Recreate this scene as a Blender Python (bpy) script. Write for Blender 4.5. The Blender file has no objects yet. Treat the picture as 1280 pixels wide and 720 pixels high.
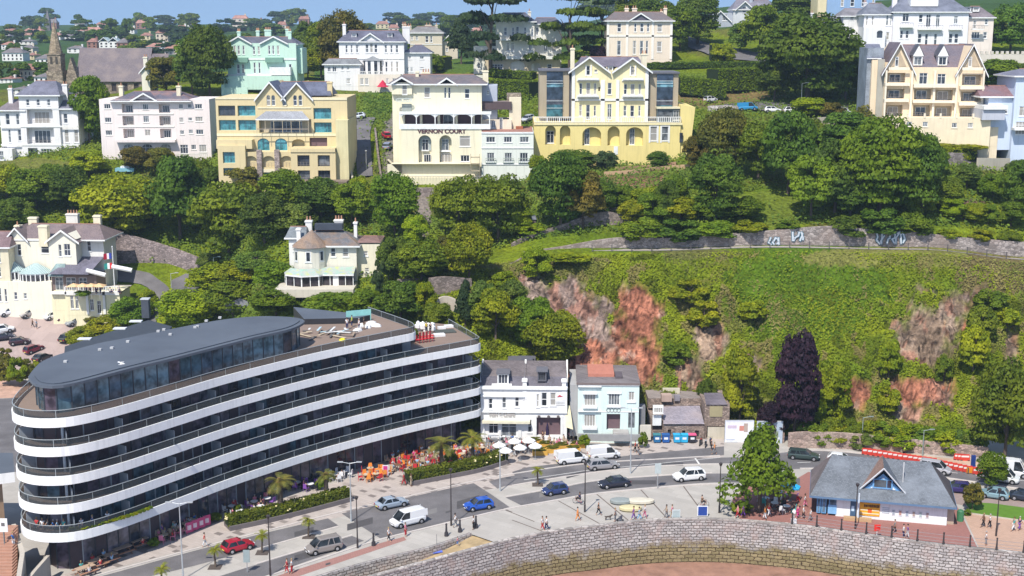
import bpy, bmesh, math, random
import numpy as np
from mathutils import Vector, Matrix
random.seed(7); np.random.seed(7)
S=bpy.context.scene; C=S.collection
# ------------------------------------------------------------ camera, sky, sun, exposure
F=1600.0; TH=math.radians(11.3); H=61.5; ct,st=math.cos(TH),math.sin(TH)
cd=bpy.data.cameras.new('camera'); cam=bpy.data.objects.new('camera',cd); C.objects.link(cam)
cam.location=(0,0,H); cam.rotation_euler=(math.radians(90)-TH,0,0)
cd.sensor_width=36; cd.lens=36*F/1280; cd.clip_start=1; cd.clip_end=9000; S.camera=cam
SUN_EL=math.radians(54); SUN_AZ=math.radians(24)      # azimuth: sun behind the camera, this far to its left
w=bpy.data.worlds.new('World'); S.world=w; w.use_nodes=True
nt=w.node_tree; nt.nodes.clear()
sky=nt.nodes.new('ShaderNodeTexSky'); sky.sky_type='NISHITA'; sky.sun_disc=False
sky.sun_elevation=SUN_EL; sky.sun_rotation=math.radians(180+24); sky.air_density=1.0; sky.dust_density=0.6; sky.ozone_density=2.5
bg=nt.nodes.new('ShaderNodeBackground'); bg.inputs[1].default_value=0.15
ow=nt.nodes.new('ShaderNodeOutputWorld'); tc=nt.nodes.new('ShaderNodeTexCoord'); va=nt.nodes.new('ShaderNodeVectorMath'); va.operation='ADD'; va.inputs[1].default_value=(0,0,.22); nt.links.new(tc.outputs['Generated'],va.inputs[0]); nt.links.new(va.outputs[0],sky.inputs[0]); nt.links.new(sky.outputs[0],bg.inputs[0]); nt.links.new(bg.outputs[0],ow.inputs[0])
sl=bpy.data.lights.new('sun','SUN'); sl.energy=4.4; sl.angle=math.radians(0.5); sl.color=(1,.95,.87)
so=bpy.data.objects.new('sun',sl); C.objects.link(so)
sd=Vector((-math.sin(SUN_AZ)*math.cos(SUN_EL),-math.cos(SUN_AZ)*math.cos(SUN_EL),math.sin(SUN_EL)))
so.rotation_euler=sd.to_track_quat('Z','Y').to_euler(); so.location=(-60,0,200)
S.view_settings.view_transform='Standard'; S.view_settings.look='None'; S.view_settings.exposure=0.32; S.view_settings.gamma=1
S.render.engine='CYCLES'; S.cycles.use_denoising=True; S.cycles.max_bounces=5; S.cycles.diffuse_bounces=2; S.cycles.glossy_bounces=2
S.cycles.transmission_bounces=3; S.cycles.volume_bounces=0; S.cycles.transparent_max_bounces=6; S.cycles.caustics_reflective=False; S.cycles.caustics_refractive=False

# ------------------------------------------------------------ surveying: a direction of view met with a level or a distance
def ray(px,py): a=px-640; b=py-360; return (a,F*ct-b*st,-F*st-b*ct)
def P(px,py,z=0.):
    d=ray(px,py); t=(z-H)/d[2]; return Vector((d[0]*t,d[1]*t,z))
def D(px,py,Y):
    d=ray(px,py); t=Y/d[1]; return Vector((d[0]*t,Y,H+d[2]*t))
def pxm(Y,z=0): return F/(Y*ct-(z-H)*st)
def proj(x,y,z):
    z=z-H; dep=y*ct-z*st; up=y*st+z*ct
    return 640+F*x/dep, 360-F*up/dep

# ------------------------------------------------------------ numpy noise
def _h(i,j,s):
    n=(i*374761393+j*668265263+s*1442695041)&0xffffffff
    n=((n^(n>>13))*1274126177)&0xffffffff
    return ((n^(n>>16))&0xffff)/65535.0
def vnoise(x,y,s=0):
    x=np.asarray(x,float); y=np.asarray(y,float)
    i=np.floor(x).astype(np.int64); j=np.floor(y).astype(np.int64); fx=x-i; fy=y-j
    fx=fx*fx*(3-2*fx); fy=fy*fy*(3-2*fy)
    a=_h(i,j,s);b=_h(i+1,j,s);c=_h(i,j+1,s);d=_h(i+1,j+1,s)
    return (a*(1-fx)+b*fx)*(1-fy)+(c*(1-fx)+d*fx)*fy
def fbm(x,y,s=0,o=4):
    r=0;a=.5;t=0
    for k in range(o): r=r+a*vnoise(x*2**k,y*2**k,s+k*17); t+=a; a*=.5
    return r/t

# ------------------------------------------------------------ materials
MATS={}
def N(m,t,**k):
    n=m.node_tree.nodes.new('ShaderNode'+t)
    for a,b in k.items(): setattr(n,a,b)
    return n
def L(m,a,b): m.node_tree.links.new(a,b)
def base_mat(name,col=(.5,.5,.5),rough=.8,metal=0,spec=.3):
    m=bpy.data.materials.new(name); m.use_nodes=True
    p=m.node_tree.nodes['Principled BSDF']; p.inputs['Base Color'].default_value=(*col,1)
    p.inputs['Roughness'].default_value=rough; p.inputs['Metallic'].default_value=metal; p.inputs['Specular IOR Level'].default_value=spec
    return m,p
def ramp(m,fac,stops):
    r=N(m,'ValToRGB'); e=r.color_ramp.elements
    while len(e)<len(stops): e.new(.5)
    for k,(p,c) in enumerate(stops): e[k].position=p; e[k].color=(*c,1)
    L(m,fac,r.inputs[0]); return r.outputs[0]
def sc(c,k): return tuple(min(1,v*k) for v in c)
def noise(m,scale,detail=4,co=None,rough=.6):
    n=N(m,'TexNoise'); n.inputs['Scale'].default_value=scale; n.inputs['Detail'].default_value=detail; n.inputs['Roughness'].default_value=rough
    if co is not None: L(m,co,n.inputs['Vector'])
    return n.outputs[0]
def coord(m,kind='Object',scale=None):
    t=N(m,'TexCoord'); o=t.outputs[kind]
    if scale:
        mp=N(m,'Mapping'); mp.inputs['Scale'].default_value=scale; L(m,o,mp.inputs[0]); o=mp.outputs[0]
    return o
def mixc(m,f,a,b,mode='MIX'):
    x=N(m,'Mix',data_type='RGBA',blend_type=mode)
    if isinstance(f,(int,float)): x.inputs[0].default_value=f
    else: L(m,f,x.inputs[0])
    for k,v in ((6,a),(7,b)):
        if isinstance(v,tuple): x.inputs[k].default_value=(*v,1) if len(v)==3 else v
        else: L(m,v,x.inputs[k])
    return x.outputs[2]
def bump(m,p,h,dist=.05,st_=.6):
    b=N(m,'Bump'); b.inputs['Distance'].default_value=dist; b.inputs['Strength'].default_value=st_; L(m,h,b.inputs['Height']); L(m,b.outputs[0],p.inputs['Normal'])
def plaster(col,var=.10):
    k=('pl',col,var)
    if k in MATS: return MATS[k]
    m,p=base_mat('render_plaster',col,.85)
    co=coord(m,'Object'); n=noise(m,.35,5,co); c=ramp(m,n,[(.3,sc(col,1-var)),(.7,sc(col,1+var*.4))])
    s=noise(m,1.0,3,coord(m,'Object',(2.5,2.5,.18))); c=mixc(m,ramp(m,s,[(.5,(0,0,0)),(.8,(.5,.5,.5))]),c,sc(col,.66))
    L(m,c,p.inputs['Base Color']); MATS[k]=m; return m
def flat(col,rough=.6,metal=0,name='paint'):
    k=('f',col,rough,metal)
    if k in MATS: return MATS[k]
    m,p=base_mat(name,col,rough,metal)
    n=noise(m,1.3,3,coord(m)); L(m,ramp(m,n,[(.3,sc(col,.88)),(.7,sc(col,1.06))]),p.inputs['Base Color'])
    MATS[k]=m; return m
def slate(col=(.11,.11,.13),tint=None):
    k=('sl',col,tint)
    if k in MATS: return MATS[k]
    m,p=base_mat('slate_tiles',col,.55)
    co=coord(m,'Object'); b=N(m,'TexBrick'); mp=N(m,'Mapping'); mp.inputs['Scale'].default_value=(1,1.0,1.0); L(m,co,mp.inputs[0])
    # rows follow the height
    sx=N(m,'SeparateXYZ'); L(m,mp.outputs[0],sx.inputs[0]); ad=N(m,'Math',operation='ADD'); L(m,sx.outputs[0],ad.inputs[0]); L(m,sx.outputs[1],ad.inputs[1])
    cb=N(m,'CombineXYZ'); L(m,ad.outputs[0],cb.inputs[0]); L(m,sx.outputs[2],cb.inputs[1]); L(m,cb.outputs[0],b.inputs['Vector'])
    b.inputs['Scale'].default_value=2.2; b.inputs['Color1'].default_value=(*sc(col,.8),1); b.inputs['Color2'].default_value=(*sc(col,1.25),1)
    b.inputs['Mortar'].default_value=(*sc(col,.5),1); b.inputs['Mortar Size'].default_value=.03
    c=b.outputs[0]
    n=noise(m,.3,5,co); c=mixc(m,ramp(m,n,[(.45,(0,0,0)),(.65,(.6,.6,.6))]),c,tint or sc(col,1.5))
    L(m,c,p.inputs['Base Color']); MATS[k]=m; return m
def stone(col=(.30,.26,.23),scale=2.0,name='stone_wall',mort=None,dirt=None,dz=None):
    k=('st',col,scale,dirt)
    if k in MATS: return MATS[k]
    m,p=base_mat(name,col,.9)
    co=coord(m,'Object',(1,1,1.7)); v=N(m,'TexVoronoi'); v.inputs['Scale'].default_value=scale; L(m,co,v.inputs['Vector'])
    v2=N(m,'TexVoronoi',feature='DISTANCE_TO_EDGE'); v2.inputs['Scale'].default_value=scale; L(m,co,v2.inputs['Vector'])
    sp=N(m,'SeparateColor'); L(m,v.outputs['Color'],sp.inputs[0])
    c=ramp(m,sp.outputs[0],[(0,sc(col,.55)),(.5,col),(1,sc(col,1.5))])
    c=mixc(m,ramp(m,v2.outputs[0],[(0,(1,1,1)),(.09,(0,0,0))]),c,mort or sc(col,.45))
    n=noise(m,.25,5,coord(m)); c=mixc(m,ramp(m,n,[(.4,(0,0,0)),(.7,(.55,.55,.55))]),c,dirt or sc(col,.6))
    L(m,c,p.inputs['Base Color']); bump(m,p,v2.outputs[0],.1,.8); MATS[k]=m; return m
def glass(col=(.03,.035,.045),rough=.08):
    k=('gl',col,rough)
    if k in MATS: return MATS[k]
    m,p=base_mat('window_glass',col,rough,0,.5)
    n=noise(m,.8,2,coord(m)); L(m,ramp(m,n,[(.35,sc(col,.55)),(.65,sc(col,2.0))]),p.inputs['Base Color'])
    MATS[k]=m; return m
def objcol(name,rough=.35,metal=0,coat=0,var=0):
    if name in MATS: return MATS[name]
    m,p=base_mat(name,(.5,.5,.5),rough,metal,.4); o=N(m,'ObjectInfo')
    c=o.outputs['Color']
    if var:
        n=noise(m,3,3,coord(m)); c=mixc(m,var,c,ramp(m,n,[(.3,(.4,.4,.4)),(.7,(1,1,1))]),'MULTIPLY')
    L(m,c,p.inputs['Base Color']); p.inputs['Coat Weight'].default_value=coat; MATS[name]=m; return m
def foliage(name='leaves',tr=.38):
    if name in MATS: return MATS[name]
    m,p=base_mat(name,(.05,.1,.02),.6,0,.2); o=N(m,'ObjectInfo'); g=N(m,'NewGeometry')
    n=noise(m,1.5,2,coord(m))
    c=mixc(m,1.0,o.outputs['Color'],ramp(m,g.outputs['Random Per Island'],[(0,(.45,.5,.5)),(.5,(.95,1,.9)),(1,(1.0,1.0,.8))]),'MULTIPLY')
    c=mixc(m,ramp(m,n,[(.4,(0,0,0)),(.62,(.6,.6,.6))]),c,mixc(m,1.0,o.outputs['Color'],(1.9,1.6,1.2),'MULTIPLY'))
    L(m,c,p.inputs['Base Color'])
    t=N(m,'BsdfTranslucent'); L(m,c,t.inputs[0]); x=N(m,'MixShader'); x.inputs[0].default_value=tr
    L(m,p.outputs[0],x.inputs[1]); L(m,t.outputs[0],x.inputs[2]); L(m,x.outputs[0],m.node_tree.nodes['Material Output'].inputs[0])
    MATS[name]=m; return m
def foliage_attr(name='ground_leaves'):
    if name in MATS: return MATS[name]
    m,p=base_mat(name,(.05,.1,.02),.7,0,.15); a=N(m,'Attribute'); a.attribute_name='Col'; g=N(m,'NewGeometry')
    c=mixc(m,1.0,a.outputs['Color'],ramp(m,g.outputs['Random Per Island'],[(0,(.7,.72,.65)),(.5,(1,1,1)),(1,(1.0,1.0,.8))]),'MULTIPLY')
    L(m,c,p.inputs['Base Color']); MATS[name]=m; return m
WHITE=(.80,.79,.75); CREAM=(.78,.71,.52)
def white(): return plaster(WHITE,.06)
def wpaint(): return flat((.82,.82,.80),.5)
def dglass(): return glass()

# ------------------------------------------------------------ mesh helpers
class MB:
    def __init__(s): s.v=[]; s.f=[]; s.m=[]; s.mats=[]
    def mi(s,m):
        if m not in s.mats: s.mats.append(m)
        return s.mats.index(m)
    def face(s,pts,m):
        i=len(s.v); s.v+= [tuple(p) for p in pts]; s.f.append(tuple(range(i,i+len(pts)))); s.m.append(s.mi(m))
    def box(s,x0,x1,y0,y1,z0,z1,m,top=None):
        p=[(x0,y0,z0),(x1,y0,z0),(x1,y1,z0),(x0,y1,z0),(x0,y0,z1),(x1,y0,z1),(x1,y1,z1),(x0,y1,z1)]
        i=len(s.v); s.v+=p; k=s.mi(m); kt=s.mi(top) if top else k
        for f,q in (((0,3,2,1),k),((4,5,6,7),kt),((0,1,5,4),k),((1,2,6,5),k),((2,3,7,6),k),((3,0,4,7),k)):
            s.f.append(tuple(i+a for a in f)); s.m.append(q)
    def prism(s,poly,z0,z1,m,top=None):      # poly: (x,y) list
        n=len(poly); i=len(s.v); s.v+=[(x,y,z0) for x,y in poly]+[(x,y,z1) for x,y in poly]; k=s.mi(m)
        for a in range(n):
            b=(a+1)%n; s.f.append((i+a,i+b,i+n+b,i+n+a)); s.m.append(k)
        s.f.append(tuple(i+n+a for a in range(n))); s.m.append(s.mi(top) if top else k)
        s.f.append(tuple(i+a for a in reversed(range(n)))); s.m.append(k)
    def extr(s,poly,y0,y1,m,cap0=True,cap1=True):   # poly: (x,z) list, along y
        n=len(poly); i=len(s.v); s.v+=[(x,y0,z) for x,z in poly]+[(x,y1,z) for x,z in poly]; k=s.mi(m)
        for a in range(n):
            b=(a+1)%n; s.f.append((i+a,i+b,i+n+b,i+n+a)); s.m.append(k)
        if cap0: s.f.append(tuple(i+a for a in reversed(range(n)))); s.m.append(k)
        if cap1: s.f.append(tuple(i+n+a for a in range(n))); s.m.append(k)
    def cyl(s,a,b,r0,r1,m,n=8,cap=True):
        a=Vector(a); b=Vector(b); d=(b-a).normalized(); u=d.orthogonal().normalized(); w_=d.cross(u)
        i=len(s.v); k=s.mi(m)
        for c,r in ((a,r0),(b,r1)):
            for q in range(n):
                t=2*math.pi*q/n; s.v.append(tuple(c+u*r*math.cos(t)+w_*r*math.sin(t)))
        for q in range(n):
            z=(q+1)%n; s.f.append((i+q,i+z,i+n+z,i+n+q)); s.m.append(k)
        if cap: s.f.append(tuple(i+q for q in reversed(range(n)))); s.m.append(k); s.f.append(tuple(i+n+q for q in range(n))); s.m.append(k)
    def dome(s,c,rx,ry,rz,m,n=10,k=5,full=False):
        i=len(s.v); q=s.mi(m); lo=-1 if full else 0
        for a in range(k+1):
            t=(lo+(1-lo)*a/k)*math.pi/2
            for b in range(n):
                u=2*math.pi*b/n; s.v.append((c[0]+rx*math.cos(t)*math.cos(u),c[1]+ry*math.cos(t)*math.sin(u),c[2]+rz*math.sin(t)))
        for a in range(k):
            for b in range(n):
                z=(b+1)%n; s.f.append((i+a*n+b,i+a*n+z,i+(a+1)*n+z,i+(a+1)*n+b)); s.m.append(q)
    def sweep(s,path,prof,m,closed=False):   # path of (x,y); prof list of (offset to the left, z), open or closed
        n=len(path); k=len(prof); i=len(s.v); q=s.mi(m)
        for a in range(n):
            p=Vector(path[a]); 
            if closed: t=(Vector(path[(a+1)%n])-Vector(path[a-1])).normalized()
            else: t=(Vector(path[min(n-1,a+1)])-Vector(path[max(0,a-1)])).normalized()
            nn=Vector((-t.y,t.x))
            for o,z in prof: s.v.append((p.x+nn.x*o,p.y+nn.y*o,z if not callable(z) else z(p.x,p.y)))
        for a in range(n if closed else n-1):
            b=(a+1)%n
            for c in range(k):
                d=(c+1)%k; s.f.append((i+a*k+c,i+b*k+c,i+b*k+d,i+a*k+d)); s.m.append(q)
        if not closed:
            s.f.append(tuple(i+c for c in range(k))); s.m.append(q); s.f.append(tuple(i+(n-1)*k+c for c in reversed(range(k)))); s.m.append(q)
    def mesh(s,name,smooth=False):
        me=bpy.data.meshes.new(name); me.from_pydata(s.v,[],s.f)
        for m in s.mats: me.materials.append(m)
        me.polygons.foreach_set('material_index',s.m)
        if smooth: me.polygons.foreach_set('use_smooth',[True]*len(s.f))
        bm=bmesh.new(); bm.from_mesh(me); bmesh.ops.recalc_face_normals(bm,faces=bm.faces); bm.to_mesh(me); bm.free()
        me.update(); return me
    def build(s,name,parent=None,loc=None,rz=0,smooth=False,color=None):
        o=bpy.data.objects.new(name,s.mesh(name,smooth)); C.objects.link(o)
        if parent: o.parent=parent
        if loc is not None: o.location=loc
        if rz: o.rotation_euler=(0,0,rz)
        if color: o.color=(*color,1)
        return o
def tag(o,label,cat,group=None,kind=None):
    o['label']=label; o['category']=cat
    if group: o['group']=group
    if kind: o['kind']=kind
    return o
def struct(o,kind='structure'): o['kind']=kind; return o
def empty(name,loc,rz,label,cat,group=None):
    o=bpy.data.objects.new(name,None); C.objects.link(o); o.location=loc; o.rotation_euler=(0,0,rz); o.empty_display_size=.5
    return tag(o,label,cat,group)
def mobj(name,me,parent=None,loc=(0,0,0),rz=0,scale=None,color=None):
    o=bpy.data.objects.new(name,me); C.objects.link(o); o.parent=parent; o.location=loc; o.rotation_euler=(0,0,rz)
    if scale is not None: o.scale=scale if hasattr(scale,'__len__') else (scale,)*3
    if color: o.color=(*color,1)
    return o
def dup(root,loc,rz,label,group=None,scale=None,recolor=None):
    r=root.copy(); C.objects.link(r); r.location=loc; r.rotation_euler=(0,0,rz); r['label']=label
    if group: r['group']=group
    if scale is not None: r.scale=scale if hasattr(scale,'__len__') else (scale,)*3
    def rec(a,b):
        for ch in a.children:
            c=ch.copy(); C.objects.link(c); c.parent=b
            if recolor:
                k=ch.name.split('.')[0]
                if k in recolor: c.color=(*recolor[k],1)
            rec(ch,c)
    rec(root,r); return r
def npmesh(name,V,Fq,mat,smooth=False,col=None):
    me=bpy.data.meshes.new(name); n=len(V); k=Fq.shape[1]
    me.vertices.add(n); me.vertices.foreach_set('co',V.astype(np.float32).ravel())
    me.loops.add(Fq.size); me.loops.foreach_set('vertex_index',Fq.astype(np.int32).ravel())
    me.polygons.add(len(Fq)); me.polygons.foreach_set('loop_start',np.arange(0,Fq.size,k,dtype=np.int32))
    me.update(calc_edges=True)
    me.polygons.foreach_set('use_smooth',np.full(len(Fq),smooth))
    if col is not None:
        a=me.color_attributes.new('Col','FLOAT_COLOR','POINT'); c=np.ones((n,4),np.float32); c[:,:3]=col; a.data.foreach_set('color',c.ravel())
    me.materials.append(mat); return me

# ------------------------------------------------------------ terrain
PROF={ # direction: (line of sight height, distance) pairs going up the hill
 -250:(240,[(388,256),(330,270),(262,284),(235,295),(212,306),(198,316),(150,345),(118,395),(85,560),(66,720),(50,950),(38,1300),(32,1700)]),
 0:(240,[(388,256),(330,270),(262,284),(235,295),(212,306),(198,316),(150,345),(118,395),(85,560),(66,720),(50,950),(38,1300),(32,1700)]),
 130:(240,[(392,256),(345,266),(326,272),(291,276),(250,290),(225,298),(200,304),(150,345),(118,395),(85,560),(66,720),(50,950),(38,1300),(31,1700)]),
 250:(232,[(358,258),(345,265),(325,268),(260,283),(205,303),(130,342),(112,352),(82,450),(66,650),(50,950),(38,1300),(30,1700)]),
 350:(206,[(375,222),(362,226),(330,237),(262,252),(232,276),(180,300),(112,352),(90,400),(66,650),(50,950),(38,1300),(30,1700)]),
 415:(202,[(375,216),(362,226),(320,238),(255,254),(230,275),(180,300),(112,352),(90,400),(66,650),(48,950),(38,1300),(30,1700)]),
 455:(198,[(385,212),(362,224),(300,238),(250,256),(230,272),(150,312),(112,355),(80,420),(60,650),(48,950),(38,1300),(30,1700)]),
 520:(200,[(400,207),(345,218),(290,236),(236,268),(210,282),(170,300),(110,355),(75,420),(60,650),(48,950),(38,1300),(30,1700)]),
 600:(193,[(450,199),(380,208),(345,216),(290,240),(236,270),(225,280),(130,330),(92,368),(70,430),(58,650),(48,950),(38,1300),(30,1700)]),
 700:(196,[(470,200),(400,209),(340,219),(318,222),(300,228),(275,234),(240,255),(205,283),(120,335),(90,368),(60,430),(45,650),(42,950),(38,1300),(30,1700)]),
 800:(194,[(460,200),(400,210),(325,220),(316,222),(308,227),(285,229),(230,255),(205,283),(112,325),(75,365),(40,420),(25,520),(18,900),(15,1700)]),
 960:(190,[(500,197),(430,206),(330,219),(312,222),(305,226),(284,228),(225,250),(160,285),(140,305),(128,318),(112,335),(60,380),(28,430),(10,560),(5,900),(5,1700)]),
 1150:(190,[(530,193),(480,199),(400,210),(325,220),(315,222),(307,226),(286,228),(240,240),(185,258),(178,275),(135,310),(65,370),(25,430),(5,560),(-2,900),(0,1700)]),
 1290:(189,[(530,193),(480,199),(410,210),(335,220),(328,222),(320,226),(299,228),(240,245),(190,270),(135,315),(80,355),(30,430),(5,560),(-5,900),(0,1700)]),
 1550:(189,[(530,193),(480,199),(410,210),(335,220),(328,222),(320,226),(299,228),(240,245),(190,270),(135,315),(80,355),(30,430),(5,560),(-5,900),(0,1700)]),
}
KX=sorted(PROF); KU=np.array([(k-640)/(F*ct) for k in KX])
YS=np.concatenate([np.arange(100,330,.5),np.arange(330,500,4),np.arange(500,3000,25)])
TAB=[]
for k in KX:
    y0,pts=PROF[k]; ys=[0,y0]+[p[1] for p in pts]+[3200]; zs=[0,0]+[D(k,p[0],p[1]).z for p in pts]; zs.append(zs[-1]+4)
    t=np.interp(YS,ys,zs)
    ker=np.array([1,2,3,2,1.])/9; t2=t.copy(); t2[2:-2]=np.convolve(t,ker,'valid'); t=np.where((YS<y0+1),t,t2)
    TAB.append(t)
TAB=np.array(TAB)
def lookup(u,Y):
    fy=np.interp(Y,YS,np.arange(len(YS))); iy=np.clip(fy.astype(int),0,len(YS)-2); ty=fy-iy
    fu=np.interp(u,KU,np.arange(len(KU))); iu=np.clip(fu.astype(int),0,len(KU)-2); tu=fu-iu; tu=tu*tu*(3-2*tu)
    g=lambda a: TAB[a,iy]*(1-ty)+TAB[a,iy+1]*ty
    return g(iu)*(1-tu)+g(iu+1)*tu
# rock faces, where they stand: centre and half size in directions, colour class
ROCKS=[(690,375,60,36,0),(735,402,46,36,0),(792,402,46,52,1),(750,438,44,36,1),(805,470,30,28,1),(800,445,34,40,1),(660,350,18,14,0),(720,470,60,24,1),(885,420,26,44,2),(930,465,22,34,2),(1070,497,30,26,1),(1160,420,52,58,2),
 (1212,420,20,20,1),(1155,492,50,26,1),(1130,515,22,18,2),(1185,385,30,18,2),(1225,375,22,14,0),(860,470,30,22,2),(760,385,14,12,0),(1262,440,14,30,2)]
RC=[(.34,.245,.21),(.43,.175,.11),(.35,.245,.175)]
def rockmask(px,py,x=None,y=None):
    m=np.zeros_like(px); c=np.zeros(px.shape+(3,)); n=fbm(px/14,py/14,5)*1.3-.65
    for cx,cy,rx,ry,k in ROCKS:
        d=1-np.sqrt(((px-cx)/rx)**2+((py-cy)/ry)**2)+n
        v=np.clip(d*2.5,0,1); upd=v>m
        c[upd]=RC[k]; m=np.maximum(m,v)
    return m,c
def zT(x,Y,detail=True):
    x=np.asarray(x,float); Y=np.asarray(Y,float); u=x/Y
    z=lookup(u,Y)
    if detail:
        a=np.clip((z-1.0)/3,0,1)*np.clip((3000-Y)/2000,0,1)
        cl=np.clip((z-1)/3,0,1)*np.clip((221-Y)/3,0,1)*(u>-.03)        # the cliff
        z2=lookup(u,Y+cl*(fbm(x/5,Y/4,3)-.5)*7)
        rg=1-abs(fbm(x/2.6,Y/2.2,9,4)*2-1)
        r2=1-abs(fbm(x/1.1,Y/1.0,19,3)*2-1); z=z2+cl*(rg-.7)*2.2+cl*(r2-.7)*.9+a*(fbm(x/9,Y/9,1)-.5)*1.2*(Y>229)
    return z
def zt(x,Y): return float(zT(np.array([x]),np.array([Y]))[0])
def hit(px,py,y0=150):
    d=ray(px,py); Y=np.arange(y0,2600,.5 if y0<400 else 1.); t=Y/d[1]; x=d[0]*t; z=H+d[2]*t
    k=np.nonzero(z<=zT(x,Y,False))[0]
    if len(k)==0: Yh=1500.
    else: Yh=Y[k[0]]
    xx=d[0]*Yh/d[1]; return Vector((xx,Yh,zt(xx,Yh)))
us=np.concatenate([np.linspace(-.62,-.46,20)[:-1],np.linspace(-.46,.46,520),np.linspace(.46,.66,24)[1:]])
ys=np.concatenate([np.arange(176,186,2.),np.arange(186,232,.42),np.arange(232,330,.8),np.arange(330,500,4.),np.arange(500,1000,14),np.arange(1000,3001,60)])
U,YY=np.meshgrid(us,ys); XX=U*YY; ZZ=zT(XX,YY)-.10
flatm=ZZ<.2
PX,PY=proj(XX,YY,ZZ)
RM,RCOL=rockmask(PX,PY); zone=(YY<222)&(ZZ>.5); RM=np.where(zone,RM,0)
MV=fbm(XX/3.2+9,ZZ/2.4,61)[...,None]; MW=fbm(XX/1.9,ZZ/2.2+7,63)[...,None]; RCOL=np.where(MV>.60,RCOL*.4+np.array((.40,.30,.24))*.6,RCOL); RCOL=np.where((MW>.62)&(RCOL[...,:1]>.05),RCOL*.4+np.array((.42,.19,.13))*.6,RCOL); RV=fbm(XX/1.3,ZZ/1.1,21)[...,None]; RK=1-abs(fbm(XX/1.5+ZZ/2.5,ZZ/.9,23,3)*2-1); RCOL=RCOL*(.35+1.35*RV)*(1-.72*np.clip((RK-.82)*8,0,1))[...,None]
band=fbm(XX/6+ZZ/3,ZZ/1.6,31)[...,None]; RCOL=RCOL*(1-.35*(band>.55))
gn=fbm(XX/7,YY/5,41)[...,None]; g2=fbm(XX/2.2,YY/1.6,43)[...,None]; g3=fbm(XX/14,YY/9,47)[...,None]
G=(.075,.135,.010); Yel=(.21,.24,.012); OL=(.10,.085,.035)
gc=np.array(G)*(1-gn)+np.array(Yel)*gn; gc=np.where(g3>.58,gc*.5+np.array((.13,.10,.045))*.5,gc); gc=gc*(.7+.6*g2)
def blob(px,py,cx,cy,rx,ry): return (((px-cx)/rx)**2+((py-cy)/ry)**2+(fbm(px/9,py/9,77)-.5)*1.2)<1
for cx,cy,rx,ry,cc in [(35,210,70,12,(.15,.16,.035)),(960,262,60,24,(.13,.17,.02)),(900,122,80,14,(.20,.15,.06)),(790,225,60,10,(.30,.17,.10)),(845,262,14,12,(.24,.14,.09)),(1190,188,50,12,(.08,.15,.02)),
   (1215,262,24,14,(.17,.11,.07)),(430,95,40,20,(.08,.14,.02)),(480,125,30,20,(.07,.14,.02)),(570,82,40,10,(.09,.15,.025)),(1010,370,110,70,(.085,.145,.010)),(1150,322,150,14,(.19,.19,.05)),(870,318,60,6,(.13,.13,.04)),
   (490,190,12,50,(.22,.2,.17)),(1240,345,50,30,(.15,.12,.05)),(530,270,10,26,(.25,.21,.18))]:
    mk=blob(PX,PY,cx,cy,rx,ry)&(YY<500); gc[mk]=np.array(cc)*(.8+.4*g2[mk])
far=(YY>420)[...,None]; gc=np.where(far,np.array((.05,.10,.025))*(.6+.8*gn),gc)
col=gc*(1-RM[...,None])+RCOL*RM[...,None]
col=np.where(flatm[...,None],np.array((.20,.17,.13)),col)
nu=len(us); ny=len(ys)
idx=np.arange(nu*ny).reshape(ny,nu)
Fq=np.stack([idx[:-1,:-1],idx[:-1,1:],idx[1:,1:],idx[1:,:-1]],-1).reshape(-1,4)
tm,tp=base_mat('hillside_soil_grass_rock',(.1,.1,.05),.95,0,.1)
at=N(tm,'Attribute'); at.attribute_name='Col'; nn_=noise(tm,1.6,6,coord(tm)); 
L(tm,mixc(tm,1.0,at.outputs['Color'],ramp(tm,nn_,[(.3,(.55,.55,.55)),(.7,(1.35,1.35,1.3))]),'MULTIPLY'),tp.inputs['Base Color']); vr=N(tm,'TexVoronoi'); vr.inputs['Scale'].default_value=1.1; L(tm,coord(tm),vr.inputs['Vector']); ad_=N(tm,'Math',operation='ADD'); L(tm,nn_,ad_.inputs[0]); L(tm,vr.outputs['Distance'],ad_.inputs[1]); bump(tm,tp,ad_.outputs[0],.5,1.0)
VT=np.stack([XX,YY,ZZ],-1).reshape(-1,3); TC=col.reshape(-1,3)
tme=npmesh('hillside',VT,Fq,tm,True,TC)
tob=bpy.data.objects.new('hillside',tme); C.objects.link(tob); struct(tob)
# ------------------------------------------------------------ undergrowth on the hill
def leafquads(P0,Nn,size,rng):
    n=len(P0); r=rng.normal(size=(n,3)); nn=Nn+r*.55; nn/=np.linalg.norm(nn,axis=1)[:,None]+1e-9
    a=np.cross(nn,rng.normal(size=(n,3))); a/=np.linalg.norm(a,axis=1)[:,None]+1e-9; b=np.cross(nn,a)
    s=(size*(.6+.8*rng.random(n)))[:,None]
    V=np.stack([P0-a*s-b*s*.6,P0+a*s-b*s*.7,P0+a*s*.8+b*s*.6,P0-a*s*.7+b*s*.7],1).reshape(-1,3)
    return V,np.arange(4*n).reshape(n,4)
rng=np.random.default_rng(5)
A=VT[Fq[:,0]];B_=VT[Fq[:,1]];C_=VT[Fq[:,3]]; cr=np.cross(B_-A,C_-A); ar=np.linalg.norm(cr,axis=1); nrm=cr/(ar[:,None]+1e-9)
fx,fy,fz=A[:,0],A[:,1],A[:,2]; fpx,fpy=proj(fx,fy,fz); frm=RM.reshape(-1)[Fq[:,0]]
LAWN=[(35,210,60,12),(960,258,50,20),(1190,188,40,10),(1010,370,100,62),(570,82,40,8),(490,190,10,48),(453,195,16,42),(215,358,30,26),(900,122,60,9),(520,235,40,40)]
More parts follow.
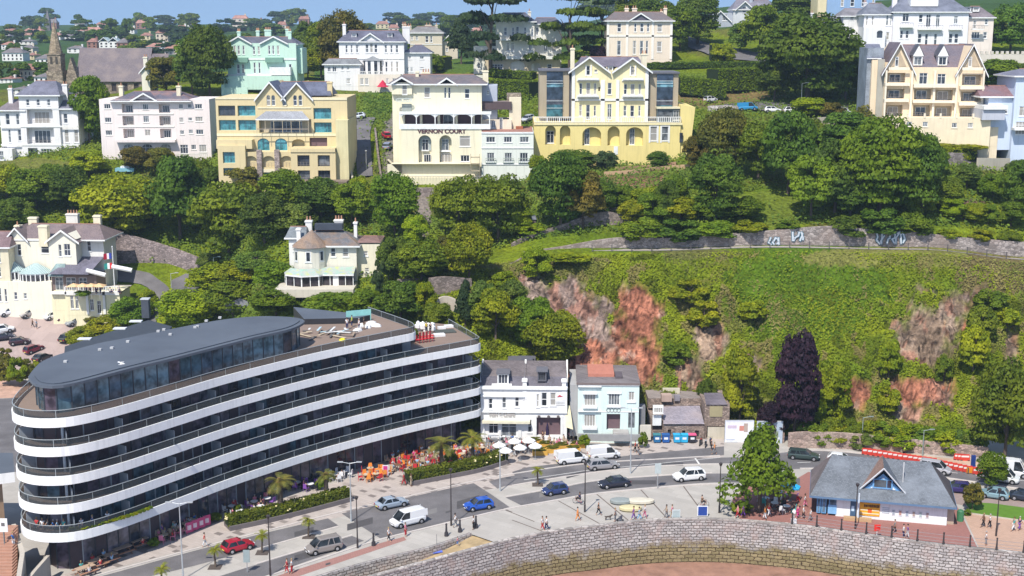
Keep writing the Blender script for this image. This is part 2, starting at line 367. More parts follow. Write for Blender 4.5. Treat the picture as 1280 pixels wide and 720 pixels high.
def scatter(name,n,mask,size,lift,cf,label=None):
    wt=ar*mask; k=rng.choice(len(ar),n,p=wt/wt.sum()); a,b=rng.random(n),rng.random(n)
    p=A[k]+(B_[k]-A[k])*a[:,None]+(C_[k]-A[k])*b[:,None]
    cl=fbm(p[:,0]/2.0,p[:,1]/1.6,55); p=p+nrm[k]*(cl*lift*rng.random(n))[:,None]
    Nn=nrm[k]*.5+np.array([0,-.3,.6])
    V,Q=leafquads(p,Nn,np.full(n,size),rng); c=cf(p,cl); c=np.repeat(c,4,axis=0)
    me=npmesh(name,V,Q,foliage_attr(),False,c); o=bpy.data.objects.new(name,me); C.objects.link(o); o['kind']='stuff'; return o
vis=(fpx>-60)&(fpx<1340)
lm=np.ones(len(ar))
ln_=(fbm(fpx/16,fpy/16,91)-.5)*1.5
for cx,cy,rx,ry in LAWN: lm*=1-(.7 if cx==1010 else .93)*((((fpx-cx)/rx)**2+((fpy-cy)/ry)**2+(ln_ if cx==1010 else 0))<1)
def cf1(p,cl):
    n=fbm(p[:,0]/6,p[:,1]/4,61)[:,None]; m2=fbm(p[:,0]/3,p[:,1]/2.5,65)[:,None]
    c=np.array((.085,.15,.008))*(1-n)+np.array((.28,.30,.010))*n
    c=np.where(m2>.66,c*.55,c); m3=fbm(p[:,0]/11,p[:,1]/5,68)[:,None]; c=np.where(m2<.36,np.array((.22,.19,.06)),c); c=np.where(m3>.60,c*.5+np.array((.09,.08,.03)),c)
    return c*(.6+.8*cl[:,None])
m1=vis*(fy<221.5)*(fz>.6)*lm*(frm<.35)*(fpx>470)
m1=m1*(1-.75*(fy>214)*(fpx>830)); g1=scatter('cliff_undergrowth',210000,m1,.13,.8,cf1)
def cf2(p,cl):
    n=fbm(p[:,0]/8,p[:,1]/6,71)[:,None]
    c=np.array((.055,.11,.018))*(1-n)+np.array((.17,.22,.02))*n
    return c*(.6+.8*cl[:,None])
m2=vis*(fy>229)*(fy<345)*(fz>1)*lm; m2=m2+vis*(fpx<560)*(fy>203)*(fy<=229)*(fz>3)*lm
m2=m2*~((fpx<250)&(fpy>330))
g2_=scatter('hillside_undergrowth',170000,m2,.20,1.9,cf2)
# ------------------------------------------------------------ ground sheets by the sea
def asphalt():
    if 'as' in MATS: return MATS['as']
    m,p=base_mat('asphalt',(.14,.13,.135),.9); co=coord(m); n=noise(m,.25,6,co); n2=noise(m,6,3,co)
    c=ramp(m,n,[(.3,(.09,.082,.085)),(.5,(.14,.13,.133)),(.7,(.20,.185,.19))]); c=mixc(m,.35,c,ramp(m,n2,[(.3,(.09,.09,.09)),(.7,(.22,.21,.21))])); L(m,c,p.inputs['Base Color']); MATS['as']=m; return m
def paving(col,jx=1.2,jy=.6,rot=0,speck=None,jc=.75,name='paving_slabs'):
    k=('pv',col,jx,jy,rot,speck)
    if k in MATS: return MATS[k]
    m,p=base_mat(name,col,.85); t=N(m,'TexCoord'); mp=N(m,'Mapping'); mp.inputs['Rotation'].default_value=(0,0,rot); L(m,t.outputs['Object'],mp.inputs[0])
    b=N(m,'TexBrick'); b.inputs['Scale'].default_value=1; b.inputs['Brick Width'].default_value=jx; b.inputs['Row Height'].default_value=jy; b.inputs['Mortar Size'].default_value=.02
    b.inputs['Color1'].default_value=(*sc(col,.92),1); b.inputs['Color2'].default_value=(*sc(col,1.07),1); b.inputs['Mortar'].default_value=(*sc(col,jc),1); L(m,mp.outputs[0],b.inputs['Vector'])
    c=b.outputs[0]; n=noise(m,.3,6,t.outputs['Object']); c=mixc(m,ramp(m,n,[(.4,(0,0,0)),(.75,(.5,.5,.5))]),c,sc(col,.78))
    if speck:
        b2=N(m,'TexBrick'); b2.offset_frequency=3; b2.inputs['Scale'].default_value=1; b2.inputs['Brick Width'].default_value=1.1; b2.inputs['Row Height'].default_value=.75; b2.inputs['Mortar Size'].default_value=0
        b2.inputs['Color1'].default_value=(0,0,0,1); b2.inputs['Color2'].default_value=(1,1,1,1); L(m,mp.outputs[0],b2.inputs['Vector'])
        c=mixc(m,ramp(m,b2.outputs[0],[(.80,(0,0,0)),(.86,(1,1,1))]),c,speck)
    L(m,c,p.inputs['Base Color']); MATS[k]=m; return m
def sand(col,name='sand'):
    m,p=base_mat(name,col,.95); co=coord(m); n=noise(m,.5,6,co); L(m,ramp(m,n,[(.3,sc(col,.7)),(.5,col),(.7,sc(col,1.25))]),p.inputs['Base Color']); bump(m,p,n,.1,.6); return m
def sheet(name,pts,z,mat,px=True):
    b=MB(); q=[tuple(P(a,c,0).xy) for a,c in pts] if px else pts
    b.face([(x,y,z) for x,y in q],mat); o=b.build(name); return struct(o)
def dens(pts,n=6):
    out=[]; 
    for i in range(len(pts)-1):
        for k in range(n):
            t=k/n; p0=Vector(pts[max(i-1,0)]);p1=Vector(pts[i]);p2=Vector(pts[i+1]);p3=Vector(pts[min(i+2,len(pts)-1)])
            out.append(tuple(.5*((2*p1)+(p2-p0)*t+(2*p0-5*p1+4*p2-p3)*t*t+(3*p1-p0-3*p2+p3)*t**3)))
    out.append(tuple(pts[-1])); return out
W2=lambda l:[tuple(P(a,b,0).xy) for a,b in l]
# sea wall line (outer) and promenade edge
OUT=dens(W2([(300,800),(400,745),(480,720),(560,698),(640,677),(690,667),(740,661),(790,655),(840,652),(900,652),(960,656),(1010,661),(1060,668),(1160,682),(1280,695),(1420,712)]),5)
INN=dens(W2([(250,775),(340,745),(400,722),(470,702),(540,685),(590,668)]),5)
land=OUT+[(190,150),(190,240),(-190,240),(-190,100),(OUT[0][0]-5,OUT[0][1])]
# beach below, ground sheet reaching the horizon sideways
bm_=MB(); bm_.face([(-400,20,-5.2),(400,20,-5.2),(400,160,-5.2),(-400,160,-5.2)],sand((.30,.165,.115),'red_beach_sand')); struct(bm_.build('beach'))
lp=[p for p in OUT if p[0]>=-8.0]; ip=[p for p in INN]
# promenade slab: follows the outer wall to the right of the ramp, the inner wall to its left
edge=[p for p in ip if p[1]>100]+[p for p in OUT if p[0]>=P(618,684,0).x]
pb=MB(); poly=[(-190,95)]+edge+[(190,140),(190,200),(-190,240)]
pb.face([(x,y,0) for x,y in poly],paving((.43,.40,.36),2.4,1.2,.6,None,.85)); struct(pb.build('promenade'))
rp=MB(); r0=[p for p in INN]; r1=[p for p in OUT if p[0]<=P(650,676,0).x]
rz=lambda x: -1.9*max(0,min(1,(P(600,668).x-x)/12.))
rr=list(r0)+list(reversed(r1)); rm=sand((.42,.31,.17),'dry_sandy_ground')
n_=min(len(r0),len(r1))
ra=[r0[int(i*(len(r0)-1)/29)] for i in range(30)]; rb=[r1[int(i*(len(r1)-1)/29)] for i in range(30)]
for i in range(29): rp.face([(ra[i][0],ra[i][1],rz(ra[i][0])-.05),(rb[i][0],rb[i][1],rz(rb[i][0])-.05),(rb[i+1][0],rb[i+1][1],rz(rb[i+1][0])-.05),(ra[i+1][0],ra[i+1][1],rz(ra[i+1][0])-.05)],rm)
struct(rp.build('sandy_ramp'))
# sea wall
def seastone():
    m,p=base_mat('sea_wall_stone',(.3,.28,.26),.9); t=N(m,'UVMap')
    co=coord(m,'Object'); 
    a=N(m,'Attribute'); a.attribute_name='run'
    b=N(m,'TexBrick'); b.inputs['Scale'].default_value=1; b.inputs['Brick Width'].default_value=.72; b.inputs['Row Height'].default_value=.36; b.inputs['Mortar Size'].default_value=.045; b.inputs['Mortar Smooth'].default_value=.3
    b.inputs['Color1'].default_value=(.29,.27,.265,1); b.inputs['Color2'].default_value=(.47,.44,.42,1); b.inputs['Mortar'].default_value=(.11,.095,.085,1)
    nz=N(m,'TexNoise'); nz.inputs['Scale'].default_value=2.0; L(m,a.outputs['Vector'],nz.inputs['Vector'])
    wob=N(m,'VectorMath',operation='MULTIPLY_ADD'); L(m,nz.outputs['Color'],wob.inputs[0]); wob.inputs[1].default_value=(.5,.34,0); L(m,a.outputs['Vector'],wob.inputs[2])
    L(m,wob.outputs[0],b.inputs['Vector']); c=b.outputs[0]
    sx=N(m,'SeparateXYZ'); L(m,co,sx.inputs[0]); n=noise(m,.6,5,co); n3=noise(m,.18,4,co)
    c=mixc(m,ramp(m,n,[(.48,(0,0,0)),(.7,(.6,.6,.6))]),c,(.38,.28,.25))
    ad=N(m,'Math',operation='MULTIPLY_ADD'); L(m,n,ad.inputs[0]); ad.inputs[1].default_value=-3.6; L(m,sx.outputs[2],ad.inputs[2])
    mr=N(m,'MapRange'); mr.inputs[1].default_value=-5.3; mr.inputs[2].default_value=-4.2; L(m,ad.outputs[0],mr.inputs[0])
    rows=N(m,'TexBrick'); rows.inputs['Scale'].default_value=1; rows.inputs['Brick Width'].default_value=1.0; rows.inputs['Row Height'].default_value=.45; rows.inputs['Color1'].default_value=(.20,.165,.08,1); rows.inputs['Color2'].default_value=(.30,.24,.13,1); rows.inputs['Mortar'].default_value=(.06,.04,.02,1); rows.inputs['Mortar Size'].default_value=.05; L(m,wob.outputs[0],rows.inputs['Vector'])
    c=mixc(m,mr.outputs[0],rows.outputs[0],c)
    L(m,c,p.inputs['Base Color']); bump(m,p,b.outputs['Fac'],-.12,.9); return m
def wallrun(name,path,zt_,zb_,thick,mat,batter=0,label='',cat='wall',side=-1):
    # side -1: face looks to the right-hand side of the path direction
    n=len(path); V=[];Fc=[];run=[]; s=0; pa=[Vector(p) for p in path]
    for i,p in enumerate(pa):
        if i: s+=(p-pa[i-1]).length
        t=(pa[min(n-1,i+1)]-pa[max(0,i-1)]).normalized(); nn=Vector((-t.y,t.x))*side
        zt1=zt_(p.x,p.y) if callable(zt_) else zt_; zb1=zb_(p.x,p.y) if callable(zb_) else zb_
        for o,z in ((0,zb1),(batter,zb1),(0,zt1),(-thick,zt1),(-thick,zb1)):
            if (o,z)==(0,zb1): continue
            V.append((p.x+nn.x*o,p.y+nn.y*o,z)); run.append((s+abs(min(o,0)),z+abs(min(o,0)),0))
    for i in range(n-1):
        a=4*i;b=a+4
        for k in range(4): q=(k+1)%4; Fc.append((a+k,b+k,b+q,a+q))
    Fc+= [(0,1,2,3),(4*n-1,4*n-2,4*n-3,4*n-4)]
    me=bpy.data.meshes.new(name); me.from_pydata(V,[],Fc); at=me.attributes.new('run','FLOAT_VECTOR','POINT'); at.data.foreach_set('vector',np.array(run,np.float32).ravel())
    me.materials.append(mat); bm=bmesh.new(); bm.from_mesh(me); bmesh.ops.recalc_face_normals(bm,faces=bm.faces); bm.to_mesh(me); bm.free()
    o=bpy.data.objects.new(name,me); C.objects.link(o); tag(o,label,cat); return o
ss=seastone()
sea=wallrun('sea_wall',OUT,.10,-5.4,.7,ss,.9,'long curved stone sea wall with weed-stained foot above the red beach')
ramp_wall=wallrun('retaining_wall',INN,.12,-2.3,.5,ss,.2,'low stone retaining wall between the road pavement and the sandy ramp')
cp=MB(); cp.sweep([tuple(p) for p in OUT],[(-.05,.10),(-.05,.32),(.55,.32),(.55,.10)],stone((.42,.38,.35),1.4,'coping_stone')); cp.build('coping',sea)
# roads
RF=[(-60,757),(120,716),(230,688),(320,664),(400,653),(480,638),(560,626),(640,612),(700,601),(760,592),(830,583),(900,576),(960,573),(1020,574),(1100,578),(1170,584),(1280,596),(1420,610)]
RN=[(100,790),(240,748),(340,720),(480,682),(560,661),(640,640),(700,627),(760,614),(820,607),(880,603),(930,603),(1000,606),(1060,612)]
rfw=dens(W2(RF),4)
def band_(name,far,near,z,mat): 
    f=dens(W2(far),4); n=dens(W2(near),4); b=MB(); b.face([(x,y,z) for x,y in f+list(reversed(n))],mat); return struct(b.build(name))
A_=asphalt()
# paving of the wide near pavement and the speckled terrace paving by the buildings
struct(sheet('terrace_paving',[(40,735),(120,716),(230,688),(320,664),(400,652),(480,634),(560,620),(640,607),(700,597),(760,587),(830,578),(905,571),(905,545),(800,545),(700,548),(600,552),(480,585),(300,640),(60,725)],.010,paving((.46,.40,.36),1.1,.55,.6,(.20,.17,.155),.8)))
band_('road',[(-60,766),(120,722),(230,692),(320,669),(410,648)],[(-20,778),(150,730),(240,708),(320,686),(423,657)],.014,A_)
band_('road',[(611,602),(640,595),(732,582),(830,576),(900,572),(960,572)],[(622,611),(640,606),(732,591),(815,582),(900,579),(960,582)],.014,A_)
band_('road_seaward',[(100,775),(180,750),(260,725),(320,706),(440,670)],[(120,785),(190,763),(260,742),(340,717),(455,676)],.014,A_)
band_('road_seaward',[(632,622),(700,610),(750,601),(845,594),(890,592),(940,593),(1000,598)],[(652,632),(700,623),(750,615),(845,606),(900,603),(940,605),(1000,614)],.014,A_)
sheet('road_crossing',[(427,642),(510,622),(592,604),(614,618),(637,634),(560,652),(475,673),(450,657)],.018,A_)
band_('road_upper',[(930,572),(1000,564),(1060,566),(1120,574),(1200,582),(1280,591),(1400,603)],[(930,592),(1000,586),(1060,586),(1120,590),(1200,600),(1280,612),(1400,626)],.014,A_)
sheet('parking_bay',[(1180,605),(1280,617),(1400,632),(1400,660),(1280,646),(1195,630)],.016,paving((.33,.25,.22),.4,.2,0,None))
sheet('lay_by',[(640,590),(660,584),(800,568),(905,558),(905,569),(780,583),(700,594),(650,603)],.017,A_)
def kerb(pts,w_=.28,name='kerb',h=.11): b=MB(); b.sweep(dens(W2(pts),4),[(-w_/2,-.02),(-w_/2,h),(w_/2,h),(w_/2,-.02)],flat((.55,.50,.46),.8)); return struct(b.build(name))
kerb([(120,720),(230,690),(320,667),(427,640),(510,621),(592,602),(640,593),(732,580),(830,574),(900,570)])
kerb([(190,765),(260,744),(340,719),(400,699),(475,675),(560,654),(637,636),(700,625),(750,617),(845,608),(900,605)])
kerb([(320,687),(423,658)],h=.06); kerb([(320,705),(440,669)],h=.06); kerb([(640,607),(732,592),(815,583),(900,580)],h=.06); kerb([(632,621),(700,609),(750,600),(845,593),(890,591)],h=.06)
kerb([(1000,586),(1060,586),(1120,590),(1200,600),(1280,612),(1400,626)]); kerb([(1000,563),(1060,565),(1120,573),(1200,581),(1280,590),(1400,602)])
# red brick pavement round the kiosk, grass square, thin red cycle strip
sheet('kiosk_paving',[(925,650),(915,625),(935,606),(985,605),(1010,590),(1180,600),(1200,640),(1222,685),(1160,678.5),(1060,665),(1010,658),(960,653)],.012,paving((.33,.155,.13),.4,.2,.1,None))
sheet('tan_paving',[(1203,640),(1420,672),(1420,706),(1280,692),(1224,685.5)],.012,paving((.50,.33,.24),.5,.25,.1,None))
sheet('red_paving',[(260,748),(340,722),(475,679),(505,671),(508,675),(478,685),(345,730),(270,754)],.012,paving((.36,.19,.16),.4,.2,.6,None))
gl=MB(); q=W2([(1205,629),(1240,631),(1420,655),(1420,672),(1215,643)]); gl.prism(q,0,.22,flat((.5,.46,.4),.8),flat((.10,.20,.02),.9)); struct(gl.build('lawn'))
# expansion joints across the promenade
jb=MB(); jm=flat((.16,.13,.11),.9)
for a,b in [((600,625),(668,652)),((698,626),(752,656)),((745,617),(786,651)),((800,611),(833,647)),((853,606),(878,640)),((640,650),(678,664)),((590,622),(640,640))]:
    p,q=P(*a),P(*b); d=(q-p).normalized(); n=Vector((-d.y,d.x,0))*.09; jb.face([(v.x,v.y,.006) for v in (p+n,q+n,q-n,p-n)],jm)
struct(jb.build('paving_joint'))
# worn repairs and covers in the asphalt
pm_=flat((.085,.08,.082),.9); pl2=flat((.20,.19,.185),.9); wb_=MB(); r8=random.Random(5)
for x,y,dx,dy,m in [(450,655,16,4,pm_),(520,645,26,3,pl2),(585,628,14,5,pm_),(380,665,12,3,pm_),(300,680,14,2.5,pl2),(380,695,12,4,pm_),(690,615,16,3,pl2),(800,603,20,2.5,pm_),(840,580,14,2,pm_),(720,593,12,2,pm_),(1060,575,24,3,pl2),(1130,581,14,2,pm_),(500,660,3,1.2,pm_),(560,640,3,1.2,pm_),(760,607,3,1,pm_),(410,705,3,1.2,pm_)]:
    q=[P(x-dx,y+dy+dx*.28*(x<760),0),P(x+dx,y+dy-dx*.28*(x<760),0),P(x+dx,y-dy-dx*.28*(x<760),0),P(x-dx,y-dy+dx*.28*(x<760),0)]; wb_.face([(v.x,v.y,.0215) for v in q],m)
struct(wb_.build('road_patch'))
# painted lines
ml=flat((.75,.74,.70),.7); pl=MB()
def dash(a,b,w_=.12,z=.026,k=None):
    p,q=P(*a),P(*b); d=(q-p); Ln=d.length; d.normalize(); n=Vector((-d.y,d.x,0))*w_/2
    if k is None: pl.face([(v.x,v.y,z) for v in (p+n,q+n,q-n,p-n)],ml)
    else:
        t=0
        while t<Ln: u=p+d*t; v=p+d*min(Ln,t+k); pl.face([(a_.x,a_.y,z) for a_ in (u+n,v+n,v-n,u-n)],ml); t+=2.2*k
dash((655,600),(735,588)); dash((735,588),(900,572)); dash((960,580),(1060,576),k=2); dash((1060,576),(1280,601),k=2); dash((869,573),(874,580),.25); dash((1200,615),(1280,626),k=1.2)
struct(pl.build('road_markings'))
# car park and hillside road behind
def hsheet(name,pts,mat,lift=.12,n=24):
    # strip between two lines given as pairs of hill points
    b=MB(); a=[hit(x,y) for x,y in pts[0]]; c=[hit(x,y) for x,y in pts[1]]
    a=dens([tuple(v.xy) for v in a],10); c=dens([tuple(v.xy) for v in c],10); m_=min(len(a),len(c))
    for i in range(m_-1):
        for k in range(5):
            q=[]
            for (j,t) in ((i,k/5),(i,(k+1)/5),(i+1,(k+1)/5),(i+1,k/5)):
                x=a[j][0]*(1-t)+c[j][0]*t; y=a[j][1]*(1-t)+c[j][1]*t; q.append((x,y,zt(x,y)+lift))
            b.face(q,mat)
    return struct(b.build(name))
hsheet('car_park',[[(-80,395),(0,392),(60,392),(110,396),(140,400)],[(-80,470),(0,470),(60,455),(110,445),(140,440)]],paving((.40,.31,.28),3,3,.2,None))
hsheet('hill_road',[[(185,420),(205,385),(212,362),(190,345),(140,338)],[(160,418),(185,385),(190,366),(175,356),(140,352)]],A_,.14)
hsheet('hill_road',[[(215,350),(235,343),(250,346),(262,352)],[(212,372),(226,372),(238,372),(246,372)]],A_,.16)
hsheet('side_road',[[(447,222),(444,190),(440,165),(440,150)],[(466,222),(464,190),(463,165),(470,150)]],A_,.3)
hsheet('side_road',[[(860,48),(905,60),(960,70)],[(860,60),(900,72),(960,80)]],A_,.3)
hsheet('upper_car_park',[[(905,132),(950,130),(1000,132),(1060,134)],[(905,139),(950,139),(1000,141),(1060,143)]],A_,.3)

# ------------------------------------------------------------ trees
def crown_mesh(name,seed,nq=13000,lobes=38,shape='round',leaf=.037):
    r=np.random.default_rng(seed); cs=[]; rad=[]
    for i in range(lobes):
        t=r.random()*2*math.pi; zc=r.random()**.8*1.75-.85; q=math.sqrt(max(.05,1-(abs(zc)**2.4)))
        if shape=='cone': q=max(.12,(1-(zc+.85)/1.8))*1.0
        if shape=='col': q=.75*math.sqrt(max(.1,1-zc*zc*.8))
        k=.70*q*(.55+.45*r.random()**.5); cs.append((k*math.cos(t),k*math.sin(t),zc*.72)); rad.append((.27+.16*r.random())*(.6+.4*q))
    if shape=='cedar':
        cs=[];rad=[]
        for i in range(lobes+14):
            t=r.random()*2*math.pi; lv=r.integers(0,6); zc=-.6+lv*.3+r.normal()*.03; q=(1.05-.13*lv)*(.35+.65*r.random()); cs.append((q*math.cos(t),q*math.sin(t),zc)); rad.append(.25)
    cs=np.array(cs); rad=np.array(rad); k=r.choice(len(cs),nq,p=rad**2/np.sum(rad**2))
    d=r.normal(size=(nq,3)); d[:,2]=abs(d[:,2])*.55+d[:,2]*.6; d/=np.linalg.norm(d,axis=1)[:,None]
    rr=rad[k]*(.72+.34*r.random(nq)); fl=np.array([1,1,.28]) if shape=='cedar' else np.array([1,1,.85])
    Pn=cs[k]+d*rr[:,None]*fl
    V,Q=leafquads(Pn,d+np.array([0,0,.25]),np.full(nq,leaf),r)
    return npmesh(name,V,Q,foliage())
CRM={'round':[crown_mesh('crown',s) for s in range(11,16)],'wide':[crown_mesh('crown',s,15000,50,'round',.032) for s in (31,32)],
 'fine':[crown_mesh('crown',s,13000,48,'round',.034) for s in (41,42)],'cone':[crown_mesh('crown',51,10000,34,'cone',.035)],'col':[crown_mesh('crown',61,12000,38,'col',.035)],
 'cedar':[crown_mesh('crown',71,6500,34,'cedar',.038),crown_mesh('crown',72,6500,34,'cedar',.038)],
 'bush':[crown_mesh('crown',s,5000,22,'round',.055) for s in (81,82,83)],'open':[crown_mesh('crown',44,5200,60,'cone',.034)],'far':[crown_mesh('crown',s,2200,14,'round',.09) for s in (91,92)]}
def bark():
    if 'bk' in MATS: return MATS['bk']
    m,p=base_mat('bark',(.11,.085,.06),.95); n=noise(m,3,5,coord(m,'Object',(1,1,.2))); L(m,ramp(m,n,[(.3,(.06,.045,.035)),(.7,(.17,.13,.10))]),p.inputs['Base Color']); MATS['bk']=m; return m
def trunk_mesh(seed,limbs=5,r0=.1):
    r=random.Random(seed); b=MB(); m=bark(); p=Vector((0,0,-.25)); rr=r0
    for i in range(4):
        q=p+Vector((r.uniform(-.05,.05),r.uniform(-.05,.05),.32)); b.cyl(p,q,rr,rr*.82,m,7,False); p=q; rr*=.82
        if i>0:
            for k in range(limbs//2+1):
                t=r.uniform(0,6.28); b.cyl(p,p+Vector((math.cos(t)*.42,math.sin(t)*.42,.32+r.random()*.15)),rr*.55,rr*.15,m,5,False)
    return b.mesh('trunk')
TRM=[trunk_mesh(s) for s in range(4)]
TC_={'g':(.135,.205,.014),'d':(.092,.155,.018),'y':(.235,.29,.012),'b':(.155,.145,.025),'p':(.036,.019,.036),'c':(.045,.085,.034),'l':(.13,.20,.035),'t':(.06,.10,.04)}
CN={'g':'mid green','d':'dark green','y':'bright yellow-green','b':'olive brown','p':'dark purple','c':'blackish green','l':'light green','t':'grey-green'}
ntree=[0]
def tree(px,pyb,w_,h_,kind,label,group=None,shape='round',name='tree',cat='tree',at=None,trunk=True,Y0=150,sink=0):
    p=at if at is not None else hit(px,pyb,Y0)
    if at is None and px>640 and 221.5<p.y<231.5: q=D(px,300,231.6); p=Vector((q.x,231.6,zt(q.x,231.6)))
    s=pxm(p.y,p.z); W=w_/s; Hh=h_/s*1.02; i=ntree[0]; ntree[0]+=1; r=random.Random(i)
    o=empty(name,(p.x,p.y,p.z-sink),r.uniform(0,6.28) ,label,cat,group)
    # crown mesh spans about -.9..+.95 in z and +-1 across
    bush=cat in('bush','shrub'); ch=Hh*(1.0 if bush else .97); cz=Hh-ch*.5
    base=TC_[kind]; j=r.uniform(.85,1.18); c=tuple(base[q]*j*(1+r.uniform(-.08,.08)) for q in range(3))
    cm=mobj('crown',r.choice(CRM[shape]),o,(0,0,cz),0,(W/1.85,W/1.85,ch/1.72),c)
    if trunk: mobj('trunk',r.choice(TRM),o,(0,0,0),0,(W*.35,W*.35,max(.4,cz+ch*.1)/1.05))
    return o
ORD=['first','second','third','fourth','fifth','sixth','seventh','eighth','ninth','tenth','eleventh','twelfth','thirteenth','fourteenth','fifteenth','sixteenth','seventeenth','eighteenth','nineteenth','twentieth']
def ordn(i):
    if i<20: return ORD[i]
    t,u=divmod(i+1,10); T=['','','twent','thirt','fort','fift','sixt','sevent','eight','ninet'][t] if t<10 else ''
    if t>=10: return 'one-hundred-and-'+(ordn(i-100) if i>99 else 'zeroth') if i!=99 else 'hundredth'
    return T+'ieth' if u==0 else T+'y-'+ORD[u-1]
LATER=[]
def later(o,text): LATER.append((o,text)); return o
def settle():
    g={}
    for o,t in LATER: g.setdefault(t,[]).append(o)
    for t,l in g.items():
        l.sort(key=lambda o:proj(*o.location)[0])
        for i,o in enumerate(l): o['label']=t if len(l)==1 else f'{t}, {ordn(i)} from left'
SH={'round':'rounded','wide':'broad','fine':'fine-leaved','cone':'conical','col':'upright','cedar':'layered','bush':'low','open':'open','far':'small'}
def grove(place,group,items,cat='tree',**kw):
    items=sorted(items,key=lambda t:t[0]); cnt={}
    for t in items: cnt[(t[4],t[5] if len(t)>5 else 'round')]=cnt.get((t[4],t[5] if len(t)>5 else 'round'),0)+1
    seen={}
    for t in items:
        shp=t[5] if len(t)>5 else ('bush' if cat=='bush' else 'round'); key=(t[4],t[5] if len(t)>5 else 'round'); i=seen.get(key,0); seen[key]=i+1
        lab=f"{SH[shp]} {CN[t[4]]} {cat} {place}"
        if cnt[key]>1: lab+=f", {ordn(i)} from left"
        tree(t[0],t[1],t[2],t[3],t[4],lab,group,shp,cat if cat!='tree' else {'cone':'conifer_tree','cedar':'cedar_tree'}.get(shp,'tree'),cat,**kw)
grove('on the slope below the white flats','trees below the white flats',[(8,250,50,45,'y'),(45,262,60,50,'g'),(92,266,58,58,'d'),(20,288,55,40,'d'),(150,302,96,78,'y','wide'),(112,224,46,32,'y'),(66,240,40,34,'g'),(170,212,36,28,'b')])
grove('on the slope below the cream flats','trees below the cream flats',[(225,300,78,100,'d'),(200,218,40,32,'b'),(244,240,44,42,'g'),(286,322,90,92,'g'),(330,306,64,64,'d'),(302,262,62,52,'b'),(355,262,58,50,'g'),(402,272,64,48,'d'),(440,284,50,52,'g'),(266,270,46,60,'d'),(372,296,50,40,'l'),(318,345,46,30,'l')])
grove('behind the green-roofed villa','trees behind the green-roofed villa',[(493,294,64,78,'g','fine'),(486,352,30,50,'g'),(520,310,34,40,'y'),(528,352,64,52,'g'),(494,352,40,54,'d'),(560,330,40,34,'b'),(448,262,32,42,'y')])
grove('below the hotel with arches','trees below the hotel with arches',[(574,298,70,78,'g','fine'),(622,304,78,84,'g','fine'),(587,348,60,68,'y','fine'),(700,286,74,92,'d','wide'),(728,290,54,68,'b'),(672,238,30,42,'y','col'),(650,300,30,40,'y'),(752,272,36,48,'d')])
grove('in the garden below the yellow hotel','trees in the terraced garden',[(776,264,40,30,'g'),(812,270,48,36,'y'),(842,262,42,42,'g'),(816,302,44,38,'g'),(850,303,48,32,'y'),(882,304,46,30,'g'),(790,303,36,30,'y'),(832,288,30,52,'d'),(925,302,54,28,'g'),(893,280,66,80,'d','wide'),(757,214,30,24,'t'),(822,212,26,22,'d'),(715,212,60,24,'d')])
grove('in the wood left of the peach flats','trees in the wood above the cliff wall',[(903,222,64,84,'b','wide'),(948,226,60,70,'g'),(986,244,72,98,'d'),(1012,276,62,78,'g'),(1044,268,74,92,'d'),(1096,304,104,122,'g','wide'),(1140,292,72,104,'d','wide'),(1062,302,56,64,'d'),(1010,192,52,44,'g'),(1052,196,72,52,'d'),(1088,186,50,54,'b'),(1128,205,60,40,'g'),(870,210,34,40,'b'),(1150,304,40,46,'g')])
grove('beside the upper car park','trees round the upper car park',[(1010,132,122,108,'d','wide'),(1056,126,60,68,'g'),(968,130,44,58,'d'),(1072,118,40,46,'g'),(1085,128,30,46,'d'),(1010,146,46,22,'y'),(1038,150,34,20,'b')])
grove('in the garden below the peach flats','trees at the right garden',[(1180,262,50,40,'g'),(1240,252,34,32,'g'),(1274,272,46,66,'d'),(1262,300,38,30,'g'),(1216,300,32,24,'y'),(1188,302,32,26,'y'),(1234,292,24,24,'g'),(1166,222,36,34,'g'),(1208,236,32,30,'l'),(1250,196,56,50,'g'),(1275,230,40,30,'d'),(1225,180,30,24,'b'),(1190,190,80,10,'y','bush')])
grove('among the roofs near the skyline','trees behind the upper villas',[(262,122,62,88,'d','wide'),(246,100,50,56,'g'),(208,118,50,44,'b'),(112,180,54,80,'g'),(402,96,46,66,'g'),(430,98,60,82,'b','wide'),(385,100,34,36,'y'),(387,78,40,50,'d'),(850,64,44,56,'g'),(872,56,64,58,'d'),(950,70,58,60,'g'),(992,36,60,44,'d'),(1018,120,40,40,'g'),(820,50,60,48,'d'),(445,90,30,50,'g'),(240,118,40,60,'d'),(545,92,22,24,'g'),(905,80,30,24,'y'),(925,66,30,34,'l')])
grove('beside the hotel on the hilltop','trees near the hilltop hotel',[(1262,66,56,58,'d'),(1240,52,34,30,'y'),(1250,112,66,36,'g'),(1275,110,40,30,'d'),(1225,108,26,24,'g'),(1160,14,40,30,'g'),(985,62,40,42,'g')])
grove('on the ridge above the pillared villa','cedars beside the pillared villa',[(612,95,96,128,'c','cedar'),(712,92,100,108,'d','cedar'),(752,78,66,86,'c','cedar'),(577,80,44,62,'c','cone'),(790,40,60,52,'g'),(752,22,60,34,'g'),(560,50,30,30,'d')])
tree(748,88,30,30,'p','small dark purple tree in front of the pillared villa',None,'round')
grove('behind the pale mint house','trees at the foot of the cliff behind the houses',[(692,470,74,66,'y','wide'),(664,440,60,60,'g'),(620,442,56,62,'y'),(582,414,36,64,'c','cone'),(604,412,36,54,'l'),(640,402,34,46,'l'),(548,420,40,40,'g'),(670,350,40,40,'y')])
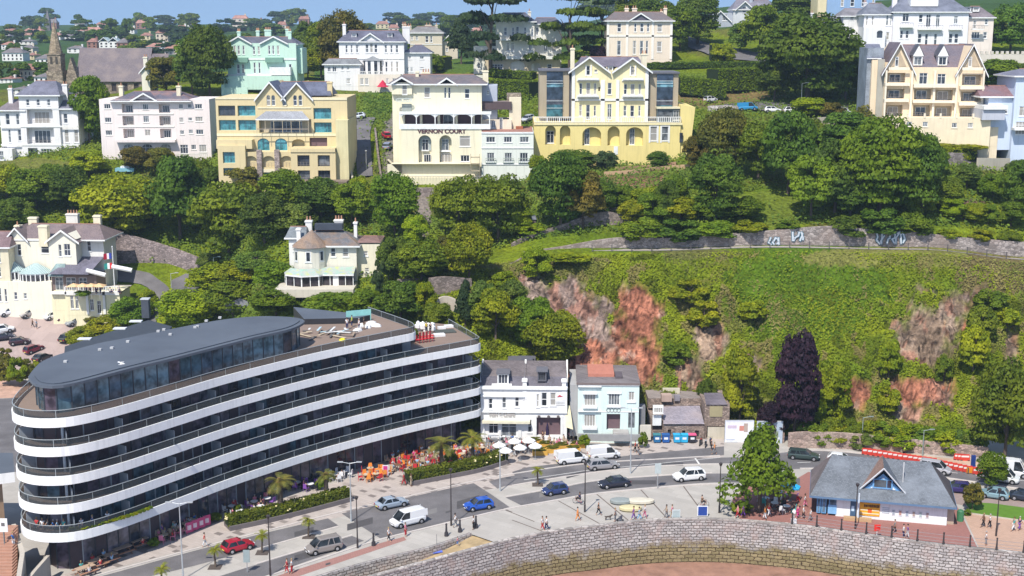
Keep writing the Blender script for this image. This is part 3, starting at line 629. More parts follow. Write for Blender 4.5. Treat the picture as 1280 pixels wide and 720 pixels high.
grove('behind the curved apartment building','trees behind the curved apartment building',[(236,410,84,48,'y','wide'),(292,396,74,46,'g'),(346,394,62,32,'g'),(420,396,74,28,'g'),(458,396,52,32,'g'),(502,404,62,48,'d'),(532,402,30,48,'y'),(266,368,62,36,'y'),(302,364,62,38,'y'),(342,362,48,34,'g'),(262,340,30,24,'l')],Y0=196)
tree(992,552,70,134,'p','tall dark purple beech tree at the cliff foot behind the billboards',None,'col',Y0=160)
tree(964,552,36,48,'p','lower left dark purple beech beside the tall one',None,'round',Y0=160)
grove('at the foot of the cliff','trees and bushes at the cliff foot',[(1040,536,50,82,'y'),(925,532,54,94,'y','col'),(1256,574,84,122,'g','wide'),(1290,560,60,90,'d'),(884,512,26,40,'d'),(1018,540,32,60,'y')])
def cliffrow():
    r=random.Random(3); it=[]
    for i in range(17): it.append((1012+i*13,556+r.uniform(-3,5)+i*.5,r.uniform(26,40),r.uniform(20,34),r.choice('gyygl')))
    return it
grove('in the row behind the roadside stone wall','bushes behind the roadside stone wall',cliffrow(),'bush')
r_=random.Random(9)
grove('on the face of the grassy cliff','bushes growing on the cliff face',[(860,380,46,30,'y'),(880,410,40,34,'y'),(845,455,36,30,'g'),(1240,390,44,34,'g'),(1225,430,40,50,'g'),(940,400,36,28,'y'),(1110,480,30,50,'y'),(1215,470,40,60,'y'),(1110,525,30,40,'y'),(1180,470,24,40,'g'),(1258,410,34,30,'y'),(630,365,30,24,'y'),(712,332,50,12,'y'),(662,322,40,14,'y')],'bush')
# the broad tree on the promenade and street trees
bt=tree(948,633,104,116,'g','broad leafy street tree standing on the paving left of the kiosk',None,'open',at=P(948,640,0))
tree(1238,608,38,44,'g','small round street tree by the road beyond the lawn',None,'round',at=P(1238,609,0))
tree(1216,640,24,36,'b','thin sparse young tree on the corner of the lawn',None,'bush',at=P(1215,637,.2),cat='tree')
# far ridge woods
fr=random.Random(21); FT=[]
for i in range(100):
    x=-10+i*6.6+fr.uniform(-5,5); y=fr.choice([34,40,47,54,62,70])+fr.uniform(-3,3)+(-2 if x>300 else 0)
    if 55<x<90 and y>45: continue
    if y>56 and 40<x<150 : y-=18
    FT.append((x,y,fr.uniform(18,38),fr.uniform(11,22),fr.choice('dggdtt'),'far'))
for x in (4,30,52): FT.append((x,100,30,26,'d','far'))
FT+=[(140,48,18,26,'d','far'),(160,50,16,28,'d','far'),(38,34,22,12,'t','far')]
grove('in the distant suburb','trees in the distant suburb',FT,trunk=False,sink=1.5)
# hedges
def hedge(pts,hpx,wm,kind,label,name='hedge',onhill=True,hm=None,group=None,z0=0):
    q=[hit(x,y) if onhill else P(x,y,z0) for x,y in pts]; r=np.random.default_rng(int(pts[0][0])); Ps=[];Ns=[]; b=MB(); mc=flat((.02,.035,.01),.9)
    for a,c in zip(q[:-1],q[1:]):
        h_=hm or hpx/pxm(a.y,a.z); d=c-a; Ln=d.length; d/=Ln; n=Vector((-d.y,d.x,0)).normalized()
        k=int(Ln*(2*h_+wm)*26)
        t=r.random(k); s=r.random(k)*(2*h_+wm)
        for ti,si in zip(t,s):
            p=a+(c-a)*ti
            if si<h_: off,zz,nn=-wm/2,si,-n
            elif si<h_+wm: off,zz,nn=-wm/2+(si-h_),h_,Vector((0,0,1))
            else: off,zz,nn=wm/2,si-h_-wm,n
            wv=.14*math.sin(ti*Ln*1.7)+r.normal()*.09; v=p+n*(off+wv*nn.dot(n))+Vector((0,0,zz+wv*.8)); Ps.append(tuple(v)); Ns.append(tuple(nn))
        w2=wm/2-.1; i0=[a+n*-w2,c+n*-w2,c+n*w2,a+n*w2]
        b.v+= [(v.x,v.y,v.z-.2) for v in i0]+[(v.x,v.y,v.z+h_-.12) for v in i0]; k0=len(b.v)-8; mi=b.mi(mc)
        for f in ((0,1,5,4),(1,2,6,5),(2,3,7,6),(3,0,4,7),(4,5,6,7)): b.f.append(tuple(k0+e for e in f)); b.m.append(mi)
    V,Q=leafquads(np.array(Ps),np.array(Ns),np.full(len(Ps),.17),r)
    o0=q[0]; me=npmesh('foliage',V-np.array(o0),Q,foliage()); e=empty(name,o0,0,label,'hedge',group); f=mobj('foliage',me,e,color=TC_[kind])
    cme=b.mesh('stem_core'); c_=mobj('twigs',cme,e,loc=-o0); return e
hedge([(848,118),(905,121)],20,7,'g','clipped square hedge right of the yellow hotel roof')
hedge([(890,113),(952,112)],26,6,'g','tall clipped hedge block behind the brown bank')
hedge([(800,86),(890,84),(960,84),(1000,86)],6,4,'d','long flat-topped hedge along the hillside road')
hedge([(888,76),(912,76)],20,5,'y','bright square hedge block at the bend of the upper road')
hedge([(612,118),(668,122)],20,6,'g','sloping clipped hedge behind the hotel annex roof')
hedge([(614,96),(668,98)],8,4,'g','low hedge in front of the pillared villa')
hedge([(1150,200),(1212,200)],14,5,'y','broad bright hedge below the balconied flats')
hedge([(540,88),(558,88)],16,5,'y','square green hedge beside the white gabled villa')

for i,(x,y,w_,h_,k) in enumerate([(800,303,56,30,'g'),(848,303,62,28,'d'),(895,298,56,22,'g'),(938,292,44,16,'y'),(985,288,30,12,'g'),(1062,298,50,30,'d'),(1100,294,60,34,'d'),(1140,297,50,30,'g'),(1185,300,30,14,'y'),(1225,303,34,16,'y'),(1262,304,30,14,'g')]):
    tree(x,y,w_,h_,k,f'{CN[k]} shrub overhanging the cliff-top path wall, {ordn(i)} from left','shrubs overhanging the cliff-top wall','bush',cat='shrub',name='shrub',trunk=False,at=D(x,y,226.9))
grove('in front of the bay villa restaurant','shrubs in front of the bay villa restaurant',[(108,434,44,26,'y'),(134,426,50,30,'y'),(160,414,46,40,'g'),(178,402,30,30,'g'),(118,404,26,12,'b'),(96,400,18,12,'y'),(30,378,9,12,'g'),(39,378,7,14,'y'),(72,382,12,12,'g'),(150,436,40,24,'g'),(186,386,24,24,'y')],'shrub',trunk=False)
# ------------------------------------------------------------ curved apartment building
def curve(pts,n=6): return dens(pts,n)
def offs(path,o):
    out=[]; n=len(path)
    for i in range(n):
        t=(Vector(path[min(n-1,i+1)])-Vector(path[max(0,i-1)])).normalized(); out.append((path[i][0]-t.y*o,path[i][1]+t.x*o))
    return out
def resamp(path,step):
    d=[0]; 
    for a,b in zip(path[:-1],path[1:]): d.append(d[-1]+math.dist(a,b))
    n=max(2,int(d[-1]/step)+1); t=np.linspace(0,d[-1],n)
    return list(zip(np.interp(t,d,[p[0] for p in path]),np.interp(t,d,[p[1] for p in path])))
FRP=[(-58.7,157),(-58.5,149),(-57.9,143.5),(-56.9,140),(-55.0,138),(-52.3,137.2),(-49.2,138),(-45.5,141.8),(-41,148.2),(-37,154.1),(-33,159.3),(-25.5,168),(-16,177),(-6.3,184.7),(-5.0,186.2),(-5.2,188),(-10.0,199.2)]
TOPP=FRP[:13]+[(-14.2,178.7),(-14.0,180.3),(-15.5,183.5),(-22,192.5)]
FR=resamp(curve(FRP,8),.9); TOP=resamp(curve(TOPP,8),.9)
hero=empty('apartment_building',(0,0,0),0,'long curved five-storey apartment building with white balcony bands and grey roof','apartment building')
wb=plaster((.86,.86,.85),.02); deckm=paving((.27,.20,.16),2.5,.15,.3,None,.8,'timber_deck')
darkc=flat((.035,.035,.04),.5); railm=flat((.45,.50,.52),.4,.3)
tones=[glass((.035,.042,.06)),glass((.07,.055,.075),.15),glass((.11,.10,.12),.2),glass((.05,.09,.115),.12),flat((.09,.065,.07),.7),glass((.02,.022,.035))]
railg,rp_=base_mat('balcony_glass',(.045,.06,.07),.08,0,.5); rp_.inputs['Alpha'].default_value=.5
BACK=[(-13,200.5),(-22,193),(-30,185.5),(-37,181),(-45,175),(-54,166)]
def slab(path,z0,z1,m,name,top=None,extra=BACK):
    b=MB(); b.prism(list(path)+extra,z0,z1,m,top); return b.build(name,hero)
LV=[5.6,9.0,12.4,15.8,19.2]
rg=random.Random(4)
for i,z in enumerate(LV):
    path=TOP if i==4 else FR; ex=BACK if i<4 else BACK[1:]
    slab(offs(path,.13),z-1.05,z-.04,darkc,'floor_slab',deckm,ex)
    b=MB(); b.sweep(path,[(0,z-1.07),(0,z),(.14,z),(.14,z-1.07)],wb); b.build('balcony_band',hero)
    b=MB(); b.sweep(offs(path,.14),[(0,z),(0,z+.85),(.03,z+.85),(.03,z)],railg); g=b.build('balcony_rail',hero)
    b=MB(); b.sweep(offs(path,.12),[(0,z+.86),(0,z+.92),(.07,z+.92),(.07,z+.86)],railm)
    pp=resamp(offs(path,.16),3.9)
    for p in pp: b.box(p[0]-.025,p[0]+.025,p[1]-.025,p[1]+.025,z,z+.87,railm)
    b.build('handrail',g)
# glazed storeys behind the balconies
for i in range(-1,4):
    path=FR; z0=LV[i]-.05 if i>=0 else 0; z1=LV[i+1]-1.1; setb=2.0 if i>=0 else 3.0
    if i==3: path=TOP; setb=2.0
    q=resamp(offs(path,setb),1.55); b=MB(); mu=MB()
    for a,c in zip(q[:-1],q[1:]):
        m=rg.choice(tones) if i>=0 else rg.choice(tones[:3]+[tones[5],tones[4],tones[4]])
        b.face([(a[0],a[1],z0),(c[0],c[1],z0),(c[0],c[1],z1),(a[0],a[1],z1)],m)
        if rg.random()<.9: mu.box(a[0]-.06,a[0]+.06,a[1]-.09,a[1]+.03,z0,z1,flat((.06,.065,.075),.4) if rg.random()<.8 else flat((.35,.38,.40),.5))
    # solid back and sides of the storey
    b.prism(list(offs(path,setb+.5))+(BACK if path is FR else BACK[1:]),z0,z1-.02,darkc)
    g=b.build('glazing',hero); mu.build('mullions',g)
    if i>=0:
        for p0,p1 in list(zip(offs(path,.5),offs(path,2.0)))[4:-1:8]:
            f=MB(); d=Vector(p1)-Vector(p0)
            t=Vector((-d.y,d.x)).normalized()*.05
            f.prism([(p0[0]-t.x,p0[1]-t.y),(p1[0]-t.x,p1[1]-t.y),(p1[0]+t.x,p1[1]+t.y),(p0[0]+t.x,p0[1]+t.y)],z0,z0+1.7,flat((.30,.33,.36),.3))
            f.build('balcony_divider',hero)
post=P(83,663,5.6); 
for i in range(4):
    b=MB(); b.cyl((post.x+.1,post.y+.7,LV[i]),(post.x+.1,post.y+.7,LV[i+1]-1.2),.17,.17,flat((.50,.55,.58),.4),10); b.build('column',hero)
for px_ in (105,150,197,248,300,352,404,455,500,545):
    y_=np.interp(px_,[100,160,320,598],[686,672,612,536]); p=P(px_,y_+14,0); d=Vector((-.75,.65))*1.6
    b=MB(); b.cyl((p.x+d.x,p.y+d.y,0),(p.x+d.x,p.y+d.y,4.4),.2,.2,flat((.13,.10,.10),.6),8); b.build('column',hero)
# penthouse and roof
zr=22.7
RFL=[(35,470),(42,478),(56,481),(72,481),(100,476),(160,460),(210,448),(265,434),(320,420),(362,410.5),(380,402)]
RBK=[(378,398),(366,395.5),(345,394.5),(320,394.5),(275,399),(210,411),(160,421),(115,430),(62,446),(45,457)]
rpoly=[tuple(P(a,b,zr).xy) for a,b in RFL+RBK]
roofm,rpp=base_mat('roof_membrane',(.085,.105,.135),.75); cn=noise(roofm,.12,5,coord(roofm)); L(roofm,ramp(roofm,cn,[(.3,(.085,.10,.125)),(.7,(.115,.135,.165))]),rpp.inputs['Base Color'])
def grow(poly,k):
    cx=sum(p[0] for p in poly)/len(poly); out=[]; n=len(poly); ar_=sum(poly[i][0]*poly[(i+1)%n][1]-poly[(i+1)%n][0]*poly[i][1] for i in range(n)); sg=1 if ar_>0 else -1
    for i in range(n):
        t=(Vector(poly[(i+1)%n])-Vector(poly[i-1])).normalized(); out.append((poly[i][0]+t.y*k*sg,poly[i][1]-t.x*k*sg))
    return out
rpoly=resamp(curve(rpoly+[rpoly[0]],3),1.2)[:-1]
b=MB(); b.prism(rpoly,zr-.42,zr-.1,flat((.10,.12,.15),.5),roofm); b.prism(grow(rpoly,-.7),zr-.1,zr+.02,flat((.07,.085,.11),.6),roofm); roof=b.build('roof',hero)
b=MB()
for px_,py_ in [(125,438),(140,436),(160,428),(198,415),(205,413),(244,410),(247,409),(82,453),(213,419),(153,455),(258,402),(275,398)]: 
    p=P(px_,py_,zr); b.box(p.x-.2,p.x+.2,p.y-.2,p.y+.2,zr,zr+.25,flat((.5,.5,.5),.6))
b.build('roof_vents',roof)

ip_=grow(rpoly,-.75); q=resamp(ip_+[ip_[0]],1.7); b=MB(); mu=MB()
for a,c in zip(q[:-1],q[1:]):
    b.face([(a[0],a[1],19.1),(c[0],c[1],19.1),(c[0],c[1],zr-.4),(a[0],a[1],zr-.4)],rg.choice([tones[0],tones[1],tones[3],tones[3],glass((.10,.16,.19),.12),glass((.06,.09,.12),.1),glass((.10,.16,.19),.12)]))  # brighter bluish panes have a reflection put into their glass colour
    mu.box(a[0]-.07,a[0]+.07,a[1]-.07,a[1]+.07,19.1,zr-.41,flat((.05,.06,.075),.4))
b.prism(grow(rpoly,-3.5),19.1,zr-.41,darkc); g=b.build('penthouse_glazing',hero); mu.build('mullions',g)
# plant roof behind
b=MB(); b.prism([tuple(P(x,y,19.5).xy) for x,y in [(80,446),(81,433),(130,417),(186,400),(215,408),(200,425),(120,440)]],3,19.5,flat((.12,.13,.16),.7),flat((.055,.065,.08),.7))
for x,y in [tuple(P(x,y,19.5).xy) for x,y in [(106,424),(150,411),(170,402)]]: b.box(x-.9,x+.9,y-.5,y+.5,19.5,19.65,flat((.7,.72,.74),.5))
b.build('rear_roof',hero)
b=MB(); p=P(183,396,19.5); b.box(p.x-.55,p.x+.55,p.y-.5,p.y+.5,19.4,22.2,flat((.07,.08,.10),.6)); b.box(p.x-.65,p.x+.65,p.y-.6,p.y+.6,22.2,22.35,flat((.5,.52,.54),.5)); b.build('lift_housing',hero)
b=MB(); 
for a,c in [((378,400),(450,392))]:
    p0=P(*a,20.2); p1=P(*c,20.2); b.prism([(p0.x,p0.y+1.5),(p1.x,p1.y-2),(p1.x+1.5,p1.y),(p0.x-3,p0.y+10)],15,20.0,darkc,roofm)
b.build('plant_room',hero)
# terrace back screens
def panel(name,a,c,z0,z1,m,parent,t=.06):
    b=MB(); d=(Vector(c)-Vector(a)).normalized(); n=Vector((-d.y,d.x))*t
    b.prism([(a[0],a[1]),(c[0],c[1]),(c[0]+n.x,c[1]+n.y),(a[0]+n.x,a[1]+n.y)],z0,z1,m); return b.build(name,parent)
tp0=P(433,403,19.2); tp1=P(464,400,19.2); panel('screen_panel',tp0.xy,tp1.xy,19.2,20.9,flat((.30,.62,.58),.4),hero)
# canopy wing at the left edge of the building
b=MB(); p=[tuple(P(a,c,9.0).xy) for a,c in [(-60,600),(18,590),(16,566),(-60,566)]]; b.prism(p,7.7,9.0,wb,roofm); b.prism(grow(p,-2),0,7.7,flat((.32,.22,.15),.9)); b.build('side_canopy',hero)
# stair walls at the near end of the building
cw=plaster((.50,.45,.38),.08)
def wallpx(pts,z0,z1,t,m,name,label,cat='wall',parent=None,z=0):
    q=[P(a,c,z).xy for a,c in pts]; b=MB(); b.sweep([tuple(v) for v in q],[(-t/2,z0),(-t/2,z1),(t/2,z1),(t/2,z0)],m); o=b.build(name,parent); return tag(o,label,cat) if not parent else o
wallpx([(17,655),(28,690),(22,730),(5,760)],0,4.2,.5,cw,'stair_wall','pale concrete stair wall beside the near end of the curved building',z=4.2)
wallpx([(60,694),(44,712),(20,742)],0,2.8,.4,cw,'stair_wall','low sloping concrete wall standing against the building corner',z=2.8)
stp=empty('staircase',tuple(P(12,700,2)),0,'broad terracotta outdoor steps at the lower left edge','staircase')
b=MB(); base=P(12,700,2)
for k in range(16):
    z=5.2-k*.16; a=P(-40,658+k*4.0,z); c=P(25-k*.1,654+k*4.0,z); 
    b.box(a.x-base.x,c.x-base.x,a.y-base.y-1.2,a.y-base.y+.4,-4,z-base.z,flat((.42,.23,.16),.8))
b.build('steps',stp)
b=MB(); b.box(-6,1.2,-22,1,-3,.3,flat((.42,.23,.16),.8)); b.build('landing',stp)
sg=MB(); p=P(5,670,5.4); sg.box(-.5,.5,-.04,.04,.5,2.1,flat((.8,.8,.8),.5)); sg.box(-.05,.05,-.1,.1,-1,.5,flat((.2,.2,.2),.5)); sg.box(-.2,.2,-.05,-.045,1.2,1.6,flat((.15,.15,.15),.5)); tag(sg.build('notice_board',loc=p),'white notice board at the head of the terracotta steps','notice board')

# ------------------------------------------------------------ buildings measured against a distance
rgw=random.Random(12)
class Bld:
    def __init__(s,name,label,cat,px0,pyb,Y,wall,rot=0,group=None):
        s.Y=Y; s.o=D(px0,pyb,Y); s.px0=px0; s.pyb=pyb; s.e=empty(name,s.o,rot,label,cat,group); s.wall=wall; s.k=pxm(Y,s.o.z+5)/max(.3,math.cos(rot)); s.rot=rot; s.fine=Y<330
        s.base_drop=5
    def X(s,px): return (px-s.px0)/s.k
    def Z(s,py,d=0): return D(s.px0,py,s.Y+d*math.cos(s.rot)).z-s.o.z
    def mb(s,b,name,par=None): return b.build(name,par or s.e)
    def window(s,x0,x1,z0,z1,d,style,frame=None):
        fr=frame or wpaint(); b=MB(); t=.09 if s.fine else .14; w_=x1-x0; y=d+.14
        if 'n' in style: fr=flat((.10,.10,.11),.5)
        if 't' in style: fr=flat((.06,.36,.40),.4)
        b.box(x0,x0+t,y-.05,y+.05,z0,z1,fr); b.box(x1-t,x1,y-.05,y+.05,z0,z1,fr); b.box(x0+t,x1-t,y-.05,y+.05,z0,z0+t,fr); b.box(x0+t,x1-t,y-.05,y+.05,z1-t,z1,fr)
        mv={'1':1,'2':2,'3':3,'4':4}.get(style[-1],0)
        for k in range(mv): c=x0+w_*(k+1)/(mv+1); b.box(c-t*.4,c+t*.4,y-.045,y+.045,z0+t,z1-t,fr)
        if 's' in style: c=(z0+z1)/2; b.box(x0+t,x1-t,y-.06,y+.04,c-t*.5,c+t*.5,fr)
        if 'k' in style: c=z0+(z1-z0)*.72; b.box(x0+t,x1-t,y-.06,y+.04,c-t*.4,c+t*.4,fr)
        if 'n' not in style: b.box(x0-.12,x1+.12,d-.10,d+.12,z0-.16,z0-.01,s.trim if hasattr(s,'trim') else wpaint())
        g=glass((.05,.17,.20),.1) if 't' in style else rgw.choice([glass((.04,.045,.06),.1),glass((.03,.035,.045),.08),glass((.10,.11,.12),.15),flat((.34,.32,.29),.6)]) 
        o=b.build('window',s.e); p=MB(); p.box(x0+t*.5,x1-t*.5,y-.01,y+.02,z0+t*.5,z1-t*.5,g); p.build('pane',o); return o
    def fac(s,polys,holes=(),d=0,depth=10,wall=None,body=True,name='wall',drop=True,noroof=False):
        wall=wall or s.wall; b=MB(); P_=[]
        for pol in polys:
            q=[(s.X(x),s.Z(y,d)) for x,y in pol]
            ar_=sum(q[i][0]*q[(i+1)%len(q)][1]-q[(i+1)%len(q)][0]*q[i][1] for i in range(len(q)))
            if ar_<0: q=q[::-1]
            P_.append(q)
        zmin=min(z for q in P_ for _,z in q)
        hs=[]
        for h in holes:
            x0,y0,x1,y1,stl=h[:5]; hs.append((s.X(x0),s.Z(y1,d),s.X(x1),s.Z(y0,d),stl))
        xs=sorted({round(v,4) for q in P_ for v,_ in q}|{round(v,4) for h in hs for v in (h[0],h[2])}); zs=sorted({round(v,4) for q in P_ for _,v in q}|{round(v,4) for h in hs for v in (h[1],h[3])})
        def clip(poly,q):
            for i in range(len(q)):
                a=q[i];c=q[(i+1)%len(q)]; out=[]; f=lambda p:(c[0]-a[0])*(p[1]-a[1])-(c[1]-a[1])*(p[0]-a[0])
                for j in range(len(poly)):
                    u=poly[j];v=poly[(j+1)%len(poly)]; fu=f(u);fv=f(v)
                    if fu>=-1e-7: out.append(u)
                    if (fu>1e-7 and fv<-1e-7) or (fu<-1e-7 and fv>1e-7): t=fu/(fu-fv); out.append((u[0]+(v[0]-u[0])*t,u[1]+(v[1]-u[1])*t))
                poly=out
                if len(poly)<3: return None
            return poly
        for q in P_:
            qx=[p[0] for p in q]; qz=[p[1] for p in q]
            for i in range(len(xs)-1):
                if xs[i]<min(qx)-1e-3 or xs[i+1]>max(qx)+1e-3: continue
                for j in range(len(zs)-1):
                    if zs[j]<min(qz)-1e-3 or zs[j+1]>max(qz)+1e-3: continue
                    cx=(xs[i]+xs[i+1])/2;cz=(zs[j]+zs[j+1])/2
                    if any(h[0]<cx<h[2] and h[1]<cz<h[3] for h in hs): continue
                    r=clip([(xs[i],zs[j]),(xs[i+1],zs[j]),(xs[i+1],zs[j+1]),(xs[i],zs[j+1])],q)
                    if r: b.face([(x,d,z) for x,z in r],wall)
            if body:
                n=len(q)
                for i in range(n):
                    a=q[i];c=q[(i+1)%n]
                    shared=any(o is not q and all(any(abs(p[0]-v[0])<1e-3 and abs(p[1]-v[1])<1e-3 for v in o) for p in (a,c)) for o in P_)
                    if shared: continue
                    b.face([(a[0],d,a[1]),(a[0],d+depth,a[1]),(c[0],d+depth,c[1]),(c[0],d,c[1])],wall)
                b.face([(x,d+depth,z) for x,z in q],wall)
        if drop:
            x0=min(p[0] for q in P_ for p in q if abs(p[1]-zmin)<.3); x1=max(p[0] for q in P_ for p in q if abs(p[1]-zmin)<.3); b.box(x0,x1,d+.02,d+depth,zmin-s.base_drop,zmin+.01,wall)
        for (x0,z0,x1,z1,stl) in hs:
            rd=(.7 if ('t' in stl or 'n' in stl) else 1.5) if 'R' in stl else .26
            b.face([(x0,d,z0),(x1,d,z0),(x1,d+rd,z0),(x0,d+rd,z0)],wall); b.face([(x0,d,z1),(x1,d,z1),(x1,d+rd,z1),(x0,d+rd,z1)],wall)
            b.face([(x0,d,z0),(x0,d,z1),(x0,d+rd,z1),(x0,d+rd,z0)],wall); b.face([(x1,d,z0),(x1,d,z1),(x1,d+rd,z1),(x1,d+rd,z0)],wall)
            if 'a' in stl:
                w_=(x1-x0)/2; ha=min(w_,(z1-z0)*.4); cx=(x0+x1)/2; n=8
                for sgn in (-1,1):
                    pts=[(cx+sgn*w_*math.cos(math.pi/2*k/n),z1-ha+ha*math.sin(math.pi/2*k/n)) for k in range(n+1)]
                    pts.append((cx+sgn*w_,z1)); b.face([(x,d+.004,z) for x,z in pts],wall)
                    b.face([(x,d+.2,z) for x,z in pts],wall)
            if 'R' in stl:
                bw=flat((.55,.47,.33),.85) if 'h' in stl else wall
                if 'v' in stl: bw=flat((.16,.10,.11),.8)
                b.face([(x0,d+rd,z0),(x1,d+rd,z0),(x1,d+rd,z1),(x0,d+rd,z1)],bw)
                ww=(x1-x0); c=(x0+x1)/2
                wf,hf=(.47,.95) if ('t' in stl or 'n' in stl) else (.30,.82)
                if 'o' not in stl: s.window(c-ww*wf,c+ww*wf,z0+.05,z0+(z1-z0)*hf,d+rd-.2,stl.replace('R','').replace('a','')+('1' if stl[-1] not in '1234' else ''))
                if 'b' in stl:
                    rb=MB(); m=flat((.25,.22,.2),.5)
                    for zz in (.45,.9): rb.box(x0,x1,d+.05,d+.09,z0+zz-.03,z0+zz+.03,m)
                    for k in range(5): xx=x0+ww*k/4; rb.box(xx-.03,xx+.03,d+.05,d+.09,z0,z0+.9,m)
                    rb.build('railing',s.e)
            elif 'x' in stl: b.face([(x0,d+.25,z0),(x1,d+.25,z0),(x1,d+.25,z1),(x0,d+.25,z1)],flat((.05,.04,.04),.7))
            elif 'a' in stl: s.window(x0,x1,z0,z1-.02,d+.06,stl)
            else: s.window(x0,x1,z0,z1,d,stl)
        return s.mb(b,name)
    def box(s,name,x0,x1,yt,yb,d0,d1,m,top=None,par=None):
        b=MB(); b.box(s.X(x0),s.X(x1),d0,d1,s.Z(yb,d0),s.Z(yt,d0),m,top); return s.mb(b,name,par)
    def bands(s,items,m=None,pr=.14):
        b=MB()
        for x0,x1,yt,yb in items: b.box(s.X(x0),s.X(x1),-pr,.02,s.Z(yb),s.Z(yt),m or s.trimm())
        return s.mb(b,'cornice')
    def trimm(s): return getattr(s,'trim',None) or white()
    def gable(s,xl,xr,ye,ya,d0,d1,m,over=.5,barge=True,name='gable_roof',t=.18,zr0=None):
        x0,x1=s.X(xl),s.X(xr); ze,za=s.Z(ye),s.Z(ya); c=(x0+x1)/2; sl=(za-ze)/(c-x0); b=MB()
        o=over
        for sg in (-1,1):
            e=(c+sg*(c-x0+o),ze-sl*o); p=[(c,za+.02),e,(e[0],e[1]+t),(c,za+t+.02)]; b.extr(p,d0-o,d1,m)
        ob=s.mb(b,name)
        if barge:
            b=MB(); w_=.34
            for sg in (-1,1):
                e=(c+sg*(c-x0+o+.02),ze-sl*(o+.02)); p=[(c,za+t+.05),(c,za+t-w_),(e[0],e[1]+t-w_),(e[0],e[1]+t+.05)]; b.extr(p,d0-o-.09,d0-o-.01,wpaint())
            s.mb(b,'bargeboard',ob)
        return ob
    def hip(s,xl,xr,ye,yr,d0,d1,m,inset=3.5,over=.5,name='hipped_roof',ins2=None,fascia=True,rf=.5):
        x0,x1=s.X(xl)-over,s.X(xr)+over; ze=s.Z(ye); a,c=d0-over,d1+over; mid=a+(c-a)*rf; zr=max(ze+.6,s.Z(yr,mid)); b=MB(); i2=inset if ins2 is None else ins2
        p=[(x0,a,ze),(x1,a,ze),(x1,c,ze),(x0,c,ze)]; r0=(x0+inset,mid,zr); r1=(x1-i2,mid,zr)
        b.face([p[0],p[1],r1,r0],m); b.face([p[1],p[2],r1],m); b.face([p[2],p[3],r0,r1],m); b.face([p[3],p[0],r0],m); b.face(p,wpaint())
        ob=s.mb(b,name)
        if fascia:
            b=MB(); h=.22
            b.box(x0-.03,x1+.03,a-.07,a-.01,ze-h,ze+.06,wpaint()); b.box(x0-.07,x0-.01,a,c,ze-h,ze+.06,wpaint()); b.box(x1+.01,x1+.07,a,c,ze-h,ze+.06,wpaint()); s.mb(b,'fascia',ob)
        # hip tiles
        b=MB(); rm=flat((.30,.16,.12),.8) if inset>0 else m
        b.cyl(r0,r1,.12,.12,rm,5); s.mb(b,'ridge_tiles',ob); return ob
    def chim(s,px,yt,yb,wpx,d,m=None,pots=2,dep=1.0):
        x=s.X(px); w_=wpx/s.k/2; z0,z1=s.Z(yb,d)-1.5,s.Z(yt,d); m=m or s.wall; b=MB(); b.box(x-w_,x+w_,d-dep/2,d+dep/2,z0,z1,m); b.box(x-w_-.12,x+w_+.12,d-dep/2-.12,d+dep/2+.12,z1-.35,z1-.1,m)
        ob=s.mb(b,'chimney'); b=MB()
        for k in range(pots): xx=x-w_+2*w_*(k+.5)/pots; b.cyl((xx,d,z1),(xx,d,z1+.7),.16,.12,flat((.45,.24,.15),.8),7)
        s.mb(b,'chimney_pots',ob); return ob
    def dormer(s,xl,xr,yt,yb,d,stl='s',m=None,peak=0,dep=2.5):
        x0,x1=s.X(xl),s.X(xr); z0,z1=s.Z(yb,d),s.Z(yt,d); b=MB(); w_=m or wpaint(); b.box(x0,x1,d+.3,d+dep,z0,z1,w_); b.box(x0,x0+.15,d,d+.3,z0,z1,w_);b.box(x1-.15,x1,d,d+.3,z0,z1,w_); b.box(x0+.15,x1-.15,d,d+.3,z1-.15,z1,w_);b.box(x0+.15,x1-.15,d,d+.3,z0,z0+.15,w_)
        c=(x0+x1)/2
        if peak: b.extr([(x0-.2,z1),(x1+.2,z1),(c,z1+peak)],d-.15,d+dep,w_); b.extr([(x0-.3,z1),(c,z1+peak),(c,z1+peak+.15),(x0-.3,z1+.15)],d-.25,d+dep,slate()); b.extr([(c,z1+peak),(x1+.3,z1),(x1+.3,z1+.15),(c,z1+peak+.15)],d-.25,d+dep,slate())
        else: b.box(x0-.2,x1+.2,d-.2,d+dep+.2,z1,z1+.12,flat((.15,.15,.17),.7))
        s.mb(b,'dormer'); s.window(x0+.15,x1-.15,z0+.15,z1-.15,d+.1,stl)
    def text(s,txt,xc,yc,h_,d,m,wpx=None,rz=0,vert=False):
        cu=bpy.data.curves.new('lettering','FONT'); cu.body=txt; cu.size=h_/s.k*1.35; cu.align_x='CENTER'; cu.align_y='CENTER'; cu.extrude=.03; cu.offset=.05; cu.materials.append(m)
        o=bpy.data.objects.new('lettering',cu); C.objects.link(o); o.parent=s.e; o.location=(s.X(xc),d,s.Z(yc,d)); o.rotation_euler=(math.pi/2,0,0)
        if wpx:
            bpy.context.view_layer.update(); w0=o.dimensions.x
            if w0>0: o.scale=(wpx/s.k/w0,1,1)
        bpy.context.view_layer.update(); me=bpy.data.meshes.new_from_object(o.evaluated_get(bpy.context.evaluated_depsgraph_get())); n=mobj('lettering',me,s.e,tuple(o.location)); n.rotation_euler=o.rotation_euler; n.scale=o.scale; bpy.data.objects.remove(o); return n
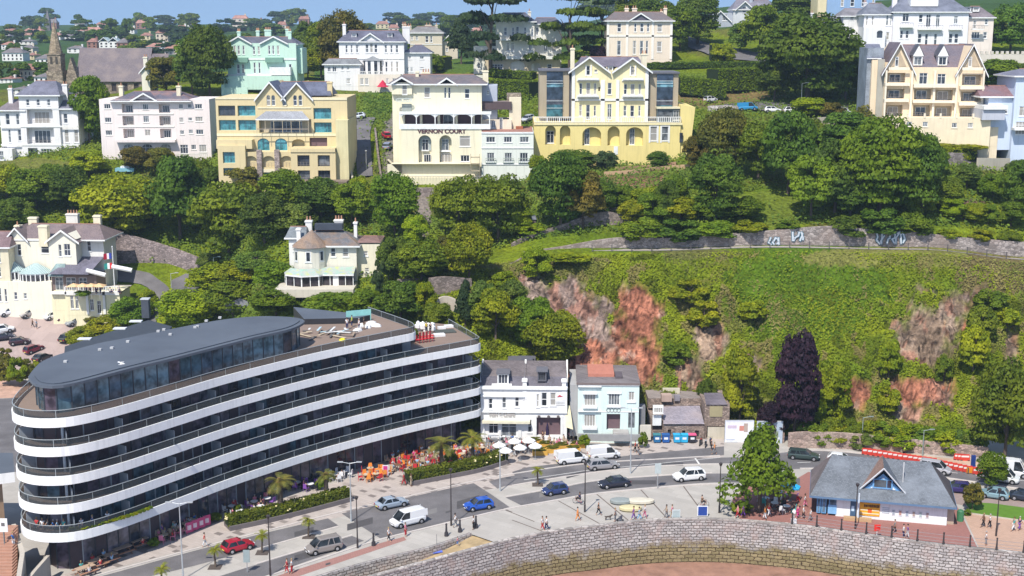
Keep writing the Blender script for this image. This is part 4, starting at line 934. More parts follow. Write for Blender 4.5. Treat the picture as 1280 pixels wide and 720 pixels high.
    def bal(s,x0,x1,yt,yb,d0,m,post=2.2):   # white balustrade
        b=MB(); X0,X1=s.X(x0),s.X(x1); z0,z1=s.Z(yb,d0),s.Z(yt,d0); b.box(X0,X1,d0,d0+.2,z1-.15,z1,m); b.box(X0,X1,d0,d0+.2,z0,z0+.12,m); n=max(1,int((X1-X0)/.45))
        for k in range(n+1):
            x=X0+(X1-X0)*k/n; w_=.14 if k%6==0 else .06; b.box(x-w_,x+w_,d0+.03,d0+.17,z0+.12,z1-.15,m)
        return s.mb(b,'balustrade')
def arr(x0,x1,n,y0,y1,wp,st_):
    return [((x0+(x1-x0)*k/(n-1) if n>1 else x0)-wp/2,y0,(x0+(x1-x0)*k/(n-1) if n>1 else x0)+wp/2,y1,st_) for k in range(n)]
R=lambda x0,y0,x1,y1:[(x0,y0),(x1,y0),(x1,y1),(x0,y1)]
# ------------------------------------------------------------ church and far town
def church():
    b=Bld('church','brown stone church with broad slate roof and pointed corner spire','church',88,115,395,stone((.30,.24,.18),1.2,'church_stone'),.0)
    st_=b.wall
    b.fac([R(98,102,186,118)],[(112,104,118,114,'x'),(126,104,132,114,'x'),(140,104,146,114,'x'),(154,104,160,114,'x'),(168,104,174,114,'x')],0,16)
    # nave roof with the ridge along the building, one long slope facing the sea
    k=MB(); x0,x1=b.X(96),b.X(186); ze=b.Z(102); zr=b.Z(60,9); sl=slate((.17,.14,.15),(.24,.19,.17))
    k.face([(x0,-.6,ze),(x1,-.6,ze),(x1-.6,9,zr),(x0-1.2,9,zr)],sl); k.face([(x0-1.2,9,zr),(x1-.6,9,zr),(x1,19,ze),(x0,19,ze)],sl); b.mb(k,'roof')
    k=MB(); k.face([(x0,0,ze),(x0,18,ze),(x0-.6,9,zr)],st_); k.box(x0-.2,x0,0,18,-8,ze,st_); b.mb(k,'gable_wall')
    k=MB(); z0=b.Z(110); zt_=b.Z(67); ap=b.Z(25); c=b.X(73); w_=2.0; k.box(c-w_*1.2,c+w_*1.2,-2.4,2.4,-9,b.Z(88),st_); k.box(c-w_,c+w_,-2,2,b.Z(88),zt_,st_); k.box(c-w_*1.1,c+w_*1.1,-2.2,2.2,zt_-.4,zt_,st_); tw=b.mb(k,'tower')
    k=MB(); n=8; 
    for q in range(n):
        a0,a1=2*math.pi*(q+.5)/n,2*math.pi*(q+1.5)/n; k.face([(c+2.1*math.cos(a0),2.1*math.sin(a0),zt_),(c+2.1*math.cos(a1),2.1*math.sin(a1),zt_),(c,0,ap)],stone((.36,.28,.19),1.6,'spire_stone'))
    b.mb(k,'spire',tw)
    k=MB()
    for sg in (-1,1): k.box(c+sg*.8-.35,c+sg*.8+.35,-2.06,-2.0,b.Z(80),b.Z(71),flat((.07,.06,.05),.8))
    b.mb(k,'belfry_opening',tw)
    # gable end seen left of the nave
    k=MB(); k.extr([(b.X(84),-8),(b.X(100),-8),(b.X(100),b.Z(100)),(b.X(92),b.Z(72)),(b.X(84),b.Z(100))],-1,2,st_); b.mb(k,'west_front')
    k=MB(); k.box(b.X(186),b.X(208),3,14,-6,b.Z(82),st_); x2,x3=b.X(184),b.X(209); k.face([(x2,2.5,b.Z(82)),(x3,2.5,b.Z(82)),(x3-1,8,b.Z(67,8)),(x2,8,b.Z(67,8))],sl); b.mb(k,'chancel')
church()
def farhouse(x,y,w_,h_,wall,rf,lab,Y=None,gab=False):
    p=hit(x,y) if Y is None else D(x,y,Y); b=Bld('distant_house',lab,'house',x-w_/2,y,p.y,plaster(wall,.05)); b.base_drop=8
    eh=y-h_*.62; d=9
    hol=[]
    n=max(2,int(w_/5)); ww=w_/n
    for k in range(n): hol.append((x-w_/2+ww*(k+.3),eh+h_*.12,x-w_/2+ww*(k+.7),eh+h_*.3,'x')); hol.append((x-w_/2+ww*(k+.3),eh+h_*.4,x-w_/2+ww*(k+.7),y-1,'x') )
    b.fac([R(x-w_/2,eh,x+w_/2,y)],[h for h in hol if h[3]>h[1]+.5],0,d)
    if gab: b.gable(x-w_/2,x,eh,y-h_,0,d,slate(rf),.3); b.gable(x,x+w_/2,eh,y-h_,0,d,slate(rf),.3)
    else: b.hip(x-w_/2,x+w_/2,eh,y-h_,0,d,slate(rf),3 if w_>14 else 2.,.4,fascia=False)
    b.chim(x+w_*.3,y-h_-2,y-h_*.7,2,5,pots=0)
BR=(.33,.17,.13);WH=(.82,.80,.76);YE=(.70,.60,.38);GR=(.2,.18,.18);RD=(.42,.22,.17)
FH=[(41,44,22,9,(.62,.35,.28),RD,'distant low pinkish house with tiled roof at the far left ridge'),(24,56,34,7,WH,GR,'distant long white flat-looking building above the left roofs'),(16,76,26,16,WH,GR,'distant white house on the left edge behind the dark trees'),
 (38,74,10,8,YE,BR,'distant small yellow house left of the church tower'),(56,82,22,14,WH,GR,'distant white house directly left of the church spire'),(112,46,30,12,(.78,.72,.62),RD,'distant cream house with red roof behind the church roof'),
 (136,60,24,13,WH,(.45,.55,.55),'distant bright white gabled house above the church ridge',1,),(158,62,24,14,BR,GR,'distant brick house right of the white gabled one'),(115,60,12,12,BR,BR,'distant small brick house left of the white gabled one'),
 (163,42,10,8,WH,RD,'distant white house high among the ridge trees'),(208,52,26,17,(.70,.60,.48),BR,'distant cream house with brown gables on the ridge'),(195,66,24,12,WH,RD,'distant red-roofed terrace behind the church'),(216,68,20,12,(.75,.62,.55),RD,'distant pinkish terrace with red roofs'),
 (232,62,16,12,(.72,.72,.78),GR,'distant pale lilac house near the wood'),(5,50,14,8,WH,GR,'distant white house at the extreme left edge'),(30,100,30,20,(.60,.5,.42),BR,'brown gabled house above the white left flats'),
 (52,105,18,14,WH,GR,'small white house under the church tower'),(182,50,12,9,YE,BR,'distant yellow house between ridge trees'),(565,42,14,8,(.7,.6,.45),BR,'distant tan house beside the dark conifer'),(88,50,14,8,WH,GR,'distant white house just right of the spire')]
fr2=random.Random(8)
for i,(x,y) in enumerate([(100, 38), (128, 36), (176, 36), (226, 42), (240, 36), (250, 50), (70, 50), (10, 62), (44, 92), (8, 104), (24, 118), (300, 30), (322, 34), (352, 38), (380, 30), (478, 36), (492, 42), (585, 36), (596, 44), (64, 36), (140, 46), (94, 66), (255, 60), (12, 44), (34, 66)]):
    FH.append((x,y,fr2.uniform(10,20),fr2.uniform(8,13),fr2.choice([WH,WH,YE,BR,(.7,.6,.5)]),fr2.choice([GR,RD,BR]),'tiny house of the distant suburb, number %s of those scattered between the ridge trees'%ordn(i)))
for t in FH: farhouse(*t[:7],gab=(t[0]==136))
# distant thin spire
b=Bld('distant_spire','thin distant dark spire on the far left skyline','spire',57,36,1300,stone((.22,.2,.2),1)); k=MB()
k.box(b.X(57),b.X(62.5),0,4,-10,b.Z(26),b.wall); c=b.X(59.7)
for a0,a1 in (((-2.2,0),(2.2,0)),((2.2,0),(2.2,4)),((2.2,4),(-2.2,4)),((-2.2,4),(-2.2,0))): k.face([(c+a0[0],a0[1],b.Z(26)),(c+a1[0],a1[1],b.Z(26)),(c,2,b.Z(11))],b.wall)
b.mb(k,'tower')

# ------------------------------------------------------------ upper villas
def greenh():
    g=plaster((.56,.76,.63),.04); b=Bld('mint_green_villa','mint green villa with twin white gables above the cream flats','house',283,112,352,g)
    b.fac([[(286,112),(372,112),(372,54),(286,54)],[(287,54),(315,54),(301,46)],[(329,54),(360,54),(344.5,46)]],
      [(294,57,297,68,'s'),(299,57,302,68,'s'),(305,57,308,68,'s'),(318,58,321,68,'s'),(324,58,327,68,'s'),(337,57,340,68,'s'),(342,57,345,68,'s'),(348,57,351,68,'s'),
       (297,80,301,92,'s'),(303,80,307,92,'s'),(318,78,321,92,'s'),(324,78,327,92,'s'),(343,86,347,91,'s'),(349,86,353,91,'s'),(355,86,359,91,'s'),(291,100,300,109,'s2'),(315,101,321,112,'x'),(327,102,331,110,'s'),(362,80,366,92,'s')],0,12)
    b.gable(287,315,54,46,0,7,slate((.13,.13,.16)),.5); b.gable(329,360,54,46,0,7,slate((.13,.13,.16)),.5)
    b.hip(290,372,55,46,1,12,slate((.13,.13,.16)),2.5,.3)
    b.bands([(286,372,73,75),(284,366,93,95)]); b.box('terrace',283,366,95,112,-3,0,g)
    for x0,x1 in ((291,312),(334,356)): b.box('bay_window',x0,x1,72,78,-1.2,0,flat((.20,.36,.28),.6))
    b.box('conservatory',340,366,84,94,-2.5,0,wpaint(),flat((.55,.62,.62),.4)); b.box('side_wing',370,378,60,92,2,10,g)
    b.chim(294,39,50,4,8,pots=3); b.chim(318,38,50,4,8,pots=3); b.chim(330,37,48,8,9,pots=4); b.chim(356,36,50,5,8,pots=3); b.chim(361,39,52,4,5,pots=2)
    e=empty('garden_wall',D(277,117,347),0,'pale green garden wall in front of the mint green villa','wall'); k=MB(); k.box(0,7,0,.5,-2,1.6,g); k.box(0,.8,-.2,.6,-2,2.4,g); k.build('wall',e)
greenh()
def whitev():
    b=Bld('white_villa','large white gabled villa with dormers and curved bay beside the road','house',407,108,356,plaster((.80,.78,.76),.04))
    hol=[(433,56,436,66,'s'),(439.5,56,442,66,'s'),(446,56,449,66,'s'),(458,55,462,66,'s'),(463.5,54,467.5,66,'s'),(469,55,473,66,'s'),(482,56,485,66,'s'),(489,56,492,66,'s'),(495.5,56,499,66,'s'),
      (482,77,485.5,91,'s'),(489,77,492,91,'s'),(495.5,77,499,91,'s'),(460,76,464,90,'s'),(465.5,76,468.5,90,'s'),(470,76,474,90,'s')]
    b.fac([R(425,52,506,108),[(450,52),(479,52),(464.5,42)]],hol,0,12)
    b.gable(450,479,52,42,0,7,slate((.13,.13,.17)),.5); b.hip(425,506,52,38,0,12,slate((.13,.13,.17)),2.5,.5)
    b.dormer(440,446,42,50,2,'2'); b.dormer(485,491,42,50,2,'2'); b.chim(430,30,48,4,4,pots=1); b.chim(507,33,48,9,6,pots=3)
    b.bands([(425,506,72,74)]); 
    b.fac([R(408,80,452,108)],[(412,83,416,90,'1'),(418,83,423,90,'1'),(429,83,432,88,'1'),(436,83,439,88,'1'),(435,98,440,105,'s2')],-3,4,name='wing')
    b.hip(408,452,80,73,-3,1,slate((.2,.21,.22)),1.5,.5,name='wing_roof')
    b.fac([R(450,93,503,108)],[(453,98,457,106,'1'),(459,98,463,106,'1'),(485,98,488,106,'1'),(493,98,497,106,'1')],-4.5,5,wall=plaster((.80,.72,.60)),name='terrace_wall')
    b.bal(450,503,89,93,-4.5,white())
    k=MB(); c=b.X(467); 
    for q in range(9):
        a0,a1=math.pi*(q/9),math.pi*((q+1)/9); r=2.9; k.face([(c+r*math.cos(a0),-r*.6*math.sin(a0),b.Z(76)),(c+r*math.cos(a1),-r*.6*math.sin(a1),b.Z(76)),(c,0,b.Z(70))],slate((.2,.21,.22)))
        k.face([(c+r*.9*math.cos(a0),-r*.55*math.sin(a0),b.Z(92)),(c+r*.9*math.cos(a1),-r*.55*math.sin(a1),b.Z(92)),(c+r*.9*math.cos(a1),-r*.55*math.sin(a1),b.Z(76)),(c+r*.9*math.cos(a0),-r*.55*math.sin(a0),b.Z(76))],[b.wall,glass()][q%2])
    b.mb(k,'bow_window')
    b.fac([R(506,66,538,92)],[(511,70,514,74,'1'),(525,70,530,74,'1'),(508,84,511,90,'1'),(513,84,516,90,'1'),(525,84,530,86,'1')],2,9,name='side_wing'); b.hip(506,538,66,56,2,11,slate((.13,.13,.17)),3,.5,name='side_roof')
    k=MB(); k.cyl((b.X(477),-6.5,b.Z(110)),(b.X(477),-6.5,b.Z(104)),.05,.05,wpaint(),5); q=b.mb(k,'pole'); 
    p=D(478.5,110,350); e=empty('parasol',p,0,'closed dark red parasol on the lawn of the white villa','parasol'); k=MB(); k.cyl((0,0,-1),(0,0,1.2),.05,.05,wpaint(),6); k.build('pole',e); k=MB(); k.cyl((0,0,.3),(0,0,2.1),1.6,.1,flat((.5,.02,.06),.7),10); k.build('canopy',e)
whitev()
def tanv():
    b=Bld('cream_villa','cream villa with grey hipped roof behind the white gabled villa','house',502,74,425,plaster((.66,.58,.45),.05))
    b.fac([R(513,41,553,70)],[(514,45,517,50,'s'),(520,45,523,50,'s'),(532,45,536,53,'s'),(538,45,541,53,'s')],0,10); b.hip(511,553,41,33,0,10,slate((.22,.21,.20)),3,.5); b.bands([(513,553,55,56)])
    b.chim(505,30,48,5,3,pots=3); b.chim(511,32,48,5,5,pots=2); b.chim(545,31,38,3,5,pots=1); b.chim(534,31,36,8,8,pots=2)
    b.fac([R(553,52,572,72)],[(557,60,560,64,'s')],2,8,name='side_wing'); b.gable(553,572,52,43,2,10,slate((.25,.2,.18)),.3)
tanv()
def pillared():
    b=Bld('white_villa','white balconied villa with slate roof partly hidden by cedars','house',592,92,368,plaster((.78,.75,.66),.05))
    b.fac([R(620,27,668,76)],[(630,34,634,44,'s'),(640,34,643,44,'s'),(645,33,649,45,'s'),(655,34,658,44,'s'),(665,34,667,44,'s'),(633,53,637,64,'k1'),(639,53,643,64,'k1'),(661,53,665,64,'k1')],0,12); 
    b.fac([R(664,30,702,76)],[(670,34,673,44,'s'),(680,53,684,64,'k1'),(690,54,696,64,'k1')],1,10,name='side_wing')
    b.hip(618,668,27,16,0,12,slate((.10,.11,.15)),3,.6); b.hip(664,702,30,22,1,11,slate((.12,.12,.15)),2,.4)
    b.chim(662,14,27,4,5,pots=1); b.bal(626,678,46,49,-1.2,white()); b.box('balcony',626,678,49,51,-1.4,0,white()); b.bal(612,700,67,71,-1.6,white()); b.box('balcony',610,702,71,74,-1.8,0,white())
    b.fac([R(592,58,622,90)],[(596,66,599,74,'s'),(597,78,601,86,'s'),(615,60,618,70,'s')],.5,10,name='wing')
    b.fac([R(606,74,700,92)],[(611,80,629,90,'k4'),(638,76,656,90,'Rao'),(664,78,676,90,'Rao'),(684,80,690,90,'k')],-.3,3,wall=plaster((.66,.55,.38)),name='ground_floor')
    p=empty('garden_wall',D(600,98,362),0,'low pale garden wall below the pillared villa','wall'); k=MB(); k.box(-14,2,0,.4,-2,.9,plaster((.7,.68,.6))); k.build('wall',p)
pillared()
def peach():
    pc=plaster((.80,.68,.54),.04); b=Bld('peach_villa','peach-pink villa with pediment above the yellow hotel','house',757,74,360,pc)
    b.trim=plaster((.85,.80,.72),.03)
    b.fac([R(758,26,840,74)],[(771,29,776,40,'s'),(792,29,795,40,'s'),(799.5,29,804,40,'s'),(808,29,811,40,'s'),(821,30,827,40,'s'),(771,51,776,69,'k'),(791,51,795,68,'s'),(799.5,51,804,68,'s'),(807,51,810,68,'s'),(821,52,827,65,'s')],0,12)
    b.hip(758,840,26,15,0,12,slate((.20,.16,.15),(.16,.15,.16)),3,.6); b.gable(786,814,26,17,-.3,5,slate((.15,.14,.16)),.4)
    k=MB(); k.extr([(b.X(788),b.Z(25.4)),(b.X(812),b.Z(25.4)),(b.X(800),b.Z(18.5))],-.35,-.3,flat((.12,.11,.14),.7)); b.mb(k,'pediment')
    b.bands([(758,840,44,46),(758,840,25,27),(758,761,26,74),(782,785,26,74),(814,817,26,74),(837,840,26,74)]); 
    for x,w_ in ((785,5),(795,6),(829,3),(834,4)): b.chim(x,10 if w_>3 else 14,22,w_,7,pots=2)
peach()
def greyh():
    b=Bld('grey_house','grey gabled house on the hillside road near the skyline','house',887,50,425,plaster((.42,.45,.50),.06))
    b.fac([R(890,16,915,46)],[(893,28,897,38,'s'),(902,18,908,26,'2')],0,9); b.gable(887,912,26,14,0,8,slate((.35,.37,.40)),.5,True)
    b.fac([[(915,48),(962,48),(962,12),(915,12)],[(918,12),(940,12),(929,2)]],[(926,8,931,16,'s'),(924,36,929,48,'s2'),(936,20,941,30,'s'),(950,18,956,30,'s2')],-1,10,wall=plaster((.62,.64,.66)),name='front_wing'); b.hip(915,968,12,0,-1,9,slate((.2,.19,.22)),2,.4)
    b.gable(918,940,12,2,-1.3,3,slate((.2,.19,.22)),.4); b.chim(939,-6,5,4,3,pots=2)
greyh()
def bluet():
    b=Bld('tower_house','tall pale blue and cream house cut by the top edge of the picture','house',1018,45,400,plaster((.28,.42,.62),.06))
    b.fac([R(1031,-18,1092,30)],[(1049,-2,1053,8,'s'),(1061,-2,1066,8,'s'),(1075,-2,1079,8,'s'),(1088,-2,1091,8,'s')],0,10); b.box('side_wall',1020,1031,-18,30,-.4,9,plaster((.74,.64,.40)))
    b.hip(1018,1092,-18,-26,0,10,slate(),3,.4)
bluet()
def whitewing():
    b=Bld('white_house','white hipped-roof house with bay windows left of the big white hotel','house',1016,62,378,plaster((.76,.74,.72),.05))
    b.fac([R(1017,32,1056,58)],[(1024,34,1035,45,'3'),(1046,35,1050,42,'s'),(1030,46,1034,50,'s')],0,8); b.hip(1016,1056,32,21,0,8,slate((.15,.15,.18)),2,.5)
    b.fac([R(1052,20,1086,62)],[(1060,21,1065,25,'s'),(1072,21,1077,25,'s'),(1060,34,1064,41,'s'),(1072,34,1077,40,'s'),(1060,50,1064,57,'s')],-.5,9,name='taller_wing'); b.hip(1050,1086,20,11,-.5,8,slate((.2,.19,.2)),2,.5); b.chim(1017,16,32,3,4,pots=1); b.chim(1083,3,18,4,4,pots=2)
whitewing()
def bighotel():
    w_=plaster((.80,.78,.80),.04); b=Bld('white_hotel','large white hotel with grey mansard roof and balconies near the hilltop','hotel',1080,64,368,w_,math.radians(-4))
    hol=[(1125,17,1133,27,'k1'),(1123,38,1127,48,'s'),(1130,38,1134,48,'s'),(1145,18,1150,28,'s'),(1154,18,1160,34,'k1'),(1166,18,1171,34,'k1'),(1145,42,1150,54,'s'),(1154,42,1158,56,'s'),(1165,42,1169,56,'s'),
      (1188,20,1193,30,'k1'),(1183,42,1188,54,'s'),(1190,42,1195,54,'s')]
    b.fac([R(1114,15,1206,64)],hol,0,14); b.hip(1114,1206,15,-2,0,14,slate((.16,.17,.21)),4,.6)
    sh=plaster((.50,.60,.74),.05); b.fac([R(1079,18,1114,62)],[(1081,20,1084,32,'s'),(1088,20,1091,32,'s'),(1106,18,1109,32,'s'),(1111,18,1113,32,'s'),(1107,40,1111,50,'s')],1,12,name='shade_tinted_wing'); b.hip(1078,1116,18,4,1,13,slate((.16,.17,.20)),3,.5)  # white wing in bluish plaster: its shade is put into the wall colour
    b.fac([R(1077,34,1104,60)],[(1093,38,1101,48,'a')],-1.5,3,name='porch')
    b.fac([R(1206,22,1238,62)],[(1213,26,1217,36,'s'),(1227,24,1231,31,'s'),(1212,40,1222,48,'2'),(1226,40,1231,48,'s')],1,12,wall=plaster((.80,.70,.62)),name='pink_wing'); b.hip(1204,1238,22,8,1,13,slate((.2,.17,.18)),3,.5); b.dormer(1205,1212,9,15,3,'2'); b.dormer(1214,1222,9,15,3,'2')
    for x0,x1,y in ((1122,1138,33),(1144,1174,36),(1182,1198,36),(1210,1224,36)):
        b.box('balcony',x0,x1,y,y+1.5,-1.2,0,white()); k=MB(); m=flat((.1,.1,.12),.5); X0,X1=b.X(x0),b.X(x1); z=b.Z(y)
        for q in range(9): xx=X0+(X1-X0)*q/8; k.box(xx-.03,xx+.03,-1.18,-1.12,z,z+.95,m)
        k.box(X0,X1,-1.18,-1.12,z+.9,z+.98,m); b.mb(k,'railing')
    b.box('roof_terrace',1136,1170,0,8,2,6,wpaint()); b.chim(1120,-10,5,6,6,pots=3)
    e=empty('castellated_wall',D(1205,78,352),0,'cream castellated garden wall right of the big white hotel','wall'); k=MB(); m=plaster((.66,.60,.52)); L_=18; k.box(0,L_,0,.5,-3,2.2,m)
    for q in range(13): k.box(q*L_/13+.2,q*L_/13+.9,-.05,.55,2.2,3.0,m)
    k.build('wall',e)
bighotel()

# ------------------------------------------------------------ front row on the hillside
def leftflats():
    b=Bld('white_villa','white balconied villa flats with slate roofs at the left edge','house',0,200,315,plaster((.78,.76,.74),.05))
    b.fac([R(3,140,33,200)],[(10,142,15,156,'s'),(23,142,27,156,'s'),(12,162,15,178,'s'),(24,162,28,176,'s'),(2,183,9,196,'s2')],.5,11)
    b.fac([R(29,119,78,200)],[(38,124,42,132,'s'),(51,124,55,132,'s'),(64,124,68,132,'s'),(38,137,70,155,'Rb3'),(36,160,70,180,'Rb3'),(36,185,48,198,'Ro'),(52,186,66,198,'k3')],0,12,name='centre_wall')
    b.fac([R(73,136,100,200)],[(82,142,87,154,'s'),(82,162,87,178,'s'),(94,162,99,178,'s'),(78,186,90,197,'s2')],.7,11,name='right_wall')
    b.hip(3,33,138,124,.5,11,slate((.20,.17,.18)),2,.7); b.hip(29,78,119,101,0,12,slate((.16,.16,.20)),3,.7); b.hip(73,100,136,118,.7,11,slate((.16,.16,.20)),2,.7)
    b.bands([(3,100,157,159),(29,78,134,136),(3,100,180,182)]); b.chim(81,105,122,6,4,pots=2); b.chim(12,110,128,5,4,pots=2)
    b.fac([R(0,186,20,203)],[(2,189,9,200,'s2')],-2,3,name='bay')
    b2=Bld('cream_gable_house','narrow cream house with chimney between the church and the trees','house',178,150,352,plaster((.78,.74,.60))); b2.fac([[(180,118),(180,90),(190,90),(190,118)],[(180,90),(190,90),(186,84)]],[],0,8); b2.gable(179,192,90,83,0,8,slate((.3,.2,.16)),.4); b2.chim(185,71,88,5,1,pots=2)
leftflats()
def pinkflats():
    pk=plaster((.82,.73,.69),.03); b=Bld('pale_pink_hotel','long pale pink hotel with red-edged roof, arches and two tall chimneys','hotel',127,196,305,pk); b.trim=plaster((.84,.80,.72),.03)
    hol=[(156,130,170,141,'R2'),(156,145,170,157,'Rb2'),(156,161,170,173,'R2'),(202,130,216,141,'R2'),(202,145,216,157,'Rb2'),(202,161,216,173,'R2'),(182,130,189,137,'2'),(182,145,189,153,'2'),(183,162,190,170,'1'),
      (134,130,142,136,'2'),(134,147,142,153,'2'),(134,163,142,169,'2'),(227,130,232,136,'2'),(238,130,243,135,'2'),(247,130,256,136,'2'),(227,147,232,153,'2'),(238,147,243,151,'2'),(247,146,256,152,'2'),(227,163,232,168,'2'),(238,162,243,167,'2'),(247,162,256,168,'2'),
      (155,180,169,196,'ak2'),(178,180,192,196,'ak2'),(201,180,215,196,'ak2'),(226,181,236,192,'k2'),(240,181,246,187,'2'),(250,181,259,190,'2')]
    b.fac([R(128,124,265,197),[(171,124),(199,124),(185,118)]],hol,0,13)
    b.hip(146,240,126,114,-.4,12,slate((.15,.14,.17),(.38,.20,.15)),4,.7); b.gable(171,199,125,117,-.5,5,slate((.15,.14,.17)),.5)
    b.chim(152,107,124,5,3,pots=1,m=plaster(CREAM)); b.chim(224,107,124,5,3,pots=1,m=plaster(CREAM)); b.bands([(146,222,173,176),(150,220,141.5,143),(150,220,157.5,159)]); b.box('balcony',147,222,175,178,-1.5,0,pk); b.bal(224,262,192,196,-2,plaster((.7,.68,.6)))
pinkflats()
def creamflats():
    cr=plaster((.68,.56,.32),.06); tr=plaster((.78,.70,.48),.04); b=Bld('cream_apartment_building','cream apartment building with twin gables, glazed balconies and arches','apartment building',275,232,275,cr); b.trim=tr
    T='t3'
    hol=[(277,132,298,145,'Rto'),(301,132,323,145,'Rt3'),(277,150,298,163,'Rt3'),(301,150,323,163,'Rt3'),(395,135,417,149,'Rt3'),(395,153,417,166,'Rt3'),(327,149,392,166,'Rh'),
      (324,173,339,188,'at2'),(346,173,361,188,'at2'),(367,174,383,186,'aRo'),(389,172,411,183,'Rovn')]
    for i,h in enumerate(hol):
        if h[4]=='Rto': hol[i]=(*h[:4],'Rn2')
    b.fac([[(274,122),(437,122),(437,190),(274,190)],[(326,122),(392,122),(375,104),(356,118),(342,104)][:0] or [(326,122),(358,122),(342,103)],[(359,122),(392,122),(375.5,104)]],
      hol+[(337.5,119,342,132,'as'),(343.5,119,348,132,'as'),(357,120,361.5,132,'s'),(370.5,119,375,132,'as'),(377,119,381.5,132,'as')],0,16)
    b.gable(326,358,122,103,0,10,slate((.13,.14,.19)),.6); b.gable(359,392,122,104,0,10,slate((.13,.14,.19)),.6)
    b.hip(345,415,120,102,2,12,slate((.12,.13,.18)),1,.2,fascia=False); b.chim(413,102,122,6,4,pots=0,m=cr)
    k=MB(); X=b.X; k.face([(X(325),-2,b.Z(148)),(X(391),-2,b.Z(148)),(X(381),0,b.Z(139)),(X(336),0,b.Z(139))],slate((.30,.31,.34))); k.box(X(325),X(391),-2.05,-1.95,b.Z(149.5),b.Z(148),wpaint()); b.mb(k,'veranda_roof')
    k=MB()
    for q in range(7): x=X(326)+(X(390)-X(326))*q/6; k.cyl((x,-1.9,b.Z(166)),(x,-1.9,b.Z(148.5)),.06,.06,flat((.6,.5,.35),.6),6)
    k.box(X(326),X(390),-1.95,-1.85,b.Z(161),b.Z(160),flat((.3,.25,.2),.6)); b.mb(k,'veranda_posts')
    b.bands([(274,326,122,124),(392,437,122,125),(274,437,167,170),(326,392,134,135.5)],tr); b.box('terrace',276,320,175,186,-2.5,0,cr)
    st_=stone((.36,.29,.26),2.2,'rubble_pier')
    b.fac([R(278,182,312,232)],[(284,190,299,204,'Rt3'),(284,210,299,220,'Rt3')],-3,4,name='lower_left_wall')
    b.fac([R(307,190,370,232)],[(310,195,325,209,'Ranbo'),(332,195,347,209,'Ranbo'),(354,195,369,209,'Ranbo'),(311,215,325,228,'Rt3'),(332,215,347,226,'Rt3'),(354,216,369,226,'Rn3')],-2.2,4,name='arcade_wall')
    k=MB()
    for x in (307,328.5,350.5): k.box(X(x)-.5,X(x)+.55,-2.9,-2.1,b.Z(232,-2.2),b.Z(187,-2.2),st_)
    b.mb(k,'stone_pier'); b.bands([(307,370,210,214)],tr,2.35)
    b.fac([R(369,185,424,232)],[(377,194,392,208,'Rn3b'),(402,194,417,208,'Rn3b'),(377,213,392,227,'Rn3b'),(402,213,417,227,'Rn3b')],-4,5,name='lower_right_wall')
    b.bands([(369,424,184,188)],cr,4.2); b.box('side_block',424,439,150,232,-2.5,12,plaster((.70,.62,.36)))
    b.box('timber_terrace',366,440,227,236,-8,-4,flat((.22,.17,.13),.8))
creamflats()
